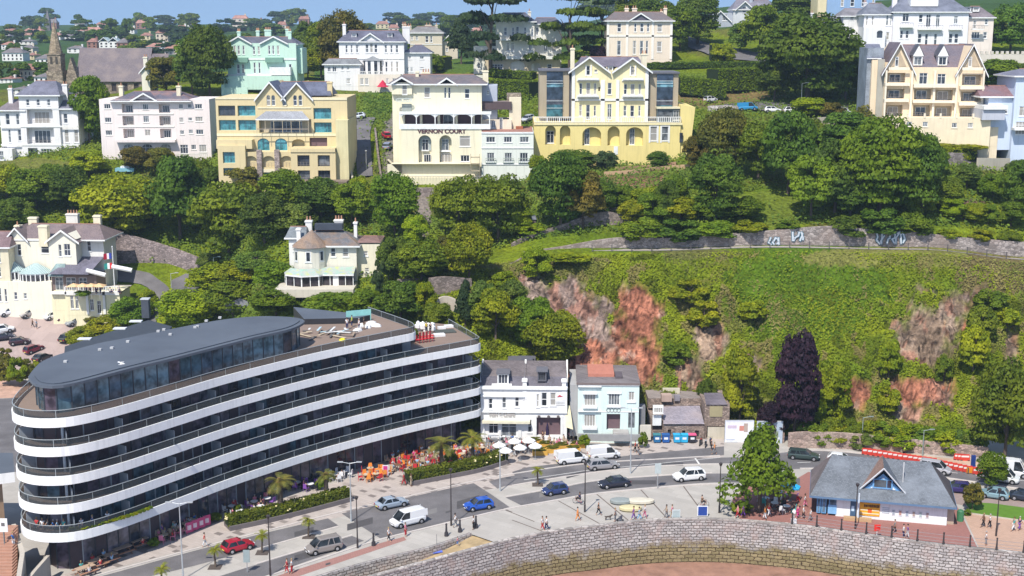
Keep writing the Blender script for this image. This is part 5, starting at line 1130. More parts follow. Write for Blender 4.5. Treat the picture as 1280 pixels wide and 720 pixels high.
def vernon():
    cr=plaster((.82,.75,.55),.04); b=Bld('cream_hotel','cream hotel with lettering across the front, covered balcony and tall arches','hotel',490,225,276,cr); b.trim=white()
    b.fac([R(504,106,603,176)],[(532,109,539,122,'s'),(556.5,109,559.5,123,'as'),(561.5,109,564.5,123,'as'),(582,111,588,123,'s'),(507,141,526,156,'Rvo'),(529,141,548,156,'Rvo'),(551,141,570,156,'Rv'),(573,141,592,156,'Rvo'),(594,141,602,156,'Rvo')],0,14)
    b.fac([[(492,222),(504,222),(504,104),(492,104)]],[(505,110,510,112,'x')][:0],.3,13,name='left_pier')
    b.fac([R(492,103,517,118)],[(505,106,511,118,'s')],-.6,4,name='bay_head',drop=False)
    b.box('recess_panel',504,516,130,140,-.3,.1,flat((.30,.32,.28),.7)); b.bal(498,516,123,127,-1.2,plaster((.55,.6,.55)))
    b.hip(490,606,105,93,-.3,13,slate((.18,.16,.17),(.27,.19,.16)),3,.7); b.gable(548,572,106,98,-.5,5,slate((.16,.15,.17)),.3); b.gable(493,517,104,97,-1,4,slate((.24,.17,.15)),.3)
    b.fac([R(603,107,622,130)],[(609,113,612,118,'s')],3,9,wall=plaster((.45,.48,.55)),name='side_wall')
    b.chim(521.5,89,103,4,5,pots=0,m=plaster(CREAM)); b.chim(607,88,102,7,7,pots=0,m=plaster(CREAM)); b.chim(530,90,97,10,11,pots=3,m=plaster(CREAM))
    X=b.X; k=MB(); wt=wpaint(); k.box(X(502),X(615),-3.2,.1,b.Z(143,-3),b.Z(140.2,-3),wt,flat((.65,.68,.66),.5)); 
    k.box(X(502),X(614),-3.2,-3.0,b.Z(160,-3),b.Z(155,-3),wt); 
    for x in (502.5,523,546,569,591,613): k.box(X(x)-.1,X(x)+.1,-3.15,-2.95,b.Z(156,-3),b.Z(142,-3),wt)
    for x0,x1 in ((503,523),(523,546),(546,569),(569,591),(591,613)):
        n=8; a,c=X(x0)+.1,X(x1)-.1; zt_=b.Z(142.5,-3)
        for sgn in (0,1):
            pts=[]
            for q in range(n+1):
                t=q/n*math.pi/2; xx=(a+c)/2+(1 if sgn else -1)*(c-a)/2*math.cos(t); pts.append((xx,zt_-.9+.85*math.sin(t)))
            pts.append((c if sgn else a,zt_)); k.face([(x,-3.08,z) for x,z in pts],wt)
    b.mb(k,'covered_balcony'); b.box('balcony_floor',502,614,160,161.5,-3.2,0,wt)
    b.fac([R(504,161,603,207)],[(525,169,541,203,'aRo'),(551,169,566,203,'aRo'),(576,170,589,183,'k'),(577,194,588,202,'2')],-3,17,name='lower_wall')
    gy=flat((.42,.47,.46),.6)
    b.box('arch_reveal',526,540,170,188,-1.7,-1.6,gy); b.window(X(529),X(537),b.Z(187),b.Z(173),-1.9,'k1'); b.window(X(553.5),X(562),b.Z(187),b.Z(173),-1.9,'k1'); b.box('arch_panel',552,565,188,190,-2.2,-2.1,wt); b.window(X(552.5),X(565),b.Z(203),b.Z(191),-1.9,'2'); b.window(X(531),X(540),b.Z(203),b.Z(192),-1.9,'2')
    b.fac([[(487,222),(600,222),(600,205),(492,205),(487,200)]],[],-4.5,3,name='base_wall',wall=plaster((.76,.69,.50)))
    k=MB(); 
    for q in range(30): x=X(515)+q*.62; k.box(x-.02,x+.02,-5.9,-5.85,b.Z(226,-6),b.Z(220.5,-6),flat((.3,.3,.28),.6))
    k.box(X(515),X(515)+18,-5.9,-5.85,b.Z(221,-6),b.Z(220.4,-6),flat((.3,.3,.28),.6)); b.mb(k,'railing')
    b.text('VERNON COURT',554,164.3,5.2,-3.06,flat((.10,.04,.05),.6),wpx=60)
    b.fac([R(603,150,640,178)],[(615,147+4,620,160,'1'),(625,147,629,162,'1')],1,9,wall=plaster((.78,.68,.52)),name='rear_block')
    b.box('parapet_wall',603,640,127,137,1.5,6,flat((.10,.07,.07),.7),flat((.25,.2,.18),.8)); b.fac([R(637,122,652,165)],[],2,9,wall=plaster((.74,.66,.48)),name='stair_block'); b.box('stone_stack',634,652,117,130,5,9,stone((.30,.25,.2),2))
    # fire stairs between the two blocks
    k=MB(); m=flat((.42,.36,.25),.6)
    for yy in (196,204,213): k.box(X(590),X(601),-5.6,-4.5,b.Z(yy+1,-5),b.Z(yy,-5),m)
    for x in (590,601): k.box(X(x)-.05,X(x)+.05,-5.6,-5.5,b.Z(224,-5),b.Z(192,-5),m)
    b.mb(k,'fire_escape')
    # annex
    an=plaster((.74,.76,.68),.03); b=Bld('pale_annex','square pale green-white annex with flat roof terrace joined to the cream hotel','annex',602,225,272,an); b.trim=wpaint()
    b.fac([R(602,165,667,226)],[(608,171,619,178,'2'),(630,171,640,178,'2'),(650,171,661,178,'2'),(609,191,618,202,'2'),(631,191,640,202,'2'),(650,191,660,202,'2')],0,14)
    b.bands([(602,667,165,167),(602,667,184.5,185.5),(602,667,205,206)]); b.box('roof_terrace',603,666,163.6,165,.2,13.8,flat((.36,.18,.14),.8)); 
    for x0,x1 in ((607,620),(629,642),(648,662)): 
        k=MB(); m=flat((.4,.45,.4),.5)
        for q in range(7): xx=b.X(x0)+(b.X(x1)-b.X(x0))*q/6; k.box(xx-.025,xx+.025,-.35,-.3,b.Z(203),b.Z(197.5),m)
        k.box(b.X(x0),b.X(x1),-.35,-.3,b.Z(198),b.Z(197.3),m); k.box(b.X(x0),b.X(x1),-.35,0,b.Z(203.6),b.Z(203),m); b.mb(k,'railing')
    b.box('planter',645,654,158,164,5,6.5,flat((.35,.12,.06),.8))
vernon()
def yellow():
    ye=plaster((.80,.66,.27),.05); pale=plaster((.82,.72,.42),.04); wh=white(); b=Bld('yellow_hotel','yellow hotel with twin white-edged gables and dark glazed modern wings','hotel',668,204,285,ye); b.trim=wh
    Y0=-2.5
    # terrace storey
    b.fac([[(667,204),(862,204),(866,155),(838,153),(667,153)]][:0] or [R(667,153,848,204)],[(681,157,694,181,'aRo'),(699,157,712,181,'aRo'),(727,159,750,182,'aRo1'),(758,158,773,182,'aRo'),(781,159,802,182,'aRo1'),(811,158,819,176,'s'),(825,158,833,176,'s'),(847,166,849,178,'x')][:7]+[(758,193,765,204,'x')],-3,20,name='terrace_wall')
    b.box('sign_plate',766,771,183,193,-3.1,-2.98,wpaint())
    b.fac([[(848,200),(860,196),(866,134),(848,131)]],[(848.6,166,851,177,'x')][:0],-2.5,16,name='end_wall'); b.box('corner_window',847,851,166,178,-3.06,-2.9,glass())
    for xx in (811,825): b.bands([(xx-2,xx,157,177),(xx+8,xx+10,157,177),(xx-2,xx+10,155.5,157)],wh,3.08)
    b.window(b.X(683),b.X(692),b.Z(178),b.Z(163),-1.8,'k1'); b.window(b.X(730),b.X(736),b.Z(180),b.Z(160),-1.8,'k1'); b.window(b.X(786),b.X(792),b.Z(180),b.Z(160),-1.8,'k1')
    b.bands([(667,850,152.5,155)],pale,3.2); b.bal(668,848,146,153,-3.1,wh)
    # house
    hol=[(732,82,736.5,94,'as'),(742,87,745.5,91,'s'),(787,83,791.5,94,'as'),(713+10.5,104,727,118,'s'),(732,103.5,737,118,'s'),(741.5,104,744.5,118,'s'),(747,109,749,114,'x'),(758.5,103.5,763.5,118,'s'),(778.5,105,782.5,118,'s'),(787,105,792,118,'s'),(797,105,800,118,'s'),
      (723.5,131,727,145,'s'),(732,131,737,149,'s'),(741.5,132,744.5,145,'s'),(758.5,130,764,149,'k1'),(778.5,132,782.5,145,'s'),(787,132,792,146,'s'),(797,132,800,145,'s')]
    b.fac([R(714,88,809,153),[(714,88),(758,88),(735,72)],[(766,88),(809,88),(789,73)]],hol,0,14,wall=pale)
    b.gable(714,757,88,72,0,14,slate((.17,.15,.18)),.8); b.gable(768,809,88,73,0,14,slate((.17,.15,.18)),.8); b.hip(722,806,84,71,3,14,slate((.17,.15,.18)),1,0,fascia=False)
    b.dormer(759,765,83,95,.3,'s')
    b.bands([(714,718,88,153),(805,809,88,153),(750,755,100,153),(769,773,100,153),(720,748,99,101.5),(776,803,99,101.5),(720,748,120,123),(776,803,120,123),(714,809,123.5,126),(730.5,732,81,95),(737,738.5,81,95),(785.5,787,82,95),(792,793.5,82,95)],wh,.2)
    b.box('bay_roof',721,747,98,100,-1.3,0,wh); b.box('bay_roof',777,802,98,100,-1.3,0,wh); b.box('bay_sill',721,747,119.5,121,-1.2,0,wh); b.box('bay_sill',777,802,119.5,121,-1.2,0,wh)
    b.chim(715,60,90,5,2,pots=1,m=plaster(CREAM)); b.chim(804.5,67,88,7,3,pots=2,m=plaster(CREAM))
    # glazed wings
    tan=plaster((.42,.35,.25),.06)
    for x0,x1,gx0,gx1,lab in ((674,711,683,703,0),(811,847,820,840,1)):
        b.fac([R(x0,88 if not lab else 91,x1,148)],[],1.2,12,wall=tan,name='modern_wing',drop=False); b.box('wing_roof',x0-1,x1+1,87 if not lab else 90,89 if not lab else 92,.6,13,flat((.14,.14,.16),.6))
        b.box('dark_gap',(x1 if not lab else x0-3),(x1+3 if not lab else x0),92,148,1.5,10,flat((.10,.10,.12),.6))  # dark grey block filling the gap between house and wing
        k=MB(); tn=[glass((.02,.03,.05),.1),glass((.10,.20,.24),.15),glass((.02,.03,.045),.1),glass((.05,.05,.06),.1),glass((.03,.09,.11),.12)]
        ys=[90,104,109,124,131,146] if not lab else [93,101,109,124,132,146]
        for q in range(5): k.box(b.X(gx0),b.X(gx1),.9,1.25,b.Z(ys[q+1]),b.Z(ys[q]),tn[q])
        b.mb(k,'wing_glazing'); k=MB()
        for yy in (101,104,126,135): k.box(b.X(gx0)-.05,b.X(gx1)+.05,.7,.78,b.Z(yy+.6),b.Z(yy),flat((.55,.6,.62),.4))
        b.mb(k,'balcony_rail')
    b.fac([R(820,136,851,150)],[(840,138,850,150,'2'),(821,138,839,150,'n1')],-1.2,4,wall=flat((.10,.14,.16),.5),name='garden_room')
    b.box('roof_edge',819,854,134,136,-1.6,3,flat((.7,.65,.45),.6))
yellow()
def pinkblock():
    pk=plaster((.80,.64,.44),.05); b=Bld('peach_apartment_building','peach apartment building with steep twin gables, dormers and stacked balconies','apartment building',1098,182,262,pk,math.radians(-6)); b.trim=plaster((.84,.74,.58),.03)
    hol=[(1103,62,1126,83,'Rho'),(1104,91,1126,103,'Rhb'),(1104,111,1126,123,'Rhb'),(1104,131,1125,146,'Rhb'),(1136,91,1160,104,'2')][:4]
    hol+=[(1143,91,1153,105,'k1'),(1165,92,1175,105,'k1'),(1138,111,1159,124,'Rhb'),(1164,112,1185,125,'Rhb'),(1138,131,1159,146,'Rhb'),(1164,132,1185,147,'Rhb'),(1195,93,1218,106,'Rhb'),(1195,114,1218,126,'Rhb'),(1195,134,1218,148,'Rhb'),(1195,66,1216,86,'Rho')]
    b.fac([R(1101,84,1221,150),[(1101,84),(1134,84),(1118,55)],[(1190,84),(1221,84),(1204,57)]],[h for h in hol if h[1]>=84],0,14)
    gh=flat((.50,.40,.28),.8)
    for xc in (1117.5,1206):
        k=MB(); k.extr([(b.X(xc-9),b.Z(83)),(b.X(xc+9),b.Z(83)),(b.X(xc),b.Z(64))],-.06,-.02,gh); b.mb(k,'gable_recess'); b.window(b.X(xc-5),b.X(xc-1),b.Z(83),b.Z(71),-.25,'k')
        b.box('balcony_front',xc-13,xc+12,84,87.5,-1.0,-.85,b.trim)
    b.gable(1101,1134,86,54,0,12,slate((.19,.15,.16)),.7); b.gable(1190,1221,87,56,0,12,slate((.19,.15,.16)),.7); b.hip(1112,1210,84,56,1,14,slate((.17,.15,.18),(.22,.16,.16)),1,.1,fascia=False,rf=.45)
    for x0 in (1136,1166): b.dormer(x0,x0+11,70,82,1.0,'1',peak=2.2,dep=4)
    b.bands([(1101,1131,103.5,107),(1101,1131,123.5,127),(1136,1187,105,109),(1136,1187,125,128),(1192,1221,107,111),(1192,1221,127,131)],b.trim,1.1)
    for x in (1134,1161.5,1188.5): b.box('pier',x-1.3,x+1.3,88,148,-.5,0,b.trim)
    for x in (1102,1219.5): b.box('pier',x-1,x+1,88,148,-1.05,-.5,b.trim)
    b.fac([R(1106,147,1226,182)],[(1126,152,1132,158,'2'),(1145,152,1151,158,'2'),(1180,153,1186,159,'2'),(1199,153,1205,159,'2')],-4.5,10,wall=plaster((.82,.70,.50)),name='base_wall')
    for x in (1107,1127,1147,1166,1185,1205,1225): b.box('terrace_post',x-1,x+1,141.5,148,-4.5,-4,b.trim)
    b.fac([R(1226,158,1238,182)],[],-3,8,wall=plaster((.82,.70,.50)),name='low_wall')
    # slate-hung side
    b.box('slate_hung_side',1081,1101,60,152,2.5,13,slate((.26,.29,.33))); b.box('side_bay',1086,1093,75,152,1.2,2.6,pk); b.box('side_wall',1093,1101,74,150,.8,2.5,plaster((.42,.40,.34)))
    k=MB(); k.face([(b.X(1080),2,b.Z(73)),(b.X(1101),2,b.Z(73)),(b.X(1101),8,b.Z(55,8)),(b.X(1083),8,b.Z(55,8))],slate((.16,.17,.22))); k.box(b.X(1080),b.X(1098),1.9,2.0,b.Z(74),b.Z(73),wpaint()); b.mb(k,'side_roof')
pinkblock()
def rightedge():
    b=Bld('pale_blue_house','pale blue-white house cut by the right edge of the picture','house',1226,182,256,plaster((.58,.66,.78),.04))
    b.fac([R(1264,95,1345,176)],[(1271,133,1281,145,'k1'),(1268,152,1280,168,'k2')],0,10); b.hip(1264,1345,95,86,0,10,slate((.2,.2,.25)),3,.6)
    b.fac([R(1234,121,1266,156)],[(1253,134,1259,142,'s')],1,8,name='left_wing'); b.hip(1226,1266,121,107,1,9,slate((.25,.15,.16),(.18,.15,.18)),.5,.6); b.box('garage_roof',1222,1252,132,137,-2,6,wpaint()); b.fac([R(1222,137,1250,150)],[],-1.5,7,wall=plaster((.50,.52,.58)),name='side_wing',drop=False)
    b.box('veranda',1262,1285,160,163,-2,0,wpaint())
rightedge()
# mid-slope villas
def midvilla():
    cr=plaster((.76,.72,.60),.05); b=Bld('green_roofed_villa','cream villa with rounded bay, mossy slate roof and green veranda','house',360,362,226,cr); b.trim=wpaint()
    b.fac([R(370,307,447,362)],[(415,310,421,321,'s'),(430,310,437,321,'s')],0,9)
    sl=slate((.17,.17,.18),(.33,.19,.09)); b.hip(372,447,307,288,0,9,sl,3.5,.7); k=MB(); c=b.X(389); r=2.9
    n=7; A0=[math.pi+math.pi*q/n for q in range(n+1)]
    for q in range(n):
        a0,a1=A0[q],A0[q+1]; p=lambda a,rr,z:(c+rr*math.cos(a),rr*.9*math.sin(a)+.4,z)
        k.face([p(a0,r,b.Z(335)),p(a1,r,b.Z(335)),p(a1,r,b.Z(309)),p(a0,r,b.Z(309))],cr)
    b.mb(k,'bow_wall')
    for q in (1,3,5):
        a0,a1=A0[q],A0[q+1]; k=MB(); r2=r+.02; z0,z1=b.Z(325),b.Z(312)
        def pp(a,z,rr=r2): return (c+rr*math.cos(a),rr*.9*math.sin(a)+.4,z)
        e=.06; k.face([pp(a0+e,z0),pp(a1-e,z0),pp(a1-e,z1),pp(a0+e,z1)],wpaint()); w_=b.mb(k,'window'); k=MB(); k.face([pp(a0+.12,z0+.2,r2+.02),pp(a1-.12,z0+.2,r2+.02),pp(a1-.12,z1-.15,r2+.02),pp(a0+.12,z1-.15,r2+.02)],glass()); b.mb(k,'pane',w_)
        k=MB(); k.face([pp(a0,z0-.15,r2+.1),pp(a1,z0-.15,r2+.1),pp(a1,z0,r2+.1),pp(a0,z0,r2+.1)],wpaint()); b.mb(k,'sill',w_)
    k=MB(); 
    for q in range(n): k.face([p(A0[q],r+.5,b.Z(308)),p(A0[q+1],r+.5,b.Z(308)),(c+.3,1.0,b.Z(288))],slate((.24,.19,.16),(.38,.23,.12)))
    b.mb(k,'bow_roof')
    X=b.X; gm,gp=base_mat('verdigris_roof',(.35,.5,.4),.6); gn_=noise(gm,.9,4,coord(gm)); L(gm,ramp(gm,gn_,[(.35,(.30,.48,.38)),(.5,(.42,.44,.42)),(.62,(.46,.52,.24))]),gp.inputs['Base Color'])
    k=MB(); zl=b.Z(343,-3.5); zh=b.Z(333); q=[(X(358),-1.5),(X(362),-3.6),(X(383),-5.2),(X(404),-4.4),(X(408),-3.6),(X(446),-3.6)]; i_=[(X(366),-1.0),(X(369),-1.8),(X(383),-2.9),(X(395),-2.3),(X(402),-.4),(X(446),-.1)]
    for u,v,s_,t in zip(q[:-1],q[1:],i_[:-1],i_[1:]): k.face([(*u,zl),(*v,zl),(*t,zh),(*s_,zh)],gm); 
    b.mb(k,'veranda_roof'); k=MB()
    for u,v in zip(q[:-1],q[1:]):
        dx=Vector((v[0]-u[0],v[1]-u[1])); m_=max(1,int(dx.length/1.3))
        for t in range(m_+1): pt=Vector(u)*.97+dx*t/m_+Vector((.05,.3)); k.box(pt.x-.06,pt.x+.06,pt.y-.06,pt.y+.06,b.Z(364,-3),zl,wpaint())
        k.prism([(u[0],u[1]),(v[0],v[1]),(v[0],v[1]+.1),(u[0],u[1]+.1)],zl-.25,zl,wpaint())
    b.mb(k,'veranda_frame'); k=MB()
    for u,v in zip(q[:-1],q[1:]): k.prism([(u[0],u[1]+.5),(v[0],v[1]+.5),(v[0],v[1]+.55),(u[0],u[1]+.55)],b.Z(364,-3)+.2,zl-.25,glass((.03,.025,.03),.1))
    b.mb(k,'veranda_glazing'); b.box('door',420,427,345,360,-3.2,-3.1,wpaint()); b.box('terrace',352,448,362,372,-7,0,plaster((.6,.55,.45)))
    b.fac([R(447,305,475,362)],[(455,314,460,320,'s'),(456,335,461,340,'s'),(456,343,461,353,'2')],1.5,8,wall=plaster((.82,.76,.58)),name='side_block'); b.hip(447,475,305,297,1.5,9.5,slate((.24,.15,.13)),1,.2,fascia=False)
    b.fac([R(360,300,372,332)],[(365,308,370,314,'s')],2.5,6,wall=white(),name='left_wing'); b.hip(358,380,300,283,2.5,9,slate((.2,.22,.23)),.5,.4)
    b.chim(373,285,298,5,2.5,pots=0,m=white()); b.chim(381,275,283,8,7,pots=2,m=white()); b.chim(418,274,282,11,8.5,pots=3,m=white()); b.chim(442.5,277,300,4,5,pots=1,m=white()); 
    k=MB(); k.box(X(392),X(427),3.5,5,b.Z(287,4),b.Z(281,4)+.2,flat((.06,.07,.09),.5)); b.mb(k,'flat_roof_light')
    p=tree(474,372,18,46,'t','palm-like cordyline tree against the side of the green-roofed villa',None,'bush')
    q=hit(362,376); e=empty('garden_wall',q,0,'broken white garden wall at the corner below the green-roofed villa','wall'); k=MB(); m=white()
    for i in range(4): k.box(i*.5-1.6,i*.5-1.1,-.3+.1*i,.3,-1,.8+.35*i,m)
    k.build('wall',e)
    q=hit(430,370); e=empty('white_fence',q,0,'white picket railing below the terrace of the green-roofed villa','fence'); k=MB()
    for i in range(26): k.box(-8.5+i*.6,-8.42+i*.6,0,.08,-.5,1.0,wpaint())
    k.box(-8.5,7,-.02,.1,.75,.85,wpaint()); k.box(-8.5,7,-.02,.1,.2,.3,wpaint()); k.build('rails',e)
midvilla()
def leftvilla():
    cr=plaster((.80,.76,.62),.04); b=Bld('cream_bay_villa','cream villa with gabled bays, glazed conservatories and many chimneys','house',5,386,257.5,cr,math.radians(-3)); b.trim=wpaint(); sl=slate((.22,.17,.17),(.26,.20,.18))
    b.fac([[(16,386),(78,386),(78,298),(16,298)],[(16,298),(40,298),(26,285)],[(72,298),(108,298),(90,287)]][:2]+[],[(20,305,25,319,'s'),(28,305,33,319,'s'),(58,305,68,316,'s')],0,10)
    b.fac([R(72,298,106,386),[(72,298),(108,298),(90,287)]],[(84,305,88,320,'s'),(91,304,99,319,'s1'),(77,350,82,366,'s')],-1.5,8,name='bay_wall')
    b.fac([R(104,300,134,350)],[(113,300,118,313,'s')],1.5,7,wall=plaster((.78,.76,.70)),name='side_wing')
    b.gable(16,40,298,285,0,8,sl,.6); b.gable(72,108,299,286,-1.5,8,sl,.6); b.hip(20,136,299,279,.5,10,sl,3,.6)
    b.chim(64,281,298,11,-.2,pots=0,m=plaster(CREAM),dep=1.4); b.chim(35,271,284,11,6,pots=0,m=plaster(CREAM)); b.chim(80,266,277,15,8.5,pots=4,m=plaster((.78,.74,.66)),dep=1.2); b.chim(118,268,284,9,6,pots=0,m=plaster(CREAM)); b.chim(18,281,291,8,6,pots=0,m=plaster(CREAM))
    tm_,tp_=base_mat('conservatory_roof',(.45,.6,.58),.25); wv=N(tm_,'TexWave'); wv.inputs['Scale'].default_value=1.2; L(tm_,coord(tm_),wv.inputs['Vector']); L(tm_,ramp(tm_,wv.outputs[0],[(.45,(.22,.34,.34)),(.9,(.62,.70,.68))]),tp_.inputs['Base Color'])
    for xc,xw,yt,ye,yb in ((21,17,326,341,352),(52,22,329,343,355)):
        k=MB(); c=b.X(xc); r=xw/b.k; n=6; ze,zt_,zb=b.Z(ye,-4),b.Z(yt,-1),b.Z(yb,-4); fr=MB(); gl_=MB()
        A=[math.pi+math.pi*q/n for q in range(n+1)]; f=lambda a,rr,z:(c+rr*math.cos(a),-.5+rr*.85*math.sin(a),z)
        for q in range(n):
            k.face([f(A[q],r+.25,ze),f(A[q+1],r+.25,ze),(c+.4,-.6,zt_),(c-.4,-.6,zt_)],tm_)
            gl_.face([f(A[q],r-.05,zb),f(A[q+1],r-.05,zb),f(A[q+1],r-.05,ze),f(A[q],r-.05,ze)],glass((.05,.05,.06)))
            fr.face([f(A[q],r,zb-2.8),f(A[q+1],r,zb-2.8),f(A[q+1],r,zb),f(A[q],r,zb)],cr)
            for a in (A[q],(A[q]+A[q+1])/2): p=f(a,r,0); fr.box(p[0]-.09,p[0]+.09,p[1]-.09,p[1]+.09,zb,ze,wpaint())
            p0,p1=f(A[q],r+.03,ze),f(A[q+1],r+.03,ze); fr.face([p0,p1,(p1[0],p1[1],ze-.25),(p0[0],p0[1],ze-.25)],wpaint()); p0,p1=f(A[q],r+.06,zb),f(A[q+1],r+.06,zb); fr.face([p0,p1,(p1[0],p1[1],zb+.2),(p0[0],p0[1],zb+.2)],wpaint())
        o=b.mb(k,'conservatory_roof'); b.mb(fr,'conservatory_frame',o); b.mb(gl_,'conservatory_glazing',o)
    k=MB(); X=b.X; k.face([(X(78),-5,b.Z(342,-5)),(X(128),-5,b.Z(342,-5)),(X(134),2,b.Z(318,2)),(X(98),2,b.Z(318,2))],slate((.16,.15,.19))); k.face([(X(76),-4.8,b.Z(345,-5)),(X(96),-4.8,b.Z(345,-5)),(X(92),-1.6,b.Z(327)),(X(80),-1.6,b.Z(327))],slate((.22,.3,.3))); b.mb(k,'lean_to_roof')
    b.fac([R(78,343,134,366)],[(82,346,92,362,'k1'),(96,346,108,362,'k1'),(112,346,122,362,'k1')],-3.5,5,wall=plaster((.22,.16,.14)),name='restaurant_front')
    # door and windows to the car park
    b.fac([R(-12,352,78,388)],[(10,360,14,377,'s'),(18,361,21,377,'s'),(30,365,34,374,'s'),(42,366,46,373,'s')],-3.8,4,name='ground_floor')
    # left neighbour
    n_=Bld('terraced_house','cream house with reddish slate roof at the left edge beside the bay villa','house',-25,386,254,plaster((.72,.66,.48)))
    n_.fac([R(-25,309,16,386)],[(0,315,6,328,'s'),(-10,315,-4,328,'s'),(0,334,5,346,'s1'),(0,352,5,366,'s')],0,9); n_.hip(-25,16,309,289,0,9,slate((.22,.15,.15)),1,.5)
    n_.chim(18,0+281,290,6,5,pots=1)
    # single storey extension with parapet towards the car park
    e=Bld('restaurant_extension','low yellow-cream extension with white parapet, tall windows and roof terrace','restaurant',66,388,251.5,plaster((.80,.74,.50),.05)); e.trim=white()
    e.fac([R(66,365,86,388)],[],0,4); e.fac([R(84,366,152,394)],[(90,370,94,386,'k1'),(96,370,100,386,'k1'),(114,374,119,388,'k1'),(123,376,128,392,'k1')],-.5,7,name='front_wall'); e.bands([(66,86,364,367),(84,152,364,368),(110,113,364,392),(131,134,364,392)],white(),.75)
    e.bal(84,152,358,365,-.5,white()); e.box('roof_terrace_floor',66,152,366,367,0,8,flat((.5,.45,.4),.8))
    gr=tree(103,370,20,8,'g','green climbing plant spilling over the restaurant parapet',None,'bush',at=D(103,371,249),trunk=False,cat='plant',name='climbing_plant')
leftvilla()
# ------------------------------------------------------------ row by the road
def row():
    wh=plaster((.82,.81,.79),.03); b=Bld('white_terrace_house','white terraced house with slate mansard, dormers and a chip shop front','building',601,547,187.6,wh,math.radians(-2)); b.trim=wpaint()
    b.fac([R(601,486,656,547)],[(611,498,616,511,'s'),(628,496,633,510,'s'),(644,494,649,508,'s'),(611,528,623,542,'k1'),(627,528,646,545,'k1')],0,11)
    b.fac([R(656,484,709,547)],[(671,492,674,508,'s'),(677,490,684,507,'s'),(688,490,695,506,'s'),(660,524,665,540,'s'),(671,521,701,544,'Rvon')],-.05,11,name='right_wall')
    sl=slate((.17,.145,.145)); X=b.X; k=MB()
    for x0,x1 in ((600,655),(655,708)):
        k.face([(X(x0),0,b.Z(484)),(X(x1),0,b.Z(484)),(X(x1),1.6,b.Z(470,1.6)),(X(x0),1.6,b.Z(470,1.6))],slate((.12,.11,.13))); k.face([(X(x0),1.6,b.Z(470,1.6)),(X(x1),1.6,b.Z(470,1.6)),(X(x1),6,b.Z(450,6)),(X(x0),6,b.Z(450,6))],sl); k.face([(X(x0),6,b.Z(450,6)),(X(x1),6,b.Z(450,6)),(X(x1),11,b.Z(484)),(X(x0),11,b.Z(484))],sl)
    b.mb(k,'mansard_roof'); 
    for x in (600.3,655,707.8):
        k=MB(); k.extr([(X(x)-.12,0),(X(x)+.12,0),(X(x)+.12,1),(X(x)-.12,1)],0,1,wh) if 0 else k.face([(X(x),-.05,b.Z(486)),(X(x),1.55,b.Z(468.5,1.6)),(X(x),6,b.Z(448.8,6)),(X(x),11,b.Z(486)),(X(x)+.25,11,b.Z(486)),(X(x)+.25,6,b.Z(448.6,6)),(X(x)+.25,1.55,b.Z(468.3,1.6)),(X(x)+.25,-.05,b.Z(486))],wh); b.mb(k,'party_wall')
    b.dormer(622,636,467,481,.2,'2',dep=2.5); b.dormer(672,683,464,476,.5,'n2',dep=2.5,m=flat((.12,.12,.14),.6))
    b.bands([(601,709,482,486),(601,656,494,495.5),(601,709,513.5,515)],wpaint(),.3); b.bands([(603,663,524,527)],flat((.75,.70,.52),.6),1.0); b.bands([(601,606,527,547),(623.5,626.5,527,547),(648,652,527,547),(668,671,519,547),(701,704,519,547)],wpaint(),.15)
    for x in (656,705): b.chim(x,473,486,5,.4,pots=0,m=wh)
    b.box('parapet',615,640,480,484,-.1,.3,wh)
    b.text('FISH & CHIPS',628,518.5,5,-.12,flat((.45,.42,.40),.6),wpx=32)
    k=MB(); rd=flat((.6,.03,.06),.6); k.extr([(X(696.5),b.Z(495)),(X(699.5),b.Z(492.5)),(X(704.5),b.Z(495)),(X(702),b.Z(494.6)),(X(700),b.Z(494.6))],-.12,-.07,rd); b.mb(k,'red_emblem')
    k=MB(); gy=flat((.45,.45,.45),.6); 
    for q in range(3): k.box(X(695),X(706),-.1,-.07,b.Z(501+q*2+.5),b.Z(501+q*2),gy)
    b.mb(k,'small_lettering')
    for x in (674,686,698): 
        k=MB(); k.dome((X(x),-.25,b.Z(519.5)),.25,.15,.25,flat((.12,.1,.1),.5),7,3,True); b.mb(k,'wall_lamp')
    k=MB(); k.box(X(650),X(665),7,9.5,b.Z(462,8),b.Z(447,8),flat((.12,.12,.14),.7)); k.box(X(632),X(668),8,12,b.Z(468,8),b.Z(452,8),flat((.13,.13,.15),.7)); b.mb(k,'rear_extension')
    # mint house
    mi=plaster((.66,.78,.74),.03); b=Bld('mint_house','pale mint two-storey house with white bay windows and flat roof','building',718,545,187.5,mi,math.radians(-2)); b.trim=wpaint()
    b.fac([R(722,480,751,548)],[(730,492,744,507,'3'),(730,518,744,533,'3')],0,10); b.fac([R(751,478,798,548)],[(760,491,774,506,'3'),(785,489,792,500,'1'),(758,517,775,537,'Rvon'),(785,515,793,534,'n')],-.3,10.3,name='right_wall')
    b.bands([(722,751,480,483),(751,798,478,481),(728,746,490.5,492),(758,776,489.5,491),(728,746,507,509.5),(728,746,533,536),(758,776,506,508),(783,794,500,502)],wpaint(),.45); b.bands([(722,798,513,514)],wpaint(),.35)
    k=MB(); X=b.X; k.box(X(720),X(799),-.5,10.2,b.Z(480),b.Z(478)+.1,flat((.20,.16,.15),.7),slate((.18,.16,.16))); b.mb(k,'flat_roof'); b.box('left_wall',712,722,481,545,.8,10,plaster((.42,.42,.42)))
    k=MB(); k.box(X(735),X(768),3,9,b.Z(478),b.Z(463,5),flat((.50,.20,.14),.85)); k.box(X(769),X(778),2,5,b.Z(478),b.Z(468,3),flat((.12,.10,.11),.8)); b.mb(k,'roof_structure')
    k=MB(); m=flat((.15,.17,.17),.5)
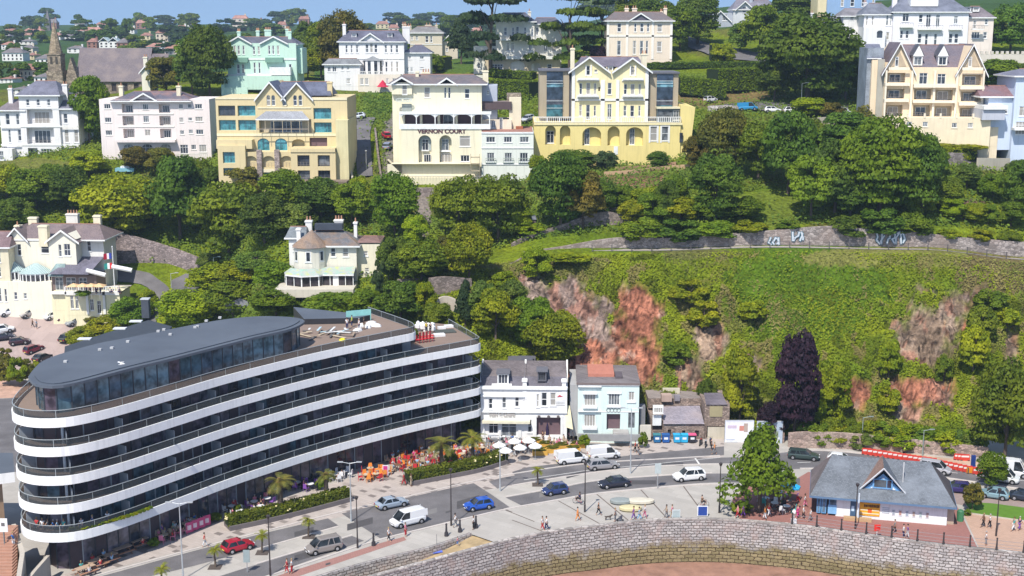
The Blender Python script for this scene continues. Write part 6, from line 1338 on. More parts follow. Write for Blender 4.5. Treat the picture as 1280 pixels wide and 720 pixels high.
    for q in range(4):
        c=X(760+q*4.3); n=10
        for t in range(n): a0,a1=2*math.pi*t/n,2*math.pi*(t+1)/n; k.cyl((c+.28*math.cos(a0),-.35,b.Z(511.5)+.28*math.sin(a0)),(c+.28*math.cos(a1),-.35,b.Z(511.5)+.28*math.sin(a1)),.04,.04,m,4,False)
    b.mb(k,'ring_ornament'); b.box('front_wall_low',722,800,543,551,-2.5,-2,flat((.30,.30,.30),.7)); b.box('steps',766,785,541,551,-2.4,-.4,flat((.4,.38,.36),.8))
    # awning and passage
    k=MB(); k.face([(X(707),-1.6,b.Z(530)),(X(716),-1.6,b.Z(533)),(X(712),.5,b.Z(508)),(X(706),.5,b.Z(508))],flat((.75,.66,.42),.7)); b.mb(k,'side_awning')
    # derelict stone building
    st_=stone((.30,.23,.19),2.6,'rubble_wall'); b=Bld('stone_outbuildings','weathered rubble stone outbuildings with patched slate roofs at the cliff foot','building',813,549,189.5,st_); X=b.X
    b.fac([R(813,523,829,550)],[(815,526,828,538,'x')],0,8); b.fac([R(829,530,880,552)],[(834,537,838,545,'x'),(852,538,856,546,'x'),(868,538,873,546,'x')],-.6,8,name='front_wall'); b.fac([R(880,505,911,552)],[(883,533,906,550,'Ro')],-.2,8,name='right_wall')
    k=MB(); k.face([(X(828),-.9,b.Z(530,-.9)),(X(879),-.9,b.Z(530,-.9)),(X(878),3.5,b.Z(507,3.5)),(X(831),3.5,b.Z(508,3.5))],slate((.30,.27,.30),(.36,.30,.30))); k.box(X(828),X(879),3.5,8,b.Z(535),b.Z(506,3.5),st_); b.mb(k,'lean_to_roof')
    k=MB(); k.box(X(813),X(880),4.2,10,b.Z(520),b.Z(494,6),st_,slate((.26,.22,.20))); k.box(X(846),X(853),3.8,4.4,b.Z(510),b.Z(494,4),flat((.25,.23,.25),.8)); k.box(X(829),X(842),3,4.4,b.Z(500,4),b.Z(492,4),plaster((.45,.33,.27))); b.mb(k,'upper_storey')
    k=MB(); k.face([(X(881),-.4,b.Z(505)),(X(908),-.4,b.Z(505)),(X(904),3,b.Z(491,3)),(X(882),3,b.Z(491,3))],slate((.15,.13,.15))); b.mb(k,'right_roof')
    b.box('concrete_panel',886,902,508,521,-.3,-.22,plaster((.36,.31,.18))); b.box('white_window_bay',815,828,507,516,-.4,0,wpaint()); b.window(X(816),X(827),b.Z(515),b.Z(508),-.6,'3'); b.box('white_panel',815,826,519,532,-.2,-.1,wpaint()); b.box('gate',884,905,534,549,-.5,-.4,plaster((.55,.50,.40)))
    k=MB(); k.box(X(834),X(856),7,7.4,b.Z(494,7),b.Z(485.5,7),plaster((.6,.55,.42))); b.mb(k,'broken_parapet')
    # bins and passage gate
    b=Bld('passage_gate','grey utility box in the passage right of the mint house','utility box',798,550,188,flat((.25,.25,.26),.7)); b.box('cabinet',799,806,508,548,0,1.5,flat((.20,.20,.21),.7)); b.box('low_wall',799,813,532,550,-.6,-.1,plaster((.62,.58,.5)))
row()
# billboards
def billboard(x0,y0,x1,y1,Y,lab,bgc,blobs):
    o=D(x0,y1,Y); e=empty('billboard',o,0,lab,'billboard'); k=pxm(Y,2); w_=(x1-x0)/k; h_=(y1-y0)/k/.96; b=MB(); b.box(0,w_,0,.12,0,h_,flat(bgc,.5)); b.build('panel',e)
    b=MB(); m=flat((.55,.58,.62),.5); b.box(-.08,0,-.05,.15,-.1,h_+.08,m); b.box(w_,w_+.08,-.05,.15,-.1,h_+.08,m); b.box(0,w_,-.05,.15,h_,h_+.08,m); b.box(0,w_,-.05,.15,-.1,0,m)
    for t in (.15,.85): b.box(w_*t-.08,w_*t+.08,.15,.3,-2.5,h_*.9,m)
    b.build('frame',e); r=random.Random(x0)
    b=MB()
    for (u0,v0,u1,v1,c) in blobs: b.box(u0*w_,u1*w_,-.02-.003*(u0+v0),0,v0*h_,v1*h_,flat(c,.6))
    b.build('printed_picture',e)
billboard(906,526,941,557,187.4,'large white billboard with pale picture beside the street tree',(.80,.80,.86),[(.5,.6,.68,.8,(.6,.25,.2)),(.66,.55,.8,.9,(.45,.35,.3)),(.05,.1,.45,.16,(.45,.5,.6)),(.05,.22,.35,.26,(.45,.5,.6)),(.08,.7,.4,.82,(.6,.5,.6))])
billboard(946,527,977,557,186.8,'grey-framed billboard with muted picture under the dark purple beech',(.42,.50,.60),[(.5,.5,.75,.85,(.5,.42,.32)),(.3,.1,.9,.35,(.75,.78,.85)),(.72,.3,.85,.6,(.25,.3,.2))])
# kiosk
def kiosk():
    o=P(1020,643,0); q=P(1183,657,0); rot=math.atan2(q.y-o.y,q.x-o.x); e=empty('seafront_kiosk',o,rot,'white seafront kiosk with big slate roof and blue-framed gable window','kiosk'); Lw=(q-o).length; Dp=8.2; hh=2.95
    def X(px):   # distance along the front for a direction
        d=ray(px,650); t=1; a=o; u=Vector((math.cos(rot),math.sin(rot))); dd=Vector((d[0],d[1])).normalized()
        M=Matrix(((u.x,-dd.x),(u.y,-dd.y))); s=M.inverted()@Vector((-a.x,-a.y)); return s[0]
    b=MB(); wl=plaster((.80,.82,.82),.03); wd=flat((.14,.16,.22),.6)
    b.box(X(1044),Lw,0,Dp,0,hh,wl); b.box(0,X(1044),1.2,Dp,0,hh,flat((.12,.12,.16),.6)); b.build('wall',e)
    # roof
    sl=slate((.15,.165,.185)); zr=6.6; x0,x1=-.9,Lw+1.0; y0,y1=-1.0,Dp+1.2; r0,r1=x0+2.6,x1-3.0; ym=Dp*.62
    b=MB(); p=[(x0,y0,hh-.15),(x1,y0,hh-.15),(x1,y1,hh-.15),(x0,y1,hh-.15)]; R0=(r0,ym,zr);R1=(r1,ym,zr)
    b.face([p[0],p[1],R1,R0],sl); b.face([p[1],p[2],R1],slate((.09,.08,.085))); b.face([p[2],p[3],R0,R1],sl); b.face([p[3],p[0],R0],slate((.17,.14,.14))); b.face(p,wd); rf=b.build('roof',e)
    b=MB(); b.box(x0,x1,y0-.06,y0,hh-.35,hh-.1,flat((.12,.20,.32),.5)); b.box(x0-.05,x0,y0,y1,hh-.35,hh-.1,flat((.12,.20,.32),.5)); b.box(x1,x1+.05,y0,y1,hh-.35,hh-.1,flat((.12,.20,.32),.5)); b.build('gutter',rf)
    # gable dormer
    xa,xb=X(1073),X(1131); xc=X(1101); za,zb=3.75,7.0; b=MB(); yd=.6; ym2=ym
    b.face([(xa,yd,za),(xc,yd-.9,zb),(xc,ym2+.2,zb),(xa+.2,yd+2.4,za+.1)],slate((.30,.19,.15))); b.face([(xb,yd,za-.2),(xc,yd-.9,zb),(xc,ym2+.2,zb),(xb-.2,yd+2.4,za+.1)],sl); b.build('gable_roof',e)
    blu=flat((.16,.36,.62),.5); b=MB(); 
    b.extr([(xa+.5,za+.05),(xb-.5,za+.05),(xc,zb-1.0)],yd+.1,yd+2.2,blu); gb=b.build('gable_front',e)
    b=MB(); b.extr([(xa+1.3,za+.2),(xb-1.3,za+.2),(xc,zb-1.5)],yd+.02,yd+.1,wpaint()); b.build('white_panelling',gb)
    b=MB(); b.box(xc-1.25,xc+1.25,yd-.06,yd+.02,za+.3,za+1.55,blu); w_=b.build('window',e); b=MB(); b.box(xc-1.05,xc+.45,yd-.1,yd-.05,za+.5,za+1.45,glass((.05,.06,.07))); b.box(xc+.55,xc+1.05,yd-.1,yd-.05,za+.5,za+1.45,glass((.03,.03,.05))); b.build('pane',w_)
    b=MB(); m=flat((.62,.64,.66),.5)
    for (u,v) in (((xa,yd-.05,za),(xc,yd-1.0,zb+.05)),((xb,yd-.05,za-.2),(xc,yd-1.0,zb+.05))): b.cyl(u,v,.11,.11,m,5)
    b.build('bargeboard',gb)
    b=MB(); b.box(X(1072)-.08,X(1072)+.08,-1.1,-.95,0,za,flat((.6,.66,.72),.5)); b.build('downpipe',e)
    b=MB(); b.box(X(1127)-.3,X(1127)+.3,.6,1.2,3.0,3.9,flat((.4,.42,.44),.6)); b.cyl((X(1127),2,4),(X(1127),2,7.3),.08,.08,flat((.6,.6,.6),.5),6); b.build('roof_vent',rf)
    # glazed left end, door, signs
    for i,(u,v) in enumerate(((1020,1025),(1026,1032),(1035,1045))):
        b=MB(); b.box(X(u),X(v),.0,.1,.25,2.5,flat((.15,.36,.62),.5)); w_=b.build('window',e); b=MB(); b.box(X(u)+.12,X(v)-.12,-.03,.0,.4,2.35,glass((.10,.16,.22),.1)); b.build('pane',w_)
    b=MB(); b.box(X(1034),X(1045),-.07,-.03,.3,1.5,flat((.22,.45,.72),.5)); b.build('blue_sign',e)
    b=MB(); b.box(X(1062),X(1070),-.04,.0,.1,2.3,flat((.07,.13,.22),.5)); dr=b.build('door',e); b=MB(); b.box(X(1063.5),X(1067),-.07,-.04,.9,1.6,flat((.55,.7,.85),.5)); b.build('door_window',dr)
    b=MB(); b.box(X(1073.5),X(1099),-.08,0,.45,2.2,flat((.85,.40,.03),.6)); sg=b.build('orange_sign',e)
    b=MB(); dk=flat((.10,.05,.02),.6); r=random.Random(3); xs=X(1079)
    while xs<X(1097): wdt=r.uniform(.12,.22); b.box(xs,xs+wdt,-.11,-.08,1.62+r.uniform(-.04,.04),1.95+r.uniform(-.03,.08),dk); xs+=wdt+.04
    for q in range(2): b.box(X(1075),X(1098),-.11,-.08,1.15-q*.45,1.3-q*.45,flat((.9,.75,.5),.6))
    b.box(X(1084),X(1089),-.115,-.08,.85,1.4,flat((.7,.12,.02),.6)); b.build('sign_print',sg)
    for (u,v,z0,z1) in ((1079,1086,2.3,2.6),(1096,1103,2.3,2.6),(1130,1137,2.3,2.6),(1147,1154,2.3,2.6)):
        b=MB(); b.box(X(u),X(v),-.05,0,z0,z1,flat((.08,.22,.40),.4)); b.build('window',e)
    cs=[(.35,.4,.45),(.5,.3,.25),(.35,.42,.5),(.45,.35,.3),(.4,.5,.5),(.4,.3,.3)]
    for i,u in enumerate((1114,1122.5,1131,1139.5,1148,1156.5)):
        b=MB(); b.box(X(u),X(u+4.5),-.05,0,.75,1.65,flat((.7,.72,.74),.5)); fr=b.build('poster_frame',e); b=MB(); b.box(X(u+.8),X(u+3.7),-.08,-.05,.9,1.5,flat(cs[i],.6)); b.build('poster',fr)
    b=MB(); 
    for q in range(4): b.box(X(1102),X(1111),-.05,0,1.0+q*.22,1.08+q*.22,flat((.45,.5,.55),.6))
    b.build('notice_lettering',e)
    b=MB(); b.box(Lw,Lw+.9,.5,1.6,0,2.4,flat((.45,.36,.27),.8)); b.dome((Lw+.45,1.05,2.4),.45,.55,.3,flat((.45,.36,.27),.8),8,3); b.build('side_hatch',e)
    b=MB(); b.box(X(1054),X(1089),-1.3,-.7,0,.45,flat((.50,.33,.18),.7)); tag(b.build('timber_bench',loc=o,rz=rot),'long low timber bench under the orange kiosk sign','bench')
kiosk()
# ------------------------------------------------------------ hillside walls
def hillwall(pts,hm,t,mat,label,cat='wall',name='stone_wall',z0=-1.5,Ys=None):
    q=[hit(x,y) if Ys is None else D(x,y,Ys[i]) for i,(x,y) in enumerate(pts)]; path=dens([tuple(v.xy) for v in q],8); zs=dens([(v.z,0) for v in q],8); o0=q[0]
    hs=hm if hasattr(hm,'__len__') else [hm]*len(q); hh=dens([(h,0) for h in hs],8)
    V=[];Fc=[];n=len(path)
    for i,p in enumerate(path):
        tt=(Vector(path[min(n-1,i+1)])-Vector(path[max(0,i-1)])).normalized(); nn=Vector((-tt.y,tt.x)); z=zs[i][0]
        for o,zz in ((0,z+z0),(0,z+hh[i][0]),(t,z+hh[i][0]),(t,z+z0)): V.append((p[0]+nn.x*o-o0.x,p[1]+nn.y*o-o0.y,zz-o0.z))
    for i in range(n-1):
        for k in range(4): a=4*i;b=a+4;r=(k+1)%4; Fc.append((a+k,b+k,b+r,a+r))
    Fc+=[(0,1,2,3),(4*n-1,4*n-2,4*n-3,4*n-4)]
    me=bpy.data.meshes.new(name); me.from_pydata(V,[],Fc); me.materials.append(mat); bm=bmesh.new(); bm.from_mesh(me); bmesh.ops.recalc_face_normals(bm,faces=bm.faces); bm.to_mesh(me); bm.free()
    o=mobj(name,me,None,o0); tag(o,label,cat); return o,path,zs
pale=stone((.33,.285,.26),1.6,'pale_rubble',dirt=(.30,.22,.18)); brown=stone((.25,.20,.18),1.8,'brown_rubble',dirt=(.14,.12,.09))
cw_,cpath,czs=hillwall([(655,322),(700,317),(770,310),(850,311),(920,307),(985,304),(1040,303),(1100,306),(1150,309),(1200,315),(1290,322),(1400,330)],[1.0,1.2,1.8,2.0,2.2,2.5,2.9,2.6,2.6,2.6,2.7,2.9],.6,pale,'long pale rubble retaining wall with graffiti along the cliff-top path',Ys=[224,224.5,225.6,225.6,225.3,225.3,225.3,225.3,225.3,225.3,225.3,225.3],z0=-2.5)
def graf(x0,x1,yt,yb,seed):
    b=MB(); r=random.Random(seed); w_=flat((.58,.62,.66),.6); dk=flat((.06,.16,.22),.6); n=max(3,int((x1-x0)/6))
    for k in range(n):
        c=D(x0+(x1-x0)*(k+.5)/n,(yt+yb)/2,225.1); s=(x1-x0)/n/7*.55; h_=(yb-yt)/7*.48; p=[Vector((c.x+r.uniform(-s,s),0,c.z+h_*q)) for q in r.choice([(1,.2,-.3,-1),(-1,.6,1,-.2,-.8),(1,-1,-.6,.4),(.8,1,0,-.2,-1)])]
        for q in range(len(p)-1):
            d=(p[q+1]-p[q]); t=d.normalized(); nn=Vector((-t.z,0,t.x))
            for ww,m,y in ((.26,dk,c.y),(.15,w_,c.y-.03)):
                u=p[q]-t*ww*.5; v=p[q+1]+t*ww*.5; b.face([(a_.x,y-.002*q,a_.z) for a_ in (u-nn*ww,v-nn*ww*.8,v+nn*ww*.8,u+nn*ww)],m)
    o=b.build('graffiti'); o.parent=cw_; o.matrix_parent_inverse=Matrix.Translation(-cw_.location)
graf(1095,1131,290,305,2); graf(985,1007,290,301,5); graf(961,975,297,306,6)
hillwall([(640,318),(660,312),(700,306),(735,300),(760,296),(790,296)],[2,2.6,3.6,4.6,4.6,3.4],.5,brown,'tall brown stone terrace wall under the garden left of the cliff-top path',Ys=[229,230,231,232,232,232])
hillwall([(700,284),(728,280),(755,276),(788,274)],[1.2,2.2,2.4,2.2],.4,brown,'upper brown stone terrace wall with a small railing',Ys=[236,236,236,236])
hillwall([(136,325),(160,328),(190,333),(222,340),(252,346)],[6.2,6.0,5.4,4.8,3.8],.7,stone((.30,.24,.23),1.6,'purple_rubble',dirt=(.20,.17,.17)),'high purple-brown stone retaining wall behind the bay villa road',Ys=[270,270,269,267,265])
hillwall([(300,338),(322,338),(348,338)],[2.6,2.6,2.2],.5,pale,'short pale stone wall left of the green-roofed villa',Ys=[240,240,240])
hillwall([(497,358),(540,358),(580,356),(610,350),(640,340),(656,330)],[1.2,1.4,1.6,1.8,1.6,1.4],.5,brown,'curving stone wall climbing below the round bright bush',Ys=[216,217,218,219,221,222])
hillwall([(540,405),(556,403),(572,402)],[3.4,4.4,3.4],.6,plaster((.50,.44,.36)),'pale concrete retaining wall behind the lower roof terrace',Ys=[207,208,207])
hillwall([(536,380),(556,378),(590,376)],[4.4,4.4,3.8],.6,brown,'brown stone wall above the pale concrete retaining wall',Ys=[212,212,213])
hillwall([(520,262),(545,262)],[4.5,4.5],.6,stone((.32,.26,.24),1.6,'grey_rubble'),'stone wall patch below the cream hotel between two big trees',Ys=[262,262])
hillwall([(755,222),(790,219),(830,213),(862,209)],.9,.4,plaster((.50,.34,.20)),'low sandy terrace wall in the garden below the yellow hotel')
hillwall([(770,215),(810,211),(845,206)],.8,.4,plaster((.46,.28,.18)),'upper sandy terrace wall close to the yellow hotel garden')
hillwall([(1160,208),(1200,207),(1222,207)],2.4,.5,stone((.30,.26,.24),1.6,'garden_rubble'),'grey stone garden wall below the peach balconied building')
hillwall([(1222,214),(1262,212)],2.4,.4,plaster((.55,.50,.40)),'pale panelled garden wall with posts at the right garden')
hillwall([(1015,163),(1045,160)],2.6,.4,plaster((.52,.47,.38)),'small ruined pale wall in the scrub left of the peach building')
hillwall([(885,140),(905,138),(925,140)],1.2,.4,stone((.55,.50,.48),1.4,'limestone'),'low pale rock wall below the brown bank')
hillwall([(478,230),(474,200),(470,165)],1.0,.4,brown,'stone wall along the right side of the steep lane')
hillwall([(442,230),(436,200),(434,165)],1.2,.4,plaster((.5,.45,.36)),'pale wall along the left side of the steep lane')
hillwall([(985,556),(1010,553),(1060,554),(1120,560),(1180,566),(1235,572)],[1.8,1.6,1.5,1.5,1.5,1.5],.5,stone((.36,.26,.22),2.2,'pink_rubble',dirt=(.40,.34,.28)),'pinkish rubble wall along the far side of the road by the barriers',Ys=[185,184.6,184,183,181,180])
hillwall([(955,560),(968,559),(980,558)],[2.2,2.6,2.2],.8,stone((.34,.25,.21),2.2,'pier_rubble'),'stout stone gate pier behind the street tree',Ys=[187,187,187])
# railing of the cliff-top path
e=empty('path_railing',(0,0,0),0,'thin dark post-and-rail fence along the cliff-top path','fence'); m=flat((.10,.09,.09),.6)
rl=[tuple(D(x,y,223.3)) for x,y in [(740,314),(800,315),(850,315),(920,312),(985,308),(1040,307),(1100,311),(1150,314),(1200,320),(1290,327),(1380,334)]]
rr=resamp(dens([(p[0],p[1]) for p in rl],6),3.4); b2=MB()
prev=None
for x,y in rr:
    z=zt(x,y)-.05; k=MB(); k.box(x-.06,x+.06,y-.06,y+.06,z-.4,z+1.25,m); k.build('post',e)
    if prev: 
        for h_ in (.6,1.15): b2.cyl((prev[0],prev[1],prev[2]+h_),(x,y,z+h_),.035,.035,m,4)
    prev=(x,y,z)
b2.build('rails',e)
b=MB(); n=0
f0=[tuple(p) for p in rr]; b.sweep(f0,[(.4,lambda x,y:zt(x,y)-.3),(.4,lambda x,y:zt(x,y)+.03),(1.8,lambda x,y:zt(x,y)+.05),(1.8,lambda x,y:zt(x,y)-.6)],paving((.42,.37,.33),1,1,0,None)); struct(b.build('path'))
# promenade railing on the sea wall
e=empty('promenade_railing',(0,0,0),0,'black cast-iron post and rail fence on the sea wall by the kiosk','fence')
rp_l=resamp([p for p in OUT if P(984,660).x<=p[0]<=P(1420,712).x+5],3.0); b2=MB(); prev=None; mk=flat((.05,.045,.045),.5)
for x,y in rp_l:
    y+=.25; k=MB(); k.cyl((x,y,.3),(x,y,.7),.17,.13,mk,8); k.cyl((x,y,.7),(x,y,1.75),.12,.08,mk,8); k.dome((x,y,1.75),.13,.13,.14,mk,8,3,True); k.build('post',e)
    if prev:
        for h_ in (.65,1.05,1.5): b2.cyl((prev[0],prev[1],h_),(x,y,h_),.03,.03,flat((.30,.27,.27),.5),4)
    prev=(x,y)
b2.build('rails',e)
# ------------------------------------------------------------ planters with hedges in front of the curved building
def planter(pts,label,z=.0,w_=2.0,kind='y'):
    q=[tuple(P(a,c,.5).xy) for a,c in pts]; b=MB(); b.sweep(dens(q,5),[(-.15,0),(-.15,.6),(.1,.6),(.1,.45),(w_-.1,.45),(w_-.1,.6),(w_+.15,.6),(w_+.15,0)],flat((.16,.14,.14),.7)); o=b.build('planter'); tag(o,label+' stone planter kerb','planter')
    r=np.random.default_rng(len(label)+7); Ps=[];Ns=[]; dd=dens(q,5); path=resamp(dd,.5)
    for i in range(len(path)-1):
        t=(Vector(path[i+1])-Vector(path[i])).normalized(); n=Vector((-t.y,t.x)); h_=1.15
        for k in range(150):
            s=r.random()*(2*h_+w_-.5); a=r.random()*.5
            off,zz,nn=(.25,.5+s,(-n.x,-n.y,.3)) if s<h_ else ((.25+s-h_,.5+h_,(0,0,1)) if s<h_+w_-.5 else (w_-.25,.5+s-h_-w_+.5,(n.x,n.y,.3)))
            Ps.append((path[i][0]+t.x*a+n.x*off+r.normal()*.07,path[i][1]+t.y*a+n.y*off+r.normal()*.07,zz+r.normal()*.09)); Ns.append(nn)
    V,Q=leafquads(np.array(Ps),np.array(Ns),np.full(len(Ps),.12),r); o0=np.array([q[0][0],q[0][1],0.]); me=npmesh('foliage',V-o0,Q,foliage()); e=empty('hedge',o0,0,label+' clipped hedge with pale flowers','hedge'); mobj('foliage',me,e,color=(.12,.15,.015))
    k=MB(); 
    for i in range(0,len(path)-2,3): 
        p=path[i]; t=(Vector(path[i+1])-Vector(p)).normalized(); n=Vector((-t.y,t.x)); u=Vector(p)+n*(.35+r.random()*.9); hz=1.3 if r.random()<.6 else .8
        if r.random()<.55:
            for _ in range(5): x,y=u.x+r.normal()*.3,u.y+r.normal()*.25; k.dome((x-o0[0],y-o0[1],hz+r.normal()*.1+.25),.16,.16,.14,flat((.72,.62,.32),.8),6,3)
    if k.f: k.build('blossom',e)
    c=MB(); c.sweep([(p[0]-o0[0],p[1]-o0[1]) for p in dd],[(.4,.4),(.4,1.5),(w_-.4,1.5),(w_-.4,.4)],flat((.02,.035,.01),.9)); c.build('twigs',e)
planter([(287,659),(330,650),(380,638),(440,622)],'left')
planter([(513,603),(560,594),(600,586),(636,575)],'right',w_=2.2)
# ------------------------------------------------------------ palms
def palm_crown(seed,nf=26,L_=2.0,droop=1.0):
    r=np.random.default_rng(seed); V=[];Fc=[]
    for k in range(nf):
        a=2*math.pi*k/nf*2.4+r.normal()*.1; el=r.uniform(.0,1.15); ln=L_*r.uniform(.8,1.1); p=np.array([0,0,0.]); d=np.array([math.cos(a)*math.cos(el),math.sin(a)*math.cos(el),math.sin(el)]); side=np.array([-math.sin(a),math.cos(a),0]); n=9; pts=[]
        for i in range(n): pts.append(p.copy()); d=d+np.array([0,0,-.17*droop]); d/=np.linalg.norm(d); p=p+d*ln/n
        for i in range(n-1):
            for s in (-1,1):
                for t in (0,.5):
                    q=pts[i]*(1-t)+pts[i+1]*t; w_=.42*ln*.5*math.sin(math.pi*(i+t+.8)/(n+.6)); dr=(pts[i+1]-pts[i])
                    tip=q+side*s*w_+dr*1.2+np.array([0,0,-.12*w_]); V+= [q,q+dr*.42,tip+dr*.12,tip]; m_=len(V); Fc.append((m_-4,m_-3,m_-2,m_-1))
    return npmesh('fronds',np.array(V),np.array(Fc),foliage('palm_fronds',.3))
PC=[palm_crown(s) for s in (1,2,3)]
def palm(px,py,hm,cr,lab,color=(.16,.18,.035),base=.15,z=0,name='palm_tree',group=None):
    p=P(px,py,z); e=empty(name,p,random.Random(px).uniform(0,6),lab,'palm tree',group); b=MB(); m=bark(); n=6
    for i in range(n): b.cyl((.04*math.sin(i),0,hm*i/n-.05),(.04*math.sin(i+1),0,hm*(i+1)/n),base*(1.25-.35*i/n),base*(1.1-.35*i/n),m,8,False)
    b.dome((0,0,hm-.05),base*1.5,base*1.5,base*2,flat((.20,.13,.05),.9),8,4,True); b.build('trunk',e); mobj('fronds',PC[px%3],e,(0,0,hm+.1),0,cr/2.0,color)
    return e
palm(351,639,4.0,2.4,'tall palm in the left planter with thick shaggy trunk',(.17,.17,.045),.36,.5)
palm(408,623,3.2,1.7,'stocky palm with leaning trunk near the end of the left planter',(.15,.16,.04),.3,.5)
palm(552,587,3.8,2.7,'wide-crowned palm in the middle of the orange seating',(.17,.18,.04),.28,.5)
palm(591,577,3.4,2.6,'bushy palm beside the chip shop terrace',(.19,.20,.03),.26,.5)
for i,(x,y) in enumerate([(203,734),(269,709),(328,691),(386,671),(672,606)]):
    palm(x,y,2.1,1.15,['young palm at the bottom edge left of the tall lamp','young palm on the median left of the red car','young palm on the median right of the red car','young palm on the median above the grey people carrier','young palm on the median above the small dark blue car'][i],(.20,.22,.02),.11,group='young palms on the median')
    p=P(x,y,0); b=MB(); b.box(p.x-.75,p.x+.75,p.y-.75,p.y+.75,.012,.03,flat((.10,.08,.07),.9)); struct(b.build('tree_pit'))
# ------------------------------------------------------------ vehicles
paint=lambda: objcol('car_paint',.3,.1,.6)
def car_template(kind):
    Ls={'hatch':(3.9,1.75,1.48),'mini':(3.5,1.66,1.5),'saloon':(4.4,1.78,1.42),'estate':(4.6,1.8,1.48),'suv':(4.5,1.86,1.68),'mpv':(4.4,1.82,1.80),'van':(4.6,1.86,1.95),'bigvan':(5.4,2.0,2.45)}
    Ln,Wd,Ht=Ls[kind]; root=empty('parked_car',(0,0,-50),0,'template','car'); hl=Ln/2; hw=Wd/2; belt=.92 if Ht<1.6 else 1.02
    # outline of the lower body seen from the side, front towards +x
    nose=.72 if 'van' not in kind else .85
    st=[(-hl,.45,belt*.86,.86),(-hl+.12,.30,belt*.97,.95),(-hl+.5,.24,belt,1),(0,.22,belt,1),(hl*.45,.22,belt*.99,1),(hl-.55,.24,belt*.90,.98),(hl-.15,.28,nose,.90),(hl,.42,nose*.80,.74)]
    if kind=='saloon': st[1]=(-hl+.12,.30,belt*.93,.93)
    b=MB(); m=paint(); rows=[]
    for x,zl,zh,wf in st:
        w_=hw*wf; rows.append([(x,-w_*.90,zl),(x,-w_,zl+.18),(x,-w_,zh-.16),(x,-w_*.93,zh),(x,w_*.93,zh),(x,w_,zh-.16),(x,w_,zl+.18),(x,w_*.90,zl)])
    for r0,r1 in zip(rows[:-1],rows[1:]):
        for k in range(8): q=(k+1)%8; b.face([r0[k],r0[q],r1[q],r1[k]],m)
    b.face(rows[0],m); b.face(rows[-1],m)
    # cabin
    xb0,xb1,xt0,xt1={'hatch':(-hl+.15,hl-1.0,-hl+.55,hl-1.75),'mini':(-hl+.12,hl-.75,-hl+.45,hl-1.45),'saloon':(-hl+.55,hl-1.15,-hl+1.15,hl-1.95),'estate':(-hl+.1,hl-1.15,-hl+.4,hl-1.95),'suv':(-hl+.1,hl-1.1,-hl+.45,hl-1.8),'mpv':(-hl+.1,hl-.75,-hl+.3,hl-1.55),'van':(-hl+.06,hl-.62,-hl+.12,hl-1.45),'bigvan':(-hl+.05,hl-.6,-hl+.1,hl-1.35)}[kind]
    wt=hw*.76 if 'van' not in kind else hw*.88; wb_=hw*.92; g=glass((.02,.025,.03),.06); zt0=Ht-.05
    B0=[(xb0,-wb_,belt-.01),(xb1,-wb_,belt-.04),(xb1,wb_,belt-.04),(xb0,wb_,belt-.01)]; T0=[(xt0,-wt,zt0),(xt1,-wt,zt0-.02),(xt1,wt,zt0-.02),(xt0,wt,zt0)]
    van='van' in kind
    # roof panel, softly crowned
    xs=[xt0-.05,xt0+.15,(xt0+xt1)/2,xt1-.15,xt1+.05]; zz=[zt0-.03,zt0+.03,Ht,zt0+.03,zt0-.05]
    for i in range(4):
        for (y0,y1,d0,d1) in ((-wt-.02,-wt*.7,-.05,0),(-wt*.7,wt*.7,0,0),(wt*.7,wt+.02,0,-.05)):
            b.face([(xs[i],y0,zz[i]+d0),(xs[i+1],y0,zz[i+1]+d0),(xs[i+1],y1,zz[i+1]+d1),(xs[i],y1,zz[i]+d1)],m)
            b.face([(xs[i],y0,zz[i]+d0-.06),(xs[i+1],y0,zz[i+1]+d0-.06),(xs[i+1],y1,zz[i+1]+d1-.06),(xs[i],y1,zz[i]+d1-.06)],m)
    # pillars
    def strip(p,q,w_,off):
        p=Vector(p);q=Vector(q); b.face([p+Vector((-w_,off,0)),p+Vector((w_,off,0)),q+Vector((w_,off,0)),q+Vector((-w_,off,0))],m)
    for s in (-1,1):
        strip((xb0+.05,s*wb_,belt),(xt0+.03,s*wt,zt0),.13 if not van else .3,s*.025); strip((xb1-.03,s*wb_,belt),(xt1,s*wt,zt0),.05,s*.025)
        mx=(xb0+xb1)/2+.1; strip((mx,s*wb_,belt),((xt0+xt1)/2+.1,s*wt,zt0),.05,s*.025)
        if kind in('estate','suv','mpv'): strip((xb0+1.0,s*wb_,belt),(xt0+.95,s*wt,zt0),.05,s*.025)
        if van: b.face([(xb0,s*(wb_+.02),belt-.02),(xb1-1.55,s*(wb_+.02),belt-.02),(xt1-.75,s*(wt+.02),zt0),(xt0,s*(wt+.02),zt0)],m)
        b.box(xb1-.35,xb1-.15,s*(hw+.02)-.09,s*(hw+.02)+.09,belt+.0,belt+.17,m)
    if van: b.face([(xb0-.02,-wb_,belt-.02),(xb0-.02,wb_,belt-.02),(xt0-.02,wt,zt0),(xt0-.02,-wt,zt0)],m)
    # wheel arches
    dk=flat((.02,.02,.02),.8); wx=(-hl+.78,hl-.80)
    body=b.build('body',root,smooth=False,color=(.5,.5,.5)); 
    bv=body.modifiers.new('soft','BEVEL'); bv.width=.03; bv.segments=1; bv.angle_limit=math.radians(40)
    b=MB(); 
    for a,c in ((0,1),(1,2),(2,3),(3,0)): b.face([B0[a],B0[c],T0[c],T0[a]],g)
    b.build('windows',root)
    b=MB(); b.box(-hl+.3,hl-.3,-hw*.85,hw*.85,.16,.30,dk); 
    for x in wx:
        for s in (-1,1): 
            n=10; c=[(x+.40*math.cos(math.pi*k/n),s*(hw+.004),.33+.40*math.sin(math.pi*k/n)) for k in range(n+1)]; b.face(c+[(x-.4,s*(hw+.004),.22),(x+.4,s*(hw+.004),.22)],dk)
    b.build('underbody',root)
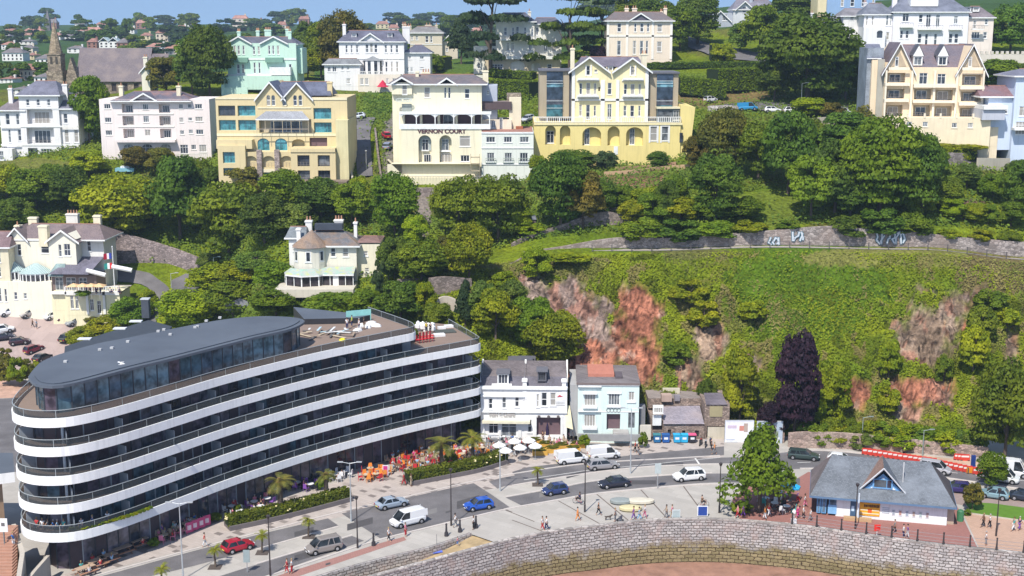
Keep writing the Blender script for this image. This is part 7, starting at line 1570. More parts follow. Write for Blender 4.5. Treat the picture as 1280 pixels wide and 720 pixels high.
    for x in wx:
        for s in (-1,1):
            b=MB(); b.cyl((x,s*(hw-.2),.32),(x,s*(hw+.02),.32),.32,.32,dk,16); w_=b.build('wheel',root); b=MB(); b.cyl((x,s*(hw+.005),.32),(x,s*(hw+.035),.32),.20,.17,flat((.5,.5,.52),.35,.6),10); b.build('rim',w_)
    for s in (-1,1):
        b=MB(); b.box(hl-.22,hl-.03,s*hw*.62-.17,s*hw*.62+.17,nose*.78,nose*.95,flat((.85,.87,.88),.15)); b.build('headlight',root)
        b=MB(); b.box(-hl-.02,-hl+.1,s*hw*.72-.12,s*hw*.72+.12,belt*.62,belt*.84,flat((.45,.02,.02),.3)); b.build('tail_light',root)
    b=MB(); b.box(hl-.06,hl+.02,-.26,.26,.36,.47,flat((.8,.8,.8),.5)); b.build('number_plate',root)
    b=MB(); b.box(-hl-.03,-hl+.02,-.26,.26,.45,.56,flat((.8,.65,.1),.5)); b.build('number_plate',root)
    return root
CT={}; VUSED=set()
def car(kind,tail,nose,color,label,group=None,hill=False,z=.02,cat=None,name=None):
    if kind not in CT: CT[kind]=car_template(kind)
    a=(hit(*tail) if hill else P(*tail,z)); c=(hit(*nose) if hill else P(*nose,z)); d=c-a; mid=(a+c)/2
    if hill: mid.z=zt(mid.x,mid.y)+.16
    rz=math.atan2(d.y,d.x); cat=cat or('van' if 'van' in kind else 'car')
    src=CT[kind]
    if kind not in VUSED:
        VUSED.add(kind); r=src; r.location=mid; r.rotation_euler=(0,0,rz); r['label']=label
        if group: r['group']=group
        for ch in r.children:
            if ch.name.split('.')[0]=='body': ch.color=(*color,1)
    else: r=dup(src,mid,rz,label,group,None,{'body':color})
    if not group and 'group' in r: del r['group']
    r['category']=cat; r.name='van' if cat=='van' else ('parked_car' if hill else 'car')
    if hill:
        p=a;q=c; pz=math.atan2(zt(mid.x+math.cos(rz)*1.5,mid.y+math.sin(rz)*1.5)-zt(mid.x-math.cos(rz)*1.5,mid.y-math.sin(rz)*1.5),3.); r.rotation_euler=(0,-max(-.15,min(.15,pz)),rz)
    return r
G1='vehicles on the seafront road'; Wc=(.80,.80,.80)
car('saloon',(473,637),(506,630),(.35,.42,.50),'pale silver-blue saloon driving beside the white van',G1)
car('van',(530,650),(489,660),Wc,'white van driving towards the camera on the wide asphalt',G1)
car('hatch',(617,633),(579,639),(.02,.10,.48),'bright blue hatchback near the road crossing',G1)
car('mpv',(423,685),(386,693),(.28,.25,.23),'grey-brown people carrier at the lower left of the road',G1)
car('hatch',(281,692),(314,683),(.42,.01,.03),'red hatchback by the tall lamp at the lower left',G1)
car('mini',(708,615),(679,619),(.03,.05,.16),'small dark blue car below the young palm',G1)
car('saloon',(785,606),(750,610),(.02,.022,.04),'black saloon in the middle of the seaward lane',G1)
car('suv',(879,598),(843,601),Wc,'white estate-like sport utility car left of the street tree',G1)
car('van',(697,580),(732,576),Wc,'white van parked in front of the chip shop terrace',G1)
car('van',(739,574),(771,571),Wc,'white van parked on the paving by the mint house',G1)
car('estate',(737,587),(770,584),(.30,.29,.30),'silver-grey estate car passing the parked white vans',G1)
car('estate',(987,572),(1022,575),(.04,.065,.06),'dark green estate car at the far side by the stone pier',G1)
car('hatch',(1036,577),(1066,580),Wc,'white hatchback half hidden behind the kiosk roof',G1)
car('mpv',(1152,588),(1185,593),(.45,.45,.48),'silver van-like car to the right of the kiosk roof',G1)
car('hatch',(1211,616),(1179,613),(.03,.02,.12),'dark violet car parked behind the right end of the kiosk',G1)
car('hatch',(1256,624),(1228,620),(.22,.34,.38),'pale teal-blue hatchback waiting under the small street tree',G1)
car('saloon',(1268,623),(1298,628),(.02,.03,.05),'black saloon cut by the right edge beside the lawn',G1)
car('bigvan',(1243,592),(1279,596),Wc,'large white van near the right edge by the barriers',G1)
car('van',(1236,599),(1268,604),(.75,.78,.76),'white and green van partly behind the small street tree',G1)
G2='cars in the villa car park'
for k,t,n,c,l in [('hatch',(24,392),(1,398),Wc,'white hatchback at the left end of the villa car park'),('hatch',(49,394),(27,400),(.42,.38,.35),'beige-silver hatchback second in the villa car park row'),('mini',(79,394),(54,402),Wc,'white small car in front of the villa corner shrubs'),
 ('hatch',(92,396),(72,404),(.10,.01,.02),'dark red hatchback beside the white small car'),('estate',(108,400),(85,410),(.25,.27,.30),'grey estate nearest the restaurant in the car park'),('saloon',(16,385),(-12,390),(.02,.02,.03),'black car behind the white hatchback at the left edge'),
 ('suv',(-8,418),(16,416),Wc,'white four-wheel drive cut by the left edge'),('saloon',(-10,428),(20,424),(.02,.02,.04),'black car below the white four-wheel drive'),('hatch',(12,434),(38,430),(.05,.02,.03),'black-red hatchback in the lower row of the car park'),
 ('hatch',(32,446),(54,436),(.16,.01,.03),'maroon car at the end of the lower car park row'),('saloon',(40,456),(66,447),(.03,.03,.04),'dark car lowest in the car park above the roof'),('saloon',(78,432),(92,420),(.03,.04,.04),'dark car beside the hedge by the curved roof')]:
    car(k,t,n,c,l,G2,hill=True)
G3='vehicles on the hillside'
for k,t,n,c,l in [('van',(922,140),(948,139),(.03,.25,.50),'blue van on the upper car park above the trees'),('hatch',(958,141),(974,141),Wc,'white car left of two on the upper car park'),('hatch',(981,142),(998,142),Wc,'white car beside the thin lamp on the upper car park'),('mini',(1047,144),(1061,144),Wc,'white car behind the ruined pale wall'),
 ('hatch',(455,150),(440,152),(.60,.66,.72),'pale blue car at the top of the steep lane'),('mini',(487,178),(478,168),(.55,.01,.03),'red car beside the cream hotel entrance'),('hatch',(482,190),(487,182),(.3,.34,.45),'grey-blue car below the red one at the cream hotel'),('saloon',(548,76),(566,75),(.03,.04,.07),'dark car in front of the far cream villa'),
 ('hatch',(430,101),(438,101),(.2,.2,.22),'grey car beside the white gabled villa'),('mini',(882,130),(894,128),Wc,'white car partly hidden left of the blue van'),('hatch',(664,150),(655,155),(.55,.57,.6),'pale car between the annex and the yellow hotel')]:
    car(k,t,n,c,l,G3,hill=True)
# ------------------------------------------------------------ lamps, signs, bollards
def lamp(px,py,hm,arms,col,lab,z=0,at=None,group='street lamps'):
    p=at or P(px,py,z); e=empty('street_lamp',p,0,lab,'street lamp',group); m=flat(col,.4,.4); b=MB(); b.cyl((0,0,-.3),(0,0,1),.13,.12,m,8); b.cyl((0,0,1),(0,0,hm),.09,.055,m,8); b.build('pole',e)
    for s in ([-1,1] if arms==2 else ([1] if arms==1 else [])):
        b=MB(); b.cyl((0,0,hm-.1),(s*1.0,.0,hm+.1),.04,.035,m,6); b.build('arm',e); b=MB(); b.box(s*1.2-.35,s*1.2+.35,-.14,.14,hm+.06,hm+.17,m); b.build('lamp_head',e)
    if arms==0: b=MB(); b.cyl((0,0,hm),(0,0,hm+.35),.12,.26,m,8); b.cyl((0,0,hm+.35),(0,0,hm+.5),.28,.05,m,8); b.build('lamp_head',e)
    return e
lg=(.55,.58,.60); dk_=(.07,.06,.06)
lamp(229,724,9.2,2,lg,'tall grey double-arm lamp at the lower left by the red car'); lamp(439,652,7.9,2,lg,'grey double-arm lamp beside the silver-blue saloon'); lamp(625,614,7.8,2,lg,'grey double-arm lamp near the white parasols'); lamp(788,592,9.6,2,lg,'grey double-arm lamp in front of the mint house')
lamp(564,657,7.2,0,dk_,'dark thin lamp between the white van and blue hatchback'); lamp(338,720,7.0,0,dk_,'dark thin lamp left of the grey people carrier'); lamp(731,640,6.4,0,dk_,'dark thin lamp right of the small dark blue car'); lamp(899,641,6.4,0,dk_,'dark thin lamp left of the broad street tree'); lamp(447,685,6.2,0,dk_,'dark thin lamp at the end of the lower lane')
lamp(1069,661,5.6,0,dk_,'dark lamp standing in front of the orange kiosk sign'); lamp(1245,670,5.8,0,dk_,'dark lamp by the lawn at the right'); lamp(1077,558,4.6,1,(.35,.42,.40),'green-grey lamp behind the road wall above the kiosk'); lamp(1153,570,4,1,(.35,.42,.40),'green-grey lamp beyond the red barriers')
lamp(0,0,5,1,(.40,.50,.48),'pale lamp on the bend behind the bay villa',at=hit(268,352)); lamp(0,0,7,1,(.25,.28,.28),'thin lamp among parked cars on the upper car park',at=hit(1001,142)); lamp(0,0,4,0,(.5,.5,.5),'short pale lamp on the steep lane',at=hit(458,214))
lamp(0,0,5,1,(.6,.6,.6),'slim grey lamp on the road by the high stone wall',at=hit(215,372))
e=lamp(0,0,.1,3,(.8,.8,.8),'white flagpole with three flags in front of the bay villa restaurant',at=hit(146,402),group=None); e.name='flagpole'; e['category']='flagpole'
for ch in list(e.children): bpy.data.objects.remove(ch)
b=MB(); b.cyl((0,0,-.2),(0,0,15),.14,.08,flat((.8,.8,.8),.4),8); b.dome((0,0,15),.16,.16,.16,flat((.8,.8,.8),.4),8,3,True); b.build('pole',e)
for i,(z,cols) in enumerate([(12.6,[(.03,.05,.30),(.7,.7,.72),(.5,.02,.05)]),(10.6,[(.6,.04,.04),(.8,.8,.8),(.05,.35,.30)]),(5.0,[(.02,.03,.2),(.02,.03,.2),(.02,.03,.2)])]):
    b=MB()
    for k in range(3):
        xs=[-.2-1.6*k/3,-.2-1.6*(k+1)/3]; f=lambda x:(x,.25*math.sin(x*4),z+.15*x); p=f(xs[0]);q=f(xs[1]); b.face([p,q,(q[0],q[1],q[2]+1.2),(p[0],p[1],p[2]+1.2)],flat(cols[k],.8)); b.face([(p[0],p[1]+.03,p[2]),(q[0],q[1]+.03,q[2]),(q[0],q[1]+.03,q[2]+1.2),(p[0],p[1]+.03,p[2]+1.2)],flat(cols[k],.8))
    b.build('flag',e)
def bollard(px,py,lab):
    p=P(px,py,.0); b=MB(); m=flat((.05,.045,.05),.5); b.cyl((0,0,-1),(0,0,.5),.34,.24,m,10); b.cyl((0,0,.5),(0,0,1.5),.15,.10,m,10); b.dome((0,0,1.5),.14,.14,.2,m,8,4,True); tag(b.build('bollard',loc=p),lab,'bollard','black iron bollards')
for x,y,l in [(467,682,'black iron bollard at the near end of the sandy ramp'),(558,670,'black iron bollard left of the pair above the ramp'),(575,665,'black iron bollard between two others at the ramp'),(595,660,'black iron bollard nearest the blue hatchback')]: bollard(x,y,l)
def signboard(px,py,w_,h_,z0,col,lab,posts=True,name='sign',cat='sign',pc=(.35,.36,.38),inner=None,at=None):
    p=at or P(px,py,0); e=empty(name,p,0,lab,cat); b=MB(); b.box(-w_/2,w_/2,-.05,.05,z0,z0+h_,flat(col,.5)); pn=b.build('panel',e)
    if inner: b=MB(); b.box(-w_/2+.1,w_/2-.1,-.07,-.05,z0+.1,z0+h_-.1,flat(inner,.5)); b.build('picture',pn)
    if posts: b=MB(); b.cyl((0,.08,-.2),(0,.08,z0+h_*.9),.05,.05,flat(pc,.5),6); b.build('post',e)
    return e
signboard(822,611,.85,1.45,2.2,(.45,.50,.50),'grey road sign panel on a post beside the white car'); signboard(309,716,.75,1.5,1.3,(.30,.36,.36),'grey-green sign panel near the red car',); signboard(845,649,1.05,1.15,.15,(.55,.60,.60),'grey information board on the promenade',False,inner=(.40,.47,.47),name='information_board',cat='board')
signboard(878,646,1.35,1.4,.1,(.82,.82,.82),'blue and white box sign standing on the promenade',False,inner=(.03,.07,.30),name='information_board',cat='board'); signboard(1096,672,.75,.8,.9,(.70,.04,.03),'red life-ring sign standing by the railing',pc=(.8,.8,.8))
b=MB(); p=P(1216,585,0); b.box(-.3,.3,-.15,.15,0,1.9,flat((.02,.05,.22),.5)); tag(b.build('ticket_totem',loc=p),'tall dark blue totem beside the red barriers','totem')
signboard(118,418,1.6,1.9,1.2,(.78,.80,.78),'white-framed green notice by the hedge above the roof',inner=(.10,.45,.30),at=hit(121,424))
signboard(488,612,.8,1.5,.1,(.75,.75,.78),'narrow pink and white advertising board by the orange chairs',False,inner=(.55,.05,.25),at=P(482,595),name='advertising_board',cat='board')
b=MB(); p=P(992,654,.3); b.box(-.33,.33,-.2,.2,0,.6,flat((.8,.8,.8),.5)); b.cyl((0,0,.6),(0,0,1.3),.07,.07,flat((.7,.7,.7),.5),6); b.dome((0,0,1.5),.26,.26,.34,flat((.85,.83,.78),.4),10,5,True); tag(b.build('white_lantern',loc=p),'white globe lantern on a white box at the start of the railing','lantern')
for x,y,rx,ry,c,l in [(776,629,1.45,1.0,(.28,.31,.30),'grey-green round stone seat on the promenade'),(800,629,1.9,.9,(.62,.57,.46),'long cream stone seat farther right'),(788,638,1.5,.9,(.62,.55,.32),'yellowish oval stone seat nearest the sea wall')]:
    b=MB(); p=P(x,y,0); n=16; m=flat(c,.8); b.prism([(rx*.86*math.cos(2*math.pi*k/n),ry*.86*math.sin(2*math.pi*k/n)) for k in range(n)],0,.2,flat(sc(c,.5),.8)); b.prism([(rx*math.cos(2*math.pi*k/n),ry*math.sin(2*math.pi*k/n)) for k in range(n)],.2,.5,m); b.dome((0,0,.5),rx*.96,ry*.96,.12,m,16,3); tag(b.build('stone_bench',loc=p),l,'bench')
# wheelie bins
for i,(x,c,lc,l) in enumerate([(821,(.02,.13,.30),(.05,.22,.25),'dark blue wheeled bin with green lid at the left of the bin row'),(832,(.02,.10,.34),(.03,.12,.35),'deep blue wheeled bin second in the bin row'),(846,(.03,.35,.62),(.04,.42,.68),'light blue wheeled bin in the middle of the bin row'),(855,(.03,.38,.65),(.04,.45,.7),'light blue wheeled bin fourth in the bin row'),(865,(.03,.03,.04),(.75,.12,.25),'black wheeled bin with pink lid at the right end')]):
    p=P(x,553,0); e=empty('wheeled_bin',p,0,l,'bin','commercial bins by the stone outbuildings'); b=MB(); b.extr([(-.5,.15),(.5,.15),(.56,1.25),(-.56,1.25)],-.45,.45,flat(c,.5)); b.box(-.3,.3,-.47,-.45,.6,.95,flat((.75,.78,.8),.5)); b.build('body',e); b=MB(); b.box(-.6,.6,-.52,.5,1.25,1.36,flat(lc,.5)); b.build('lid',e)
    for s in (-1,1): b=MB(); b.cyl((s*.4,-.1,.1),(s*.46,-.1,.1),.12,.12,flat((.02,.02,.02),.8),8); b.build('wheel',e)
# red and white works barriers
b=MB(); rd=flat((.62,.06,.04),.5); b.extr([(-.7,0),(.7,0),(.7,.28),(.62,.95),(-.62,.95),(-.7,.28)],-.12,.12,rd); b.box(-.55,.55,-.14,.14,.55,.80,flat((.8,.75,.72),.5)); b.box(-.66,-.36,-.2,.2,0,.12,flat((.05,.05,.05),.8)); b.box(.36,.66,-.2,.2,0,.12,flat((.05,.05,.05),.8)); BM=b.mesh('works_barrier')
bl=[(1083+i*6.3,568+i*.95) for i in range(14)]+[(1172+i*6.2,582.5+i*1.3) for i in range(9)]+[(1198+i*4,575+i*.4) for i in range(3)]
for i,(x,y) in enumerate(bl):
    p=P(x,y,0); gr_=['rear line of','front line of','cluster above'][0 if i<14 else(1 if i<23 else 2)]; k=i if i<14 else(i-14 if i<23 else i-23)
    o=mobj('works_barrier',BM,None,p,-.12); tag(o,f'red and white works barrier, {ordn(k)} from the left in the {gr_} roadworks','barrier','roadworks barriers')
b=MB(); b.box(-.9,.9,-.1,.1,.1,.9,flat((.75,.28,.02),.5)); b.box(-.8,-.7,-.3,.3,0,.9,flat((.1,.1,.1),.5)); b.box(.7,.8,-.3,.3,0,.9,flat((.1,.1,.1),.5)); tag(b.build('orange_works_sign',loc=P(1216,592,0)),'orange works sign at the right end of the barriers','sign')
# excavated strip with spoil behind the barriers
b=MB(); b.face([(*P(x,y,0).xy,.02) for x,y in [(1080,566),(1200,580),(1225,590),(1225,578),(1100,562)]],sand((.50,.36,.26),'spoil')); struct(b.build('dug_ground'))
# ------------------------------------------------------------ people
def skin_mesh(name,joints,edges,rad,mat,sub=1):
    me=bpy.data.meshes.new('tmp'); me.from_pydata(joints,edges,[]); o=bpy.data.objects.new('tmp',me); C.objects.link(o)
    m=o.modifiers.new('s','SKIN'); m.use_smooth_shade=True
    for i,v in enumerate(me.skin_vertices[0].data): v.radius=(rad[i],rad[i] if not hasattr(rad[i],'__len__') else rad[i][1]); v.use_root=(i==0)
    if sub: o.modifiers.new('u','SUBSURF').levels=sub
    dg=bpy.context.evaluated_depsgraph_get(); out=bpy.data.meshes.new_from_object(o.evaluated_get(dg)); out.name=name; out.materials.clear(); out.materials.append(mat)
    bpy.data.objects.remove(o); bpy.data.meshes.remove(me); return out
SKINM=objcol('skin',.6); CLOTH=objcol('cloth',.8,0,0,.3); HAIRM=objcol('hair',.7)
def person_template(pose):
    r=random.Random(pose); J=[];E=[];Rd=[]
    def add(p,rr,par=None): J.append(p);Rd.append(rr); i=len(J)-1; (E.append((par,i)) if par is not None else None); return i
    sit=pose=='sit'; zp=.50 if sit else .93
    pe=add((0,0,zp),.12); ch=add((0,0,zp+.42),.135,pe); nk=add((0,.0,zp+.57),.055,ch); hd=add((.01,0,zp+.66),.075,nk); ht=add((.02,0,zp+.80),.085,hd)
    add((.10,0,zp+.74),.018,ht)   # nose
    sw={'walk':.30,'stand':.04,'sit':0,'stride':-.26}[pose]
    arms=[];legs=[]
    for s in (-1,1):
        sh=add((0,s*.18,zp+.50),.055,ch); a=(-sw*s*.6 if not sit else .12); el=add((a*.5+(.1 if sit else 0),s*.23,zp+.24),.042,sh); wr=add((a+.12+(.12 if sit else 0),s*.21,zp+.02+(.12 if sit else 0)),.028,el); pl=add((a+.15+(.16 if sit else 0),s*.205,zp-.04+(.10 if sit else 0)),.030,wr)
        for k in range(4): f=add((a+.165+(.2 if sit else 0)+.004*k,s*(.18+.016*k),zp-.12+(.06 if sit else 0)+.004*abs(k-1)),.009,pl)
        add((a+.19+(.18 if sit else 0),s*.175,zp-.05+(.10 if sit else 0)),.010,pl)
        hp=add((0,s*.09,zp-.06),.085,pe)
        if sit: kn=add((.44,s*.11,zp-.02),.065,hp); an=add((.46,s*.11,.09),.04,kn); add((.60,s*.12,.04),.035,an)
        else: kn=add((sw*s*.5+.03,s*.095,.48),.062,hp); an=add((sw*s,s*.09,.09+(.03 if sw*s<-.1 else 0)),.038,kn); add((sw*s+.15,s*.10,.035),.035,an)
        arms.append((sh,el)); legs.append((hp,kn,an))
    body=skin_mesh('body',J,E,Rd,SKINM)
    # shirt
    j2=[J[pe],J[ch],(J[nk][0],0,J[nk][2]-.05)];e2=[(0,1),(1,2)];r2=[.145,.155,.075]
    for sh,el in arms: j2.append(J[sh]); e2.append((1,len(j2)-1)); r2.append(.075); m=tuple((Vector(J[sh])*.45+Vector(J[el])*.55)); j2.append(m); e2.append((len(j2)-2,len(j2)-1)); r2.append(.065)
    shirt=skin_mesh('shirt',j2,e2,r2,CLOTH)
    j3=[J[pe]];e3=[];r3=[.14]
    for hp,kn,an in legs:
        j3.append(J[hp]); e3.append((0,len(j3)-1)); r3.append(.10); j3.append(J[kn]); e3.append((len(j3)-2,len(j3)-1)); r3.append(.078); m=tuple(Vector(J[kn])*.35+Vector(J[an])*.65); j3.append(m); e3.append((len(j3)-2,len(j3)-1)); r3.append(.06)
    tr=skin_mesh('trousers',j3,e3,r3,CLOTH)
    b=MB(); hx,_,hz=J[ht]; b.dome((hx-.025,0,hz-.01),.105,.098,.115,HAIRM,10,4); b.dome((hx-.05,0,hz-.02),.075,.09,.10,HAIRM,8,4,True); hair=b.mesh('hair',True)
    b=MB(); m=flat((.04,.03,.03),.5)
    for s in (-1,1): b.box(hx+.075,hx+.09,s*.032-.012,s*.032+.012,hz-.02,hz-.005,m)
    b.box(hx+.07,hx+.085,-.02,.02,hz-.075,hz-.065,flat((.4,.12,.1),.5)); face=b.mesh('face')
    return body,shirt,tr,hair,face
PT={k:person_template(k) for k in ('walk','stride','stand','sit')}
CL={'white':(.78,.78,.78),'black':(.02,.02,.025),'navy':(.02,.03,.12),'blue':(.05,.18,.50),'light blue':(.30,.52,.72),'red':(.55,.03,.04),'pink':(.75,.22,.35),'magenta':(.60,.03,.22),'purple':(.22,.08,.38),'orange':(.80,.28,.05),'green':(.08,.30,.12),'grey':(.25,.25,.26),'beige':(.55,.45,.32),'yellow':(.75,.62,.05),'teal':(.08,.45,.42),'brown':(.18,.10,.06),'lime':(.55,.80,.05)}
pr=random.Random(44); SK=[(.52,.30,.20),(.60,.38,.27),(.45,.25,.16),(.22,.12,.07)]; HC=[(.03,.02,.015),(.10,.06,.03),(.30,.22,.10),(.35,.33,.32)]
def person(at,rz,pose,top,bottom,label,group=None,scale=1.0):
    e=empty('person',at,rz,label,'person',group); b,s,t,h,f=PT[pose]; e.scale=(scale,)*3
    mobj('body',b,e,color=pr.choice(SK)); mobj('shirt',s,e,color=CL[top]); mobj('trousers',t,e,color=CL[bottom]); mobj('hair',h,e,color=pr.choice(HC)); mobj('face',f,e); return e
WALK=[(678,663,'white','red','walking beside a companion near the sea wall'),(683,663,'white','navy','walking right of a companion near the sea wall'),(722,651,'orange','orange','standing below the dark lamp on the promenade'),(748,644,'black','black','walking alone in the middle of the promenade'),
 (769,652,'grey','grey','pushing a pushchair'),(792,650,'purple','purple','by the yellowish stone seat'),(799,651,'light blue','light blue','right of the yellowish stone seat'),(806,648,'white','pink','near the long cream stone seat'),(833,648,'beige','grey','walking left of the grey information board'),(840,648,'pink','beige','beside the grey information board'),
 (922,648,'pink','red','near the foot of the broad street tree'),(929,647,'purple','purple','walking on the brick paving near the tree'),(956,650,'orange','white','under the right side of the broad tree'),(959,640,'brown','orange','in the crowd right of the broad tree'),(976,634,'white','green','in the crowd near the blue parasol'),(997,648,'magenta','magenta','left of the kiosk front'),
 (1004,649,'white','black','close to the left corner of the kiosk'),(1013,652,'white','grey','against the glazed end of the kiosk'),(997,629,'purple','red','in the crowd behind the kiosk corner'),(1006,634,'white','pink','behind the left end of the kiosk'),(961,646,'red','white','at the edge of the tree shadow'),(986,624,'teal','brown','under the blue parasol'),
 (1118,667,'grey','black','leaning by the railing in front of the kiosk'),(1129,673,'white','navy','left of a pair by the kiosk railing'),(1134,673,'purple','white','right of a pair by the kiosk railing'),(1232,682,'white','grey','walking along the tan paving by the railing'),(1229,659,'brown','black','left of the lawn corner on the tan paving'),(1237,660,'white','black','by the dark lamp at the lawn'),(1267,664,'teal','white','left of a pair near the right edge'),(1274,663,'navy','purple','right of a pair near the right edge'),
 (1130,572,'lime','black','working behind the red barriers'),(486,677,'white','black','walking at the roadside below the white van'),(507,671,'pink','red','on the kerb under the white van'),(569,659,'white','grey','beside the dark lamp near the bollards'),(592,662,'white','black','by the bollard under the blue hatchback'),(359,717,'red','red','left of a pair at the bottom edge'),(365,717,'white','red','right of a pair at the bottom edge'),
 (572,682,'pink','blue','small child on the sandy ramp'),(505,607,'red','red','at the left end of the right hedge'),(514,608,'beige','beige','leaning by the right hedge end'),(788,559,'white','grey','on the steps before the mint house'),(794,566,'red','black','crossing the paving near the mint house'),(798,569,'black','grey','just right of the walker in red'),(889,563,'black','black','beside the parked motorcycles'),(893,568,'orange','grey','next to the orange works sign by the tree'),
 (41,411,'brown','black','left of a pair in the villa car park'),(46,412,'light blue','grey','on the right in the villa car park'),(17,684,'blue','white','climbing the terracotta steps'),(217,668,'teal','teal','beside the pink windbreak'),(256,684,'red','white','strolling on the terrace near the lamp'),(203,672,'purple','blue','left of the pink windbreak'),(643,571,'black','white','at the edge of the white parasols'),(660,566,'red','grey','between the white parasols and the yellow planters')]
for i,(x,y,a,c,l) in enumerate(WALK):
    ps=pr.choice(['walk','stride','stand']); hill=x<60 and y<450; at=hit(x,y) if hill else P(x,y,.02)
    if (x,y)==(17,684): at=P(17,684,4.0)
    if (x,y)==(572,682): at=P(572,682,-.35)
    if hill: at.z+=.15
    person(at,pr.choice([0,.4,3.1,2.8,-.3]),ps,a,c,f'person in {a} '+(f'clothes' if a==c else f'top and {c} trousers')+' '+l,None,.65 if 'child' in l else 1.05)
# seated people, chairs and tables
def chair_parts(color):
    pass
CHM=objcol('moulded_plastic',.5)
b=MB(); b.box(-.24,.24,-.24,.24,.42,.47,CHM); SEAT=b.mesh('seat'); b=MB(); b.extr([(-.24,.47),(.24,.47),(.20,.95),(-.20,.95)],.20,.25,CHM); BACKM=b.mesh('backrest')
LEGM=[]
for sx in (-1,1):
    for sy in (-1,1): b=MB(); b.cyl((sx*.20,sy*.20,.43),(sx*.24,sy*.24,0),.022,.018,CHM,5); LEGM.append(b.mesh('leg'))
def chair(at,rz,col,label,group):
    e=empty('cafe_chair',at,rz,label,'chair',group); mobj('seat',SEAT,e,color=col); mobj('backrest',BACKM,e,color=col)
    for l in LEGM: mobj('leg',l,e,color=col)
    e.scale=(1.25,)*3; return e
b=MB(); b.cyl((0,0,.70),(0,0,.74),.42,.42,CHM,14); TOPM=b.mesh('table_top'); b=MB(); b.cyl((0,0,0),(0,0,.70),.04,.04,flat((.2,.2,.2),.4),6); b.cyl((0,0,0),(0,0,.04),.25,.22,flat((.2,.2,.2),.4),10); PEDM=b.mesh('pedestal')
def table(at,col,label,group):
    e=empty('cafe_table',at,0,label,'table',group); mobj('table_top',TOPM,e,color=col); mobj('pedestal',PEDM,e); e.scale=(1.2,)*3; return e
seatN={}
def spot(x,y,cc,n,place,ppl=.5,tc='white',tops=('white','red','pink','grey','black','blue')):
    p=P(x,y,.02); i=seatN.get(place,0); seatN[place]=i+1; 
    later(table(p,CL[tc],'x',f'tables {place}'),f'{tc} round table {place}')
    a0=pr.uniform(0,6.28)
    for k in range(n):
        a=a0+2*math.pi*k/n+pr.uniform(-.2,.2); q=p+Vector((math.cos(a)*.95,math.sin(a)*.95,0)); c=cc[k%len(cc)]
        later(chair(q,a-math.pi/2,CL[c],'x',f'{c} chairs {place}'),f'{c} chair {place}')
        if pr.random()<ppl: t=pr.choice(tops); later(person(q+Vector((0,0,.06)),a+math.pi,'sit',t,pr.choice(['navy','black','beige','grey']),'x',f'people seated {place}'),f'person in {t} seated {place}')
for x,y in [(459,600),(463,592),(470,599),(478,594)]: spot(x,y,['orange','red','orange'],4,'at the left end of the orange seating',.15,'beige')
for x,y in [(492,579),(499,574),(506,582),(513,576),(520,586),(527,578),(534,588),(541,580),(549,574),(557,583),(497,588),(530,570)]: spot(x,y,['orange','red','beige','red'],4,'in the main orange seating',.75,'brown',('white','pink','magenta','grey','black','light blue'))
for x,y in [(563,576),(570,584),(577,574),(584,582),(592,574),(599,582),(606,574),(572,568),(590,566),(602,566),(612,578)]: spot(x,y,['orange','beige','red','orange'],4,'in the crowded terrace behind the right hedge',.75,'beige')
for x,y in [(372,610),(380,604),(388,612)]: spot(x,y,['purple','black'],4,'in the purple seating near the tall palm',.6,'white')
for x,y in [(326,640),(334,630),(344,618),(318,634)]: spot(x,y,['purple','pink','black'],3,'left of the tall planter palm',.8,'white')
for x,y in [(420,600),(430,596)]: spot(x,y,['white'],4,'in the white set near the lamp',.1,'white')
for x,y in [(300,646),(290,640),(310,650)]: spot(x,y,['white','red'],3,'at the left end of the left hedge',.8,'white')
for x,y in [(206,676),(214,670),(222,668),(232,662),(243,658)]: spot(x,y,['pink','beige'],3,'beside the pink windbreak',.8,'beige')
for x,y in [(610,562),(622,566),(634,562),(648,566),(660,560),(618,555),(640,556)]: spot(x,y,['grey','black'],4,'under the white parasols',.75,'grey')
# picnic tables
def picnic(x,y,lab):
    p=P(x,y,.02); e=empty('picnic_table',p,.85,lab,'table','picnic tables'); m=flat((.36,.19,.12),.8); m2=flat((.46,.33,.24),.8)
    b=MB(); b.box(-.9,.9,-.38,.38,.72,.77,m2); b.build('table_top',e)
    for s in (-1,1): b=MB(); b.box(-.9,.9,s*.72-.13,s*.72+.13,.43,.48,m); b.build('bench_seat',e); b=MB(); b.cyl((s*.7,-.65,0),(s*.7,.35,.72),.05,.05,m,4); b.cyl((s*.7,.65,0),(s*.7,-.35,.72),.05,.05,m,4); b.build('leg_frame',e)
    e.scale=(1.25,)*3; return p
for i,(x,y) in enumerate([(107,718),(121,709),(135,703),(153,693),(174,683)]):
    p=picnic(x,y,f'brown picnic table {ordn(i)} from the left under the curved building')
    if i not in(3,):
        for s in (-1,1):
            if pr.random()<.9: t=pr.choice(['white','light blue','red','teal']); person(p+Vector((s*.65,-s*.55,.08)),.85+(math.pi/2 if s>0 else -math.pi/2),'sit',t,'navy',f'person in {t} on the {"right" if s>0 else "left"} bench of the {ordn(i)} picnic table from the left')
# pink windbreak panels
for i,(x,y) in enumerate([(237,667),(244,664),(252,661),(259,658)]):
    p=P(x,y,0); b=MB(); b.box(-.5,.5,-.03,.03,.15,1.5,flat((.55,.08,.20),.7)); b.box(-.25,.25,-.04,-.03,.5,1.1,flat((.75,.6,.65),.7)); b.box(-.55,-.5,-.05,.05,0,1.6,flat((.3,.3,.3),.5)); o=b.build('windbreak_panel',loc=p,rz=.7); tag(o,f'pink windbreak panel, {ordn(i)} from the left by the lamp','windbreak','pink windbreak panels')
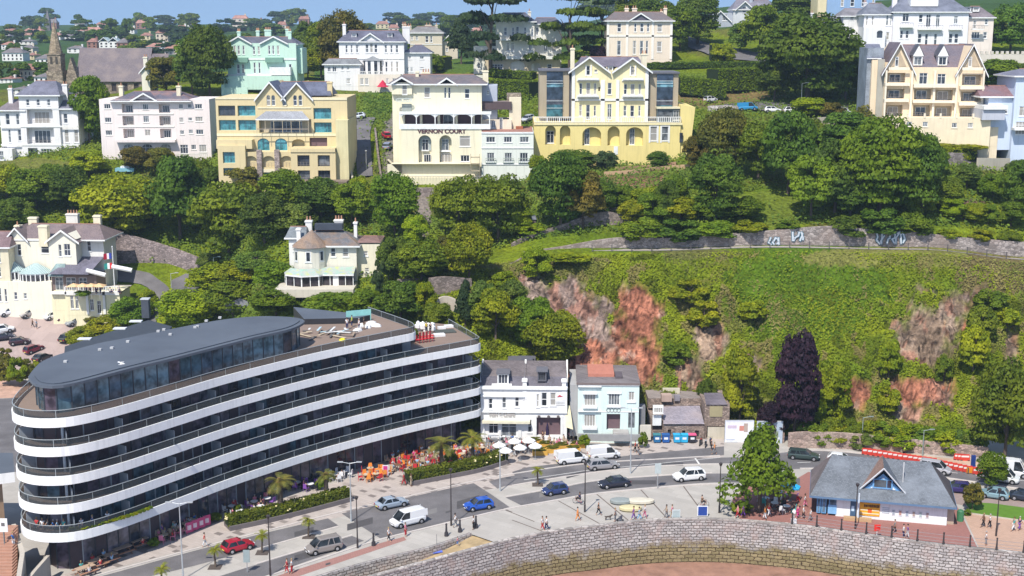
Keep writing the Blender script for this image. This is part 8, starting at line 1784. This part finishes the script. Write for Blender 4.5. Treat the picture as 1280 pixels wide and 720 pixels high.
# parasols
def parasol(px,py,r_,lab,col=(.82,.82,.80),closed=False,h_=2.5,group='white parasols'):
    p=P(px,py,0); e=empty('parasol',p,0,lab,'parasol',group); b=MB(); b.cyl((0,0,0),(0,0,h_),.03,.03,flat((.5,.5,.5),.4),6); b.cyl((0,0,0),(0,0,.08),.3,.3,flat((.3,.3,.3),.7),10); b.build('pole',e); b=MB(); m=flat(col,.8)
    if closed: b.cyl((0,0,.8),(0,0,2.2),.28,.2,m,8); b.cyl((0,0,2.2),(0,0,3.1),.2,.03,m,8)
    else:
        n=8
        for k in range(n): a0,a1=2*math.pi*k/n,2*math.pi*(k+1)/n; p0=(r_*math.cos(a0),r_*math.sin(a0),h_-.45); p1=(r_*math.cos(a1),r_*math.sin(a1),h_-.45); b.face([p0,p1,(0,0,h_+.12)],m); b.face([p0,p1,(p1[0],p1[1],p1[2]-.16),(p0[0],p0[1],p0[2]-.16)],m)
    b.build('canopy',e); return e
for i,(x,y) in enumerate([(624,573),(643,568),(632,580),(650,576),(661,567),(669,574)]): parasol(x,y,1.0,['white parasol at the left front of the chip shop','white parasol rear middle by the chip shop door','white parasol nearest the hedge corner','white parasol front middle of the cluster','white parasol rear right of the cluster','white parasol right front by the yellow planters'][i])
parasol(684,552,1,'closed dark parasol before the purple shopfront',(.03,.02,.06),True,group='closed dark parasols'); parasol(711,548,1,'closed black parasol in the passage under the awning',(.02,.02,.02),True,group='closed dark parasols'); parasol(742,551,1,'closed black parasol beside the mint house bay',(.02,.03,.03),True,group='closed dark parasols'); parasol(787,551,1,'closed black parasol at the right of the mint house',(.02,.03,.03),True,group='closed dark parasols')
parasol(987,626,1.4,'bright blue parasol left of the kiosk',(.03,.40,.70),group=None)
for i,x in enumerate([92,103,114,124]):
    p=hit(x,362); p.y-=7; p=D(x,360,248.5); e=empty('parasol',p,0,f'orange-tan parasol, {ordn(i)} from the left on the villa restaurant terrace','parasol','tan terrace parasols'); b=MB(); b.cyl((0,0,-2.2),(0,0,.9),.04,.04,flat((.5,.5,.5),.4),6); b.build('pole',e); b=MB(); 
    for k in range(4): a0,a1=math.pi/4+math.pi/2*k,math.pi/4+math.pi/2*(k+1); b.face([(1.7*math.cos(a0),1.7*math.sin(a0),.4),(1.7*math.cos(a1),1.7*math.sin(a1),.4),(0,0,1.0)],flat((.72,.48,.26),.8))
    b.build('canopy',e)
for i,(x0,x1,y0,y1) in enumerate([(108,132,338,344),(140,165,333,338)]):
    a=D(x0,y0,252); c=D(x1,y1,252); b=MB(); d=c-a; b.cyl((0,0,0),tuple(d),.45,.45,flat((.82,.82,.82),.7),10); o=b.build('rolled_awning',loc=a); tag(o,['white rolled awning arm left of the flagpole','white rolled awning arm right of the flagpole'][i],'awning')
# clutter on the villa terrace
ti=0
for k in range(10):
    x,y=pr.uniform(100,150),pr.uniform(348,356); p=D(x,y+6,250); p.z=D(100,366,251.5).z+.1; later(person(p,pr.uniform(0,6),pr.choice(['sit','stand']),pr.choice(['white','purple','navy']),'navy','x','diners on the villa restaurant terrace'),'small figure on the villa restaurant terrace'); 
# yellow planter boxes
for i,(x,y) in enumerate([(675,569),(690,566),(682,560),(702,562),(716,566),(722,560),(668,556)]):
    p=P(x,y,0); e=empty('timber_planter',p,.15,f'yellow timber planter box, {ordn(i)} listed by the purple shopfront','planter','yellow timber planters'); b=MB(); b.box(-1.1,1.1,-.3,.3,0,.7,flat((.62,.36,.07),.8)); b.build('box',e); c=mobj('foliage',CRM['bush'][i%3],e,(0,0,.9),0,(1.15,.4,.4),(.16,.18,.02))
for k in range(14):
    x,y=pr.uniform(676,724),pr.uniform(549,561); t=pr.choice(['pink','white','beige','black']); later(person(P(x,y,.05),pr.uniform(0,6),'sit' if k%3 else 'stand',t,'beige','x','people between the yellow planters'),f'person in {t} between the yellow planters')
# low shrubs in pots and raised beds
for i,(x,y,w_,h_,l) in enumerate([(269,652,16,12,'round potted shrub by the white chairs at the left terrace'),(297,644,12,14,'potted shrub beside the left hedge end'),(400,612,12,14,'potted shrub by the stocky palm'),(564,582,16,20,'bushy shrub between the two wide palms'),(192,684,14,12,'small leafy planter by the picnic tables'),(730,560,14,18,'dense green shrub on the bank by the passage'),(804,560,12,20,'narrow green shrub right of the mint house'),(926,640,30,12,'yellow-green low shrubs at the foot of the broad tree'),(1208,644,12,8,'low dark shrub on the lawn edge')]):
    tree(x,y,w_,h_,'y' if i in(7,5) else 'g',l,None,'bush',cat='shrub',name='shrub',at=P(x,y,0),trunk=False)
# scrub strip at the left edge
for i,(x,y,w_,h_,k) in enumerate([(8,478,26,30,'b'),(22,480,24,34,'y'),(36,476,22,28,'b'),(6,455,20,20,'b'),(44,470,14,18,'y')]): tree(x,y,w_,h_,k,f'{CN[k]} scrubby bush on the bank beyond the near roof nose, {ordn(i)} listed','scrub at the left edge','bush',cat='bush',name='bush',trunk=False,at=P(x,y,.5))
b=MB(); b.face([(*P(x,y,0).xy,.03) for x,y in [(-60,500),(30,497),(40,480),(20,470),(-60,470)]],sand((.48,.30,.22),'earth')); struct(b.build('earth_bank'))
b=MB(); b.face([(*P(x,y,0).xy,.025) for x,y in [(-80,590),(30,590),(30,497),(-80,503)]],asphalt()); struct(b.build('side_road'))
# motorcycles
for i,(x,y) in enumerate([(876,556),(882,558),(888,556)]):
    p=P(x,y,0); e=empty('motorcycle',p,1.2+i*.15,f'dark parked motorcycle, {ordn(i)} from the left by the stone outbuildings','motorcycle','parked motorcycles'); m=flat((.03,.03,.03),.5)
    for s in (-.7,.7):
        b=MB(); b.cyl((s,-.06,.32),(s,.06,.32),.32,.32,m,12); b.build('wheel',e)
    b=MB(); b.box(-.55,.5,-.14,.14,.4,.8,flat((.05,.05,.06),.4)); b.dome((.15,0,.8),.35,.16,.2,flat([(.3,.02,.02),(.4,.4,.42),(.03,.05,.2)][i],.3),8,4); b.cyl((.7,0,.32),(.45,0,1.05),.05,.04,m,6); b.build('frame',e); b=MB(); b.box(-.6,0,-.13,.13,.8,.9,m); b.build('seat',e); b=MB(); b.cyl((.45,-.35,1.08),(.45,.35,1.08),.03,.03,m,6); b.build('handlebar',e)
# bicycles with riders
def bike(px,py,rz,top,lab):
    p=P(px,py,.01); e=empty('bicycle',p,rz,'bicycle ridden by the '+lab,'bicycle'); m=flat((.03,.03,.03),.5)
    for s in (-.52,.52):
        b=MB(); n=14
        for k in range(n): a0,a1=2*math.pi*k/n,2*math.pi*(k+1)/n; b.cyl((s+.34*math.cos(a0),0,.35+.34*math.sin(a0)),(s+.34*math.cos(a1),0,.35+.34*math.sin(a1)),.025,.025,m,4,False)
        b.build('wheel',e)
    b=MB(); f=flat((.3,.05,.05),.4)
    for u,v in (((-.52,0,.35),(-.15,0,.8)),((-.52,0,.35),(0,0,.33)),((0,0,.33),(.4,0,.85)),((-.15,0,.8),(.4,0,.85)),((0,0,.33),(-.15,0,.85)),((.52,0,.35),(.4,0,.95))): b.cyl(u,v,.025,.025,f,5)
    b.build('frame',e); b=MB(); b.cyl((.4,-.25,.98),(.4,.25,.98),.02,.02,m,5); b.build('handlebar',e); b=MB(); b.box(-.28,-.05,-.07,.07,.85,.9,m); b.build('saddle',e)
    person(p+Vector((-.2*math.cos(rz),-.2*math.sin(rz),.38)),rz,'sit',top,'black','person in '+top+' '+lab)
bike(723,630,2.6,'navy','riding above the dark lamp on the promenade'); bike(879,634,.4,'brown','riding behind the blue and white box sign')
# pushchair and dog
p=P(775,652,0); e=empty('pushchair',p,0,'grey pushchair in front of the walker by the dog','pushchair'); b=MB(); b.extr([(-.25,.35),(.25,.35),(.3,.9),(-.1,.6)],-.2,.2,flat((.08,.08,.1),.7)); b.build('seat',e)
for s in (-1,1):
    for x in (-.3,.35): b=MB(); b.cyl((x,s*.2,.12),(x,s*.24,.12),.12,.12,flat((.03,.03,.03),.6),8); b.build('wheel',e)
b=MB(); b.cyl((.3,.2,.15),(-.45,.2,1.0),.02,.02,flat((.3,.3,.3),.4),5); b.cyl((.3,-.2,.15),(-.45,-.2,1.0),.02,.02,flat((.3,.3,.3),.4),5); b.cyl((-.45,-.2,1.0),(-.45,.2,1.0),.02,.02,flat((.3,.3,.3),.4),5); b.build('handle_frame',e)
def dog():
    J=[(0,0,.46),(.28,0,.47),(.42,0,.60),(.55,0,.66),(.68,0,.62),(-.28,0,.46),(-.5,0,.58)];E=[(0,1),(1,2),(2,3),(3,4),(0,5),(5,6)];Rr=[.12,.14,.08,.08,.035,.10,.02]
    for s in (-1,1):
        J+=[(.28,s*.08,.30),(.30,s*.08,.17),(.28,s*.08,.02)]; k=len(J)-3; E+=[(1,k),(k,k+1),(k+1,k+2)]; Rr+=[.05,.03,.03]
        J+=[(-.24,s*.08,.28),(-.36,s*.08,.16),(-.32,s*.08,.02)]; k=len(J)-3; E+=[(5,k),(k,k+1),(k+1,k+2)]; Rr+=[.06,.03,.03]
        J+=[(.53,s*.05,.76)]; E.append((3,len(J)-1)); Rr.append(.02)
    return skin_mesh('dog',J,E,Rr,flat((.08,.06,.05),.8))
tag(mobj('dog',dog(),None,P(760,650,.01),.2),'small dark dog walking ahead of the pushchair','dog')
# blue kayak-like board on the ramp with a pole
p=P(546,690,-.75); e=empty('blue_mat',p,.3,'bright blue mat with thin pole on the sandy ramp','mat'); b=MB(); b.box(-.65,.65,-.4,.4,.02,.12,flat((.12,.18,.65),.6)); b.build('mat',e); b=MB(); b.cyl((0,0,.1),(0,0,2.3),.03,.03,flat((.2,.2,.2),.5),5); b.build('pole',e)
# green litter bin, tables under the tree, misc
b=MB(); b.cyl((0,0,0),(0,0,1.2),.42,.45,flat((.06,.22,.10),.5),12); b.dome((0,0,1.2),.46,.46,.35,flat((.05,.16,.08),.5),12,4); tag(b.build('litter_bin',loc=P(1200,651,0)),'green domed litter bin between kiosk and lawn','bin')
for i,(x,y) in enumerate([(963,618),(975,622),(957,630),(968,636),(983,640)]): spot(x,y,['black','white','teal'],3,'under the trees left of the kiosk',.6,'white')
# works on the roof terraces
zt5=19.16
e=empty('building_materials',P(410,421,zt5),0,'untidy heap of boards, sheeting and battens on the upper roof terrace','building materials'); r=random.Random(2)
for k in range(22):
    b=MB(); L_=r.uniform(.8,2.8); b.box(-L_/2,L_/2,-.15,.15,0,.08,flat(r.choice([(.55,.45,.32),(.35,.27,.2),(.7,.7,.68),(.45,.6,.65),(.12,.12,.12)]),.8)); o=b.build('board',e,loc=(r.uniform(-4,3.6),r.uniform(-1.5,3),.05+r.random()*.6),rz=r.uniform(0,3))
for i,(x,y,t) in enumerate([(434,412,'white'),(440,409,'lime'),(449,413,'white'),(455,412,'black')]): person(P(x,y,zt5),r.uniform(0,6),'stand',t,pr.choice(['navy','beige']),f'worker in {t} on the upper roof terrace, {ordn(i)} from the left','people on the upper roof terrace')
for i,(x,y) in enumerate([(447,414),(452,408),(460,409),(464,405),(470,408)]):
    e=empty('loose_sheet',P(x,y,zt5),r.uniform(0,3),f'white crumpled sheet on the upper roof terrace, {ordn(i)} from the left','sheet','sheets on the upper roof terrace'); b=MB(); b.dome((0,0,0),.9,.5,.5,flat((.75,.75,.74),.8),7,3); b.build('sheet',e)
b=MB(); b.dome((0,0,0),.5,.5,.4,flat((.8,.7,.02),.5),8,4); tag(b.build('yellow_tub',loc=P(428,426,zt5)),'yellow tub near the front edge of the roof terrace','tub')
z4=15.76
e=empty('sheeting_heap',P(531,413,z4),0,'big heap of white sheeting on the lower roof terrace','sheeting'); 
for k in range(14): b=MB(); b.dome((r.uniform(-1.3,1.3),r.uniform(-.6,.6),r.uniform(0,1.2)),r.uniform(.35,.7),.5,r.uniform(.3,.6),flat((.82,.82,.82),.7),6,3,True); b.build('sheet',e)
for i in range(5):
    for j in range(2): chair(P(523+i*4.2,429-j*3-i*.6,z4),1.2,CL['red'],f'orange-red chair on lower roof terrace, {["front","rear"][j]} row, {ordn(i)} from left','red chairs on the lower roof terrace')
for i,(x,y,w_,c) in enumerate([(549,420,1.7,(.8,.8,.8)),(552,411,1.2,(.8,.8,.8)),(561,409,1.4,(.8,.8,.8)),(538,421,.8,(.75,.4,.35)),(556,415,3.2,(.09,.10,.09))]):
    b=MB(); b.box(-w_/2,w_/2,-w_/3,w_/3,0,.35 if i<4 else .2,flat(c,.7)); tag(b.build('covered_pallet',loc=P(x,y,z4),rz=.3),['large white wrapped pallet on the lower roof terrace','small white wrapped pallet behind it','white wrapped pallet at the rear right of the lower terrace','pinkish crate left of the wrapped pallets','wide dark groundsheet under the wrapped pallets'][i],'pallet')
for i,(x,y,t) in enumerate([(533,416,'yellow'),(538,417,'black')]): person(P(x,y,z4),2,'stand',t,'black',f'worker in {t} before the white sheeting heap')
tree(512,423,22,20,'g','leafy potted shrub on the step between the two roof terraces',None,'bush',cat='shrub',name='shrub',at=P(512,427,z4),trunk=False)
# balcony planting on the lowest balcony of the near end
for i in range(22):
    t=i/21; px_=85+t*100; p=P(px_,np.interp(px_,[60,100,160,200],[664,661,645,630]),6.1); p.y+=1.0; tree(0,0,7,5,pr.choice('yg'),f'small balcony plant, {ordn(i)} from the left on the lowest balcony','balcony plants on the lowest balcony','bush',cat='plant',name='balcony_plant',at=Vector((p.x,p.y,5.55)),trunk=False)
for i,x in enumerate([42,49,56,63,68,76,98,112,131]):
    p=P(x,np.interp(x,[40,65,100,131],[660,663,660,652]),6.0); p.y+=1.0; t=['red','white','grey','blue','light blue','teal','white','blue','white'][i]; person(Vector((p.x,p.y,5.55)),pr.uniform(3,5),'sit',t,'navy',f'person in {t} sitting on the lowest balcony, {ordn(i)} from the left','people on the lowest balcony')
# blue pool in the garden
b=MB(); p=hit(158,212); b.box(-2.2,2.2,-1.6,1.6,-.3,.5,flat((.25,.5,.6),.3)); b.box(-1.1,1.1,-.9,.3,.5,.9,flat((.75,.75,.8),.6)); tag(b.build('garden_pool',loc=p),'small blue garden pool below the pale pink hotel','pool')
b=MB(); p=hit(303,388); b.extr([(-3,0),(3,0),(3,1.2),(-3,1.2)],-1.5,1.5,flat((.25,.25,.27),.7)); b.extr([(-3.3,1.1),(3.3,1.1),(0,2.6)],-1.8,1.8,slate((.22,.22,.24))); tag(b.build('garden_shed',loc=p),'grey garden shed among hedges behind the curved roof','shed')
b=MB(); p=hit(660,286); b.box(-1.4,1.4,-1,1,-.5,1.6,flat((.16,.12,.10),.8)); b.extr([(-1.6,1.6),(1.6,1.6),(1.4,2.1),(-1.4,2.3)],-1.2,1.2,flat((.25,.26,.30),.7)); tag(b.build('garden_shed',loc=p),'small dark shed below the big trees left of the terrace wall','shed')
# overhead details: gulls
def gull(px,py,Y,lab):
    p=D(px,py,Y); b=MB(); m=flat((.85,.85,.85),.7); b.dome((0,0,0),.32,.09,.09,m,8,3,True)
    b.face([(.12,0,.03),(-.1,0,.03),(-.25,.7,.15),(.0,.75,.17)],m); b.face([(.12,0,.03),(-.1,0,.03),(-.25,-.7,.15),(.0,-.75,.17)],m); b.face([(-.28,.06,0),(-.28,-.06,0),(-.48,-.08,0),(-.48,.08,0)],m); tag(b.build('gull',loc=p,rz=.8),lab,'gull')
gull(153,455,140,'white gull flying above the dark roof')
# ------------------------------------------------------------ air
hz=bpy.data.materials.new('air'); hz.use_nodes=True; n_=hz.node_tree; n_.nodes.clear(); v=n_.nodes.new('ShaderNodeVolumePrincipled'); v.inputs['Color'].default_value=(.62,.80,.98,1); v.inputs['Density'].default_value=.00017; v.inputs['Anisotropy'].default_value=.2
oo=n_.nodes.new('ShaderNodeOutputMaterial'); n_.links.new(v.outputs[0],oo.inputs['Volume'])
b=MB(); b.box(-2400,2400,-60,3300,-6.5,135,hz); settle(); o=b.build('haze'); o['kind']='stuff'
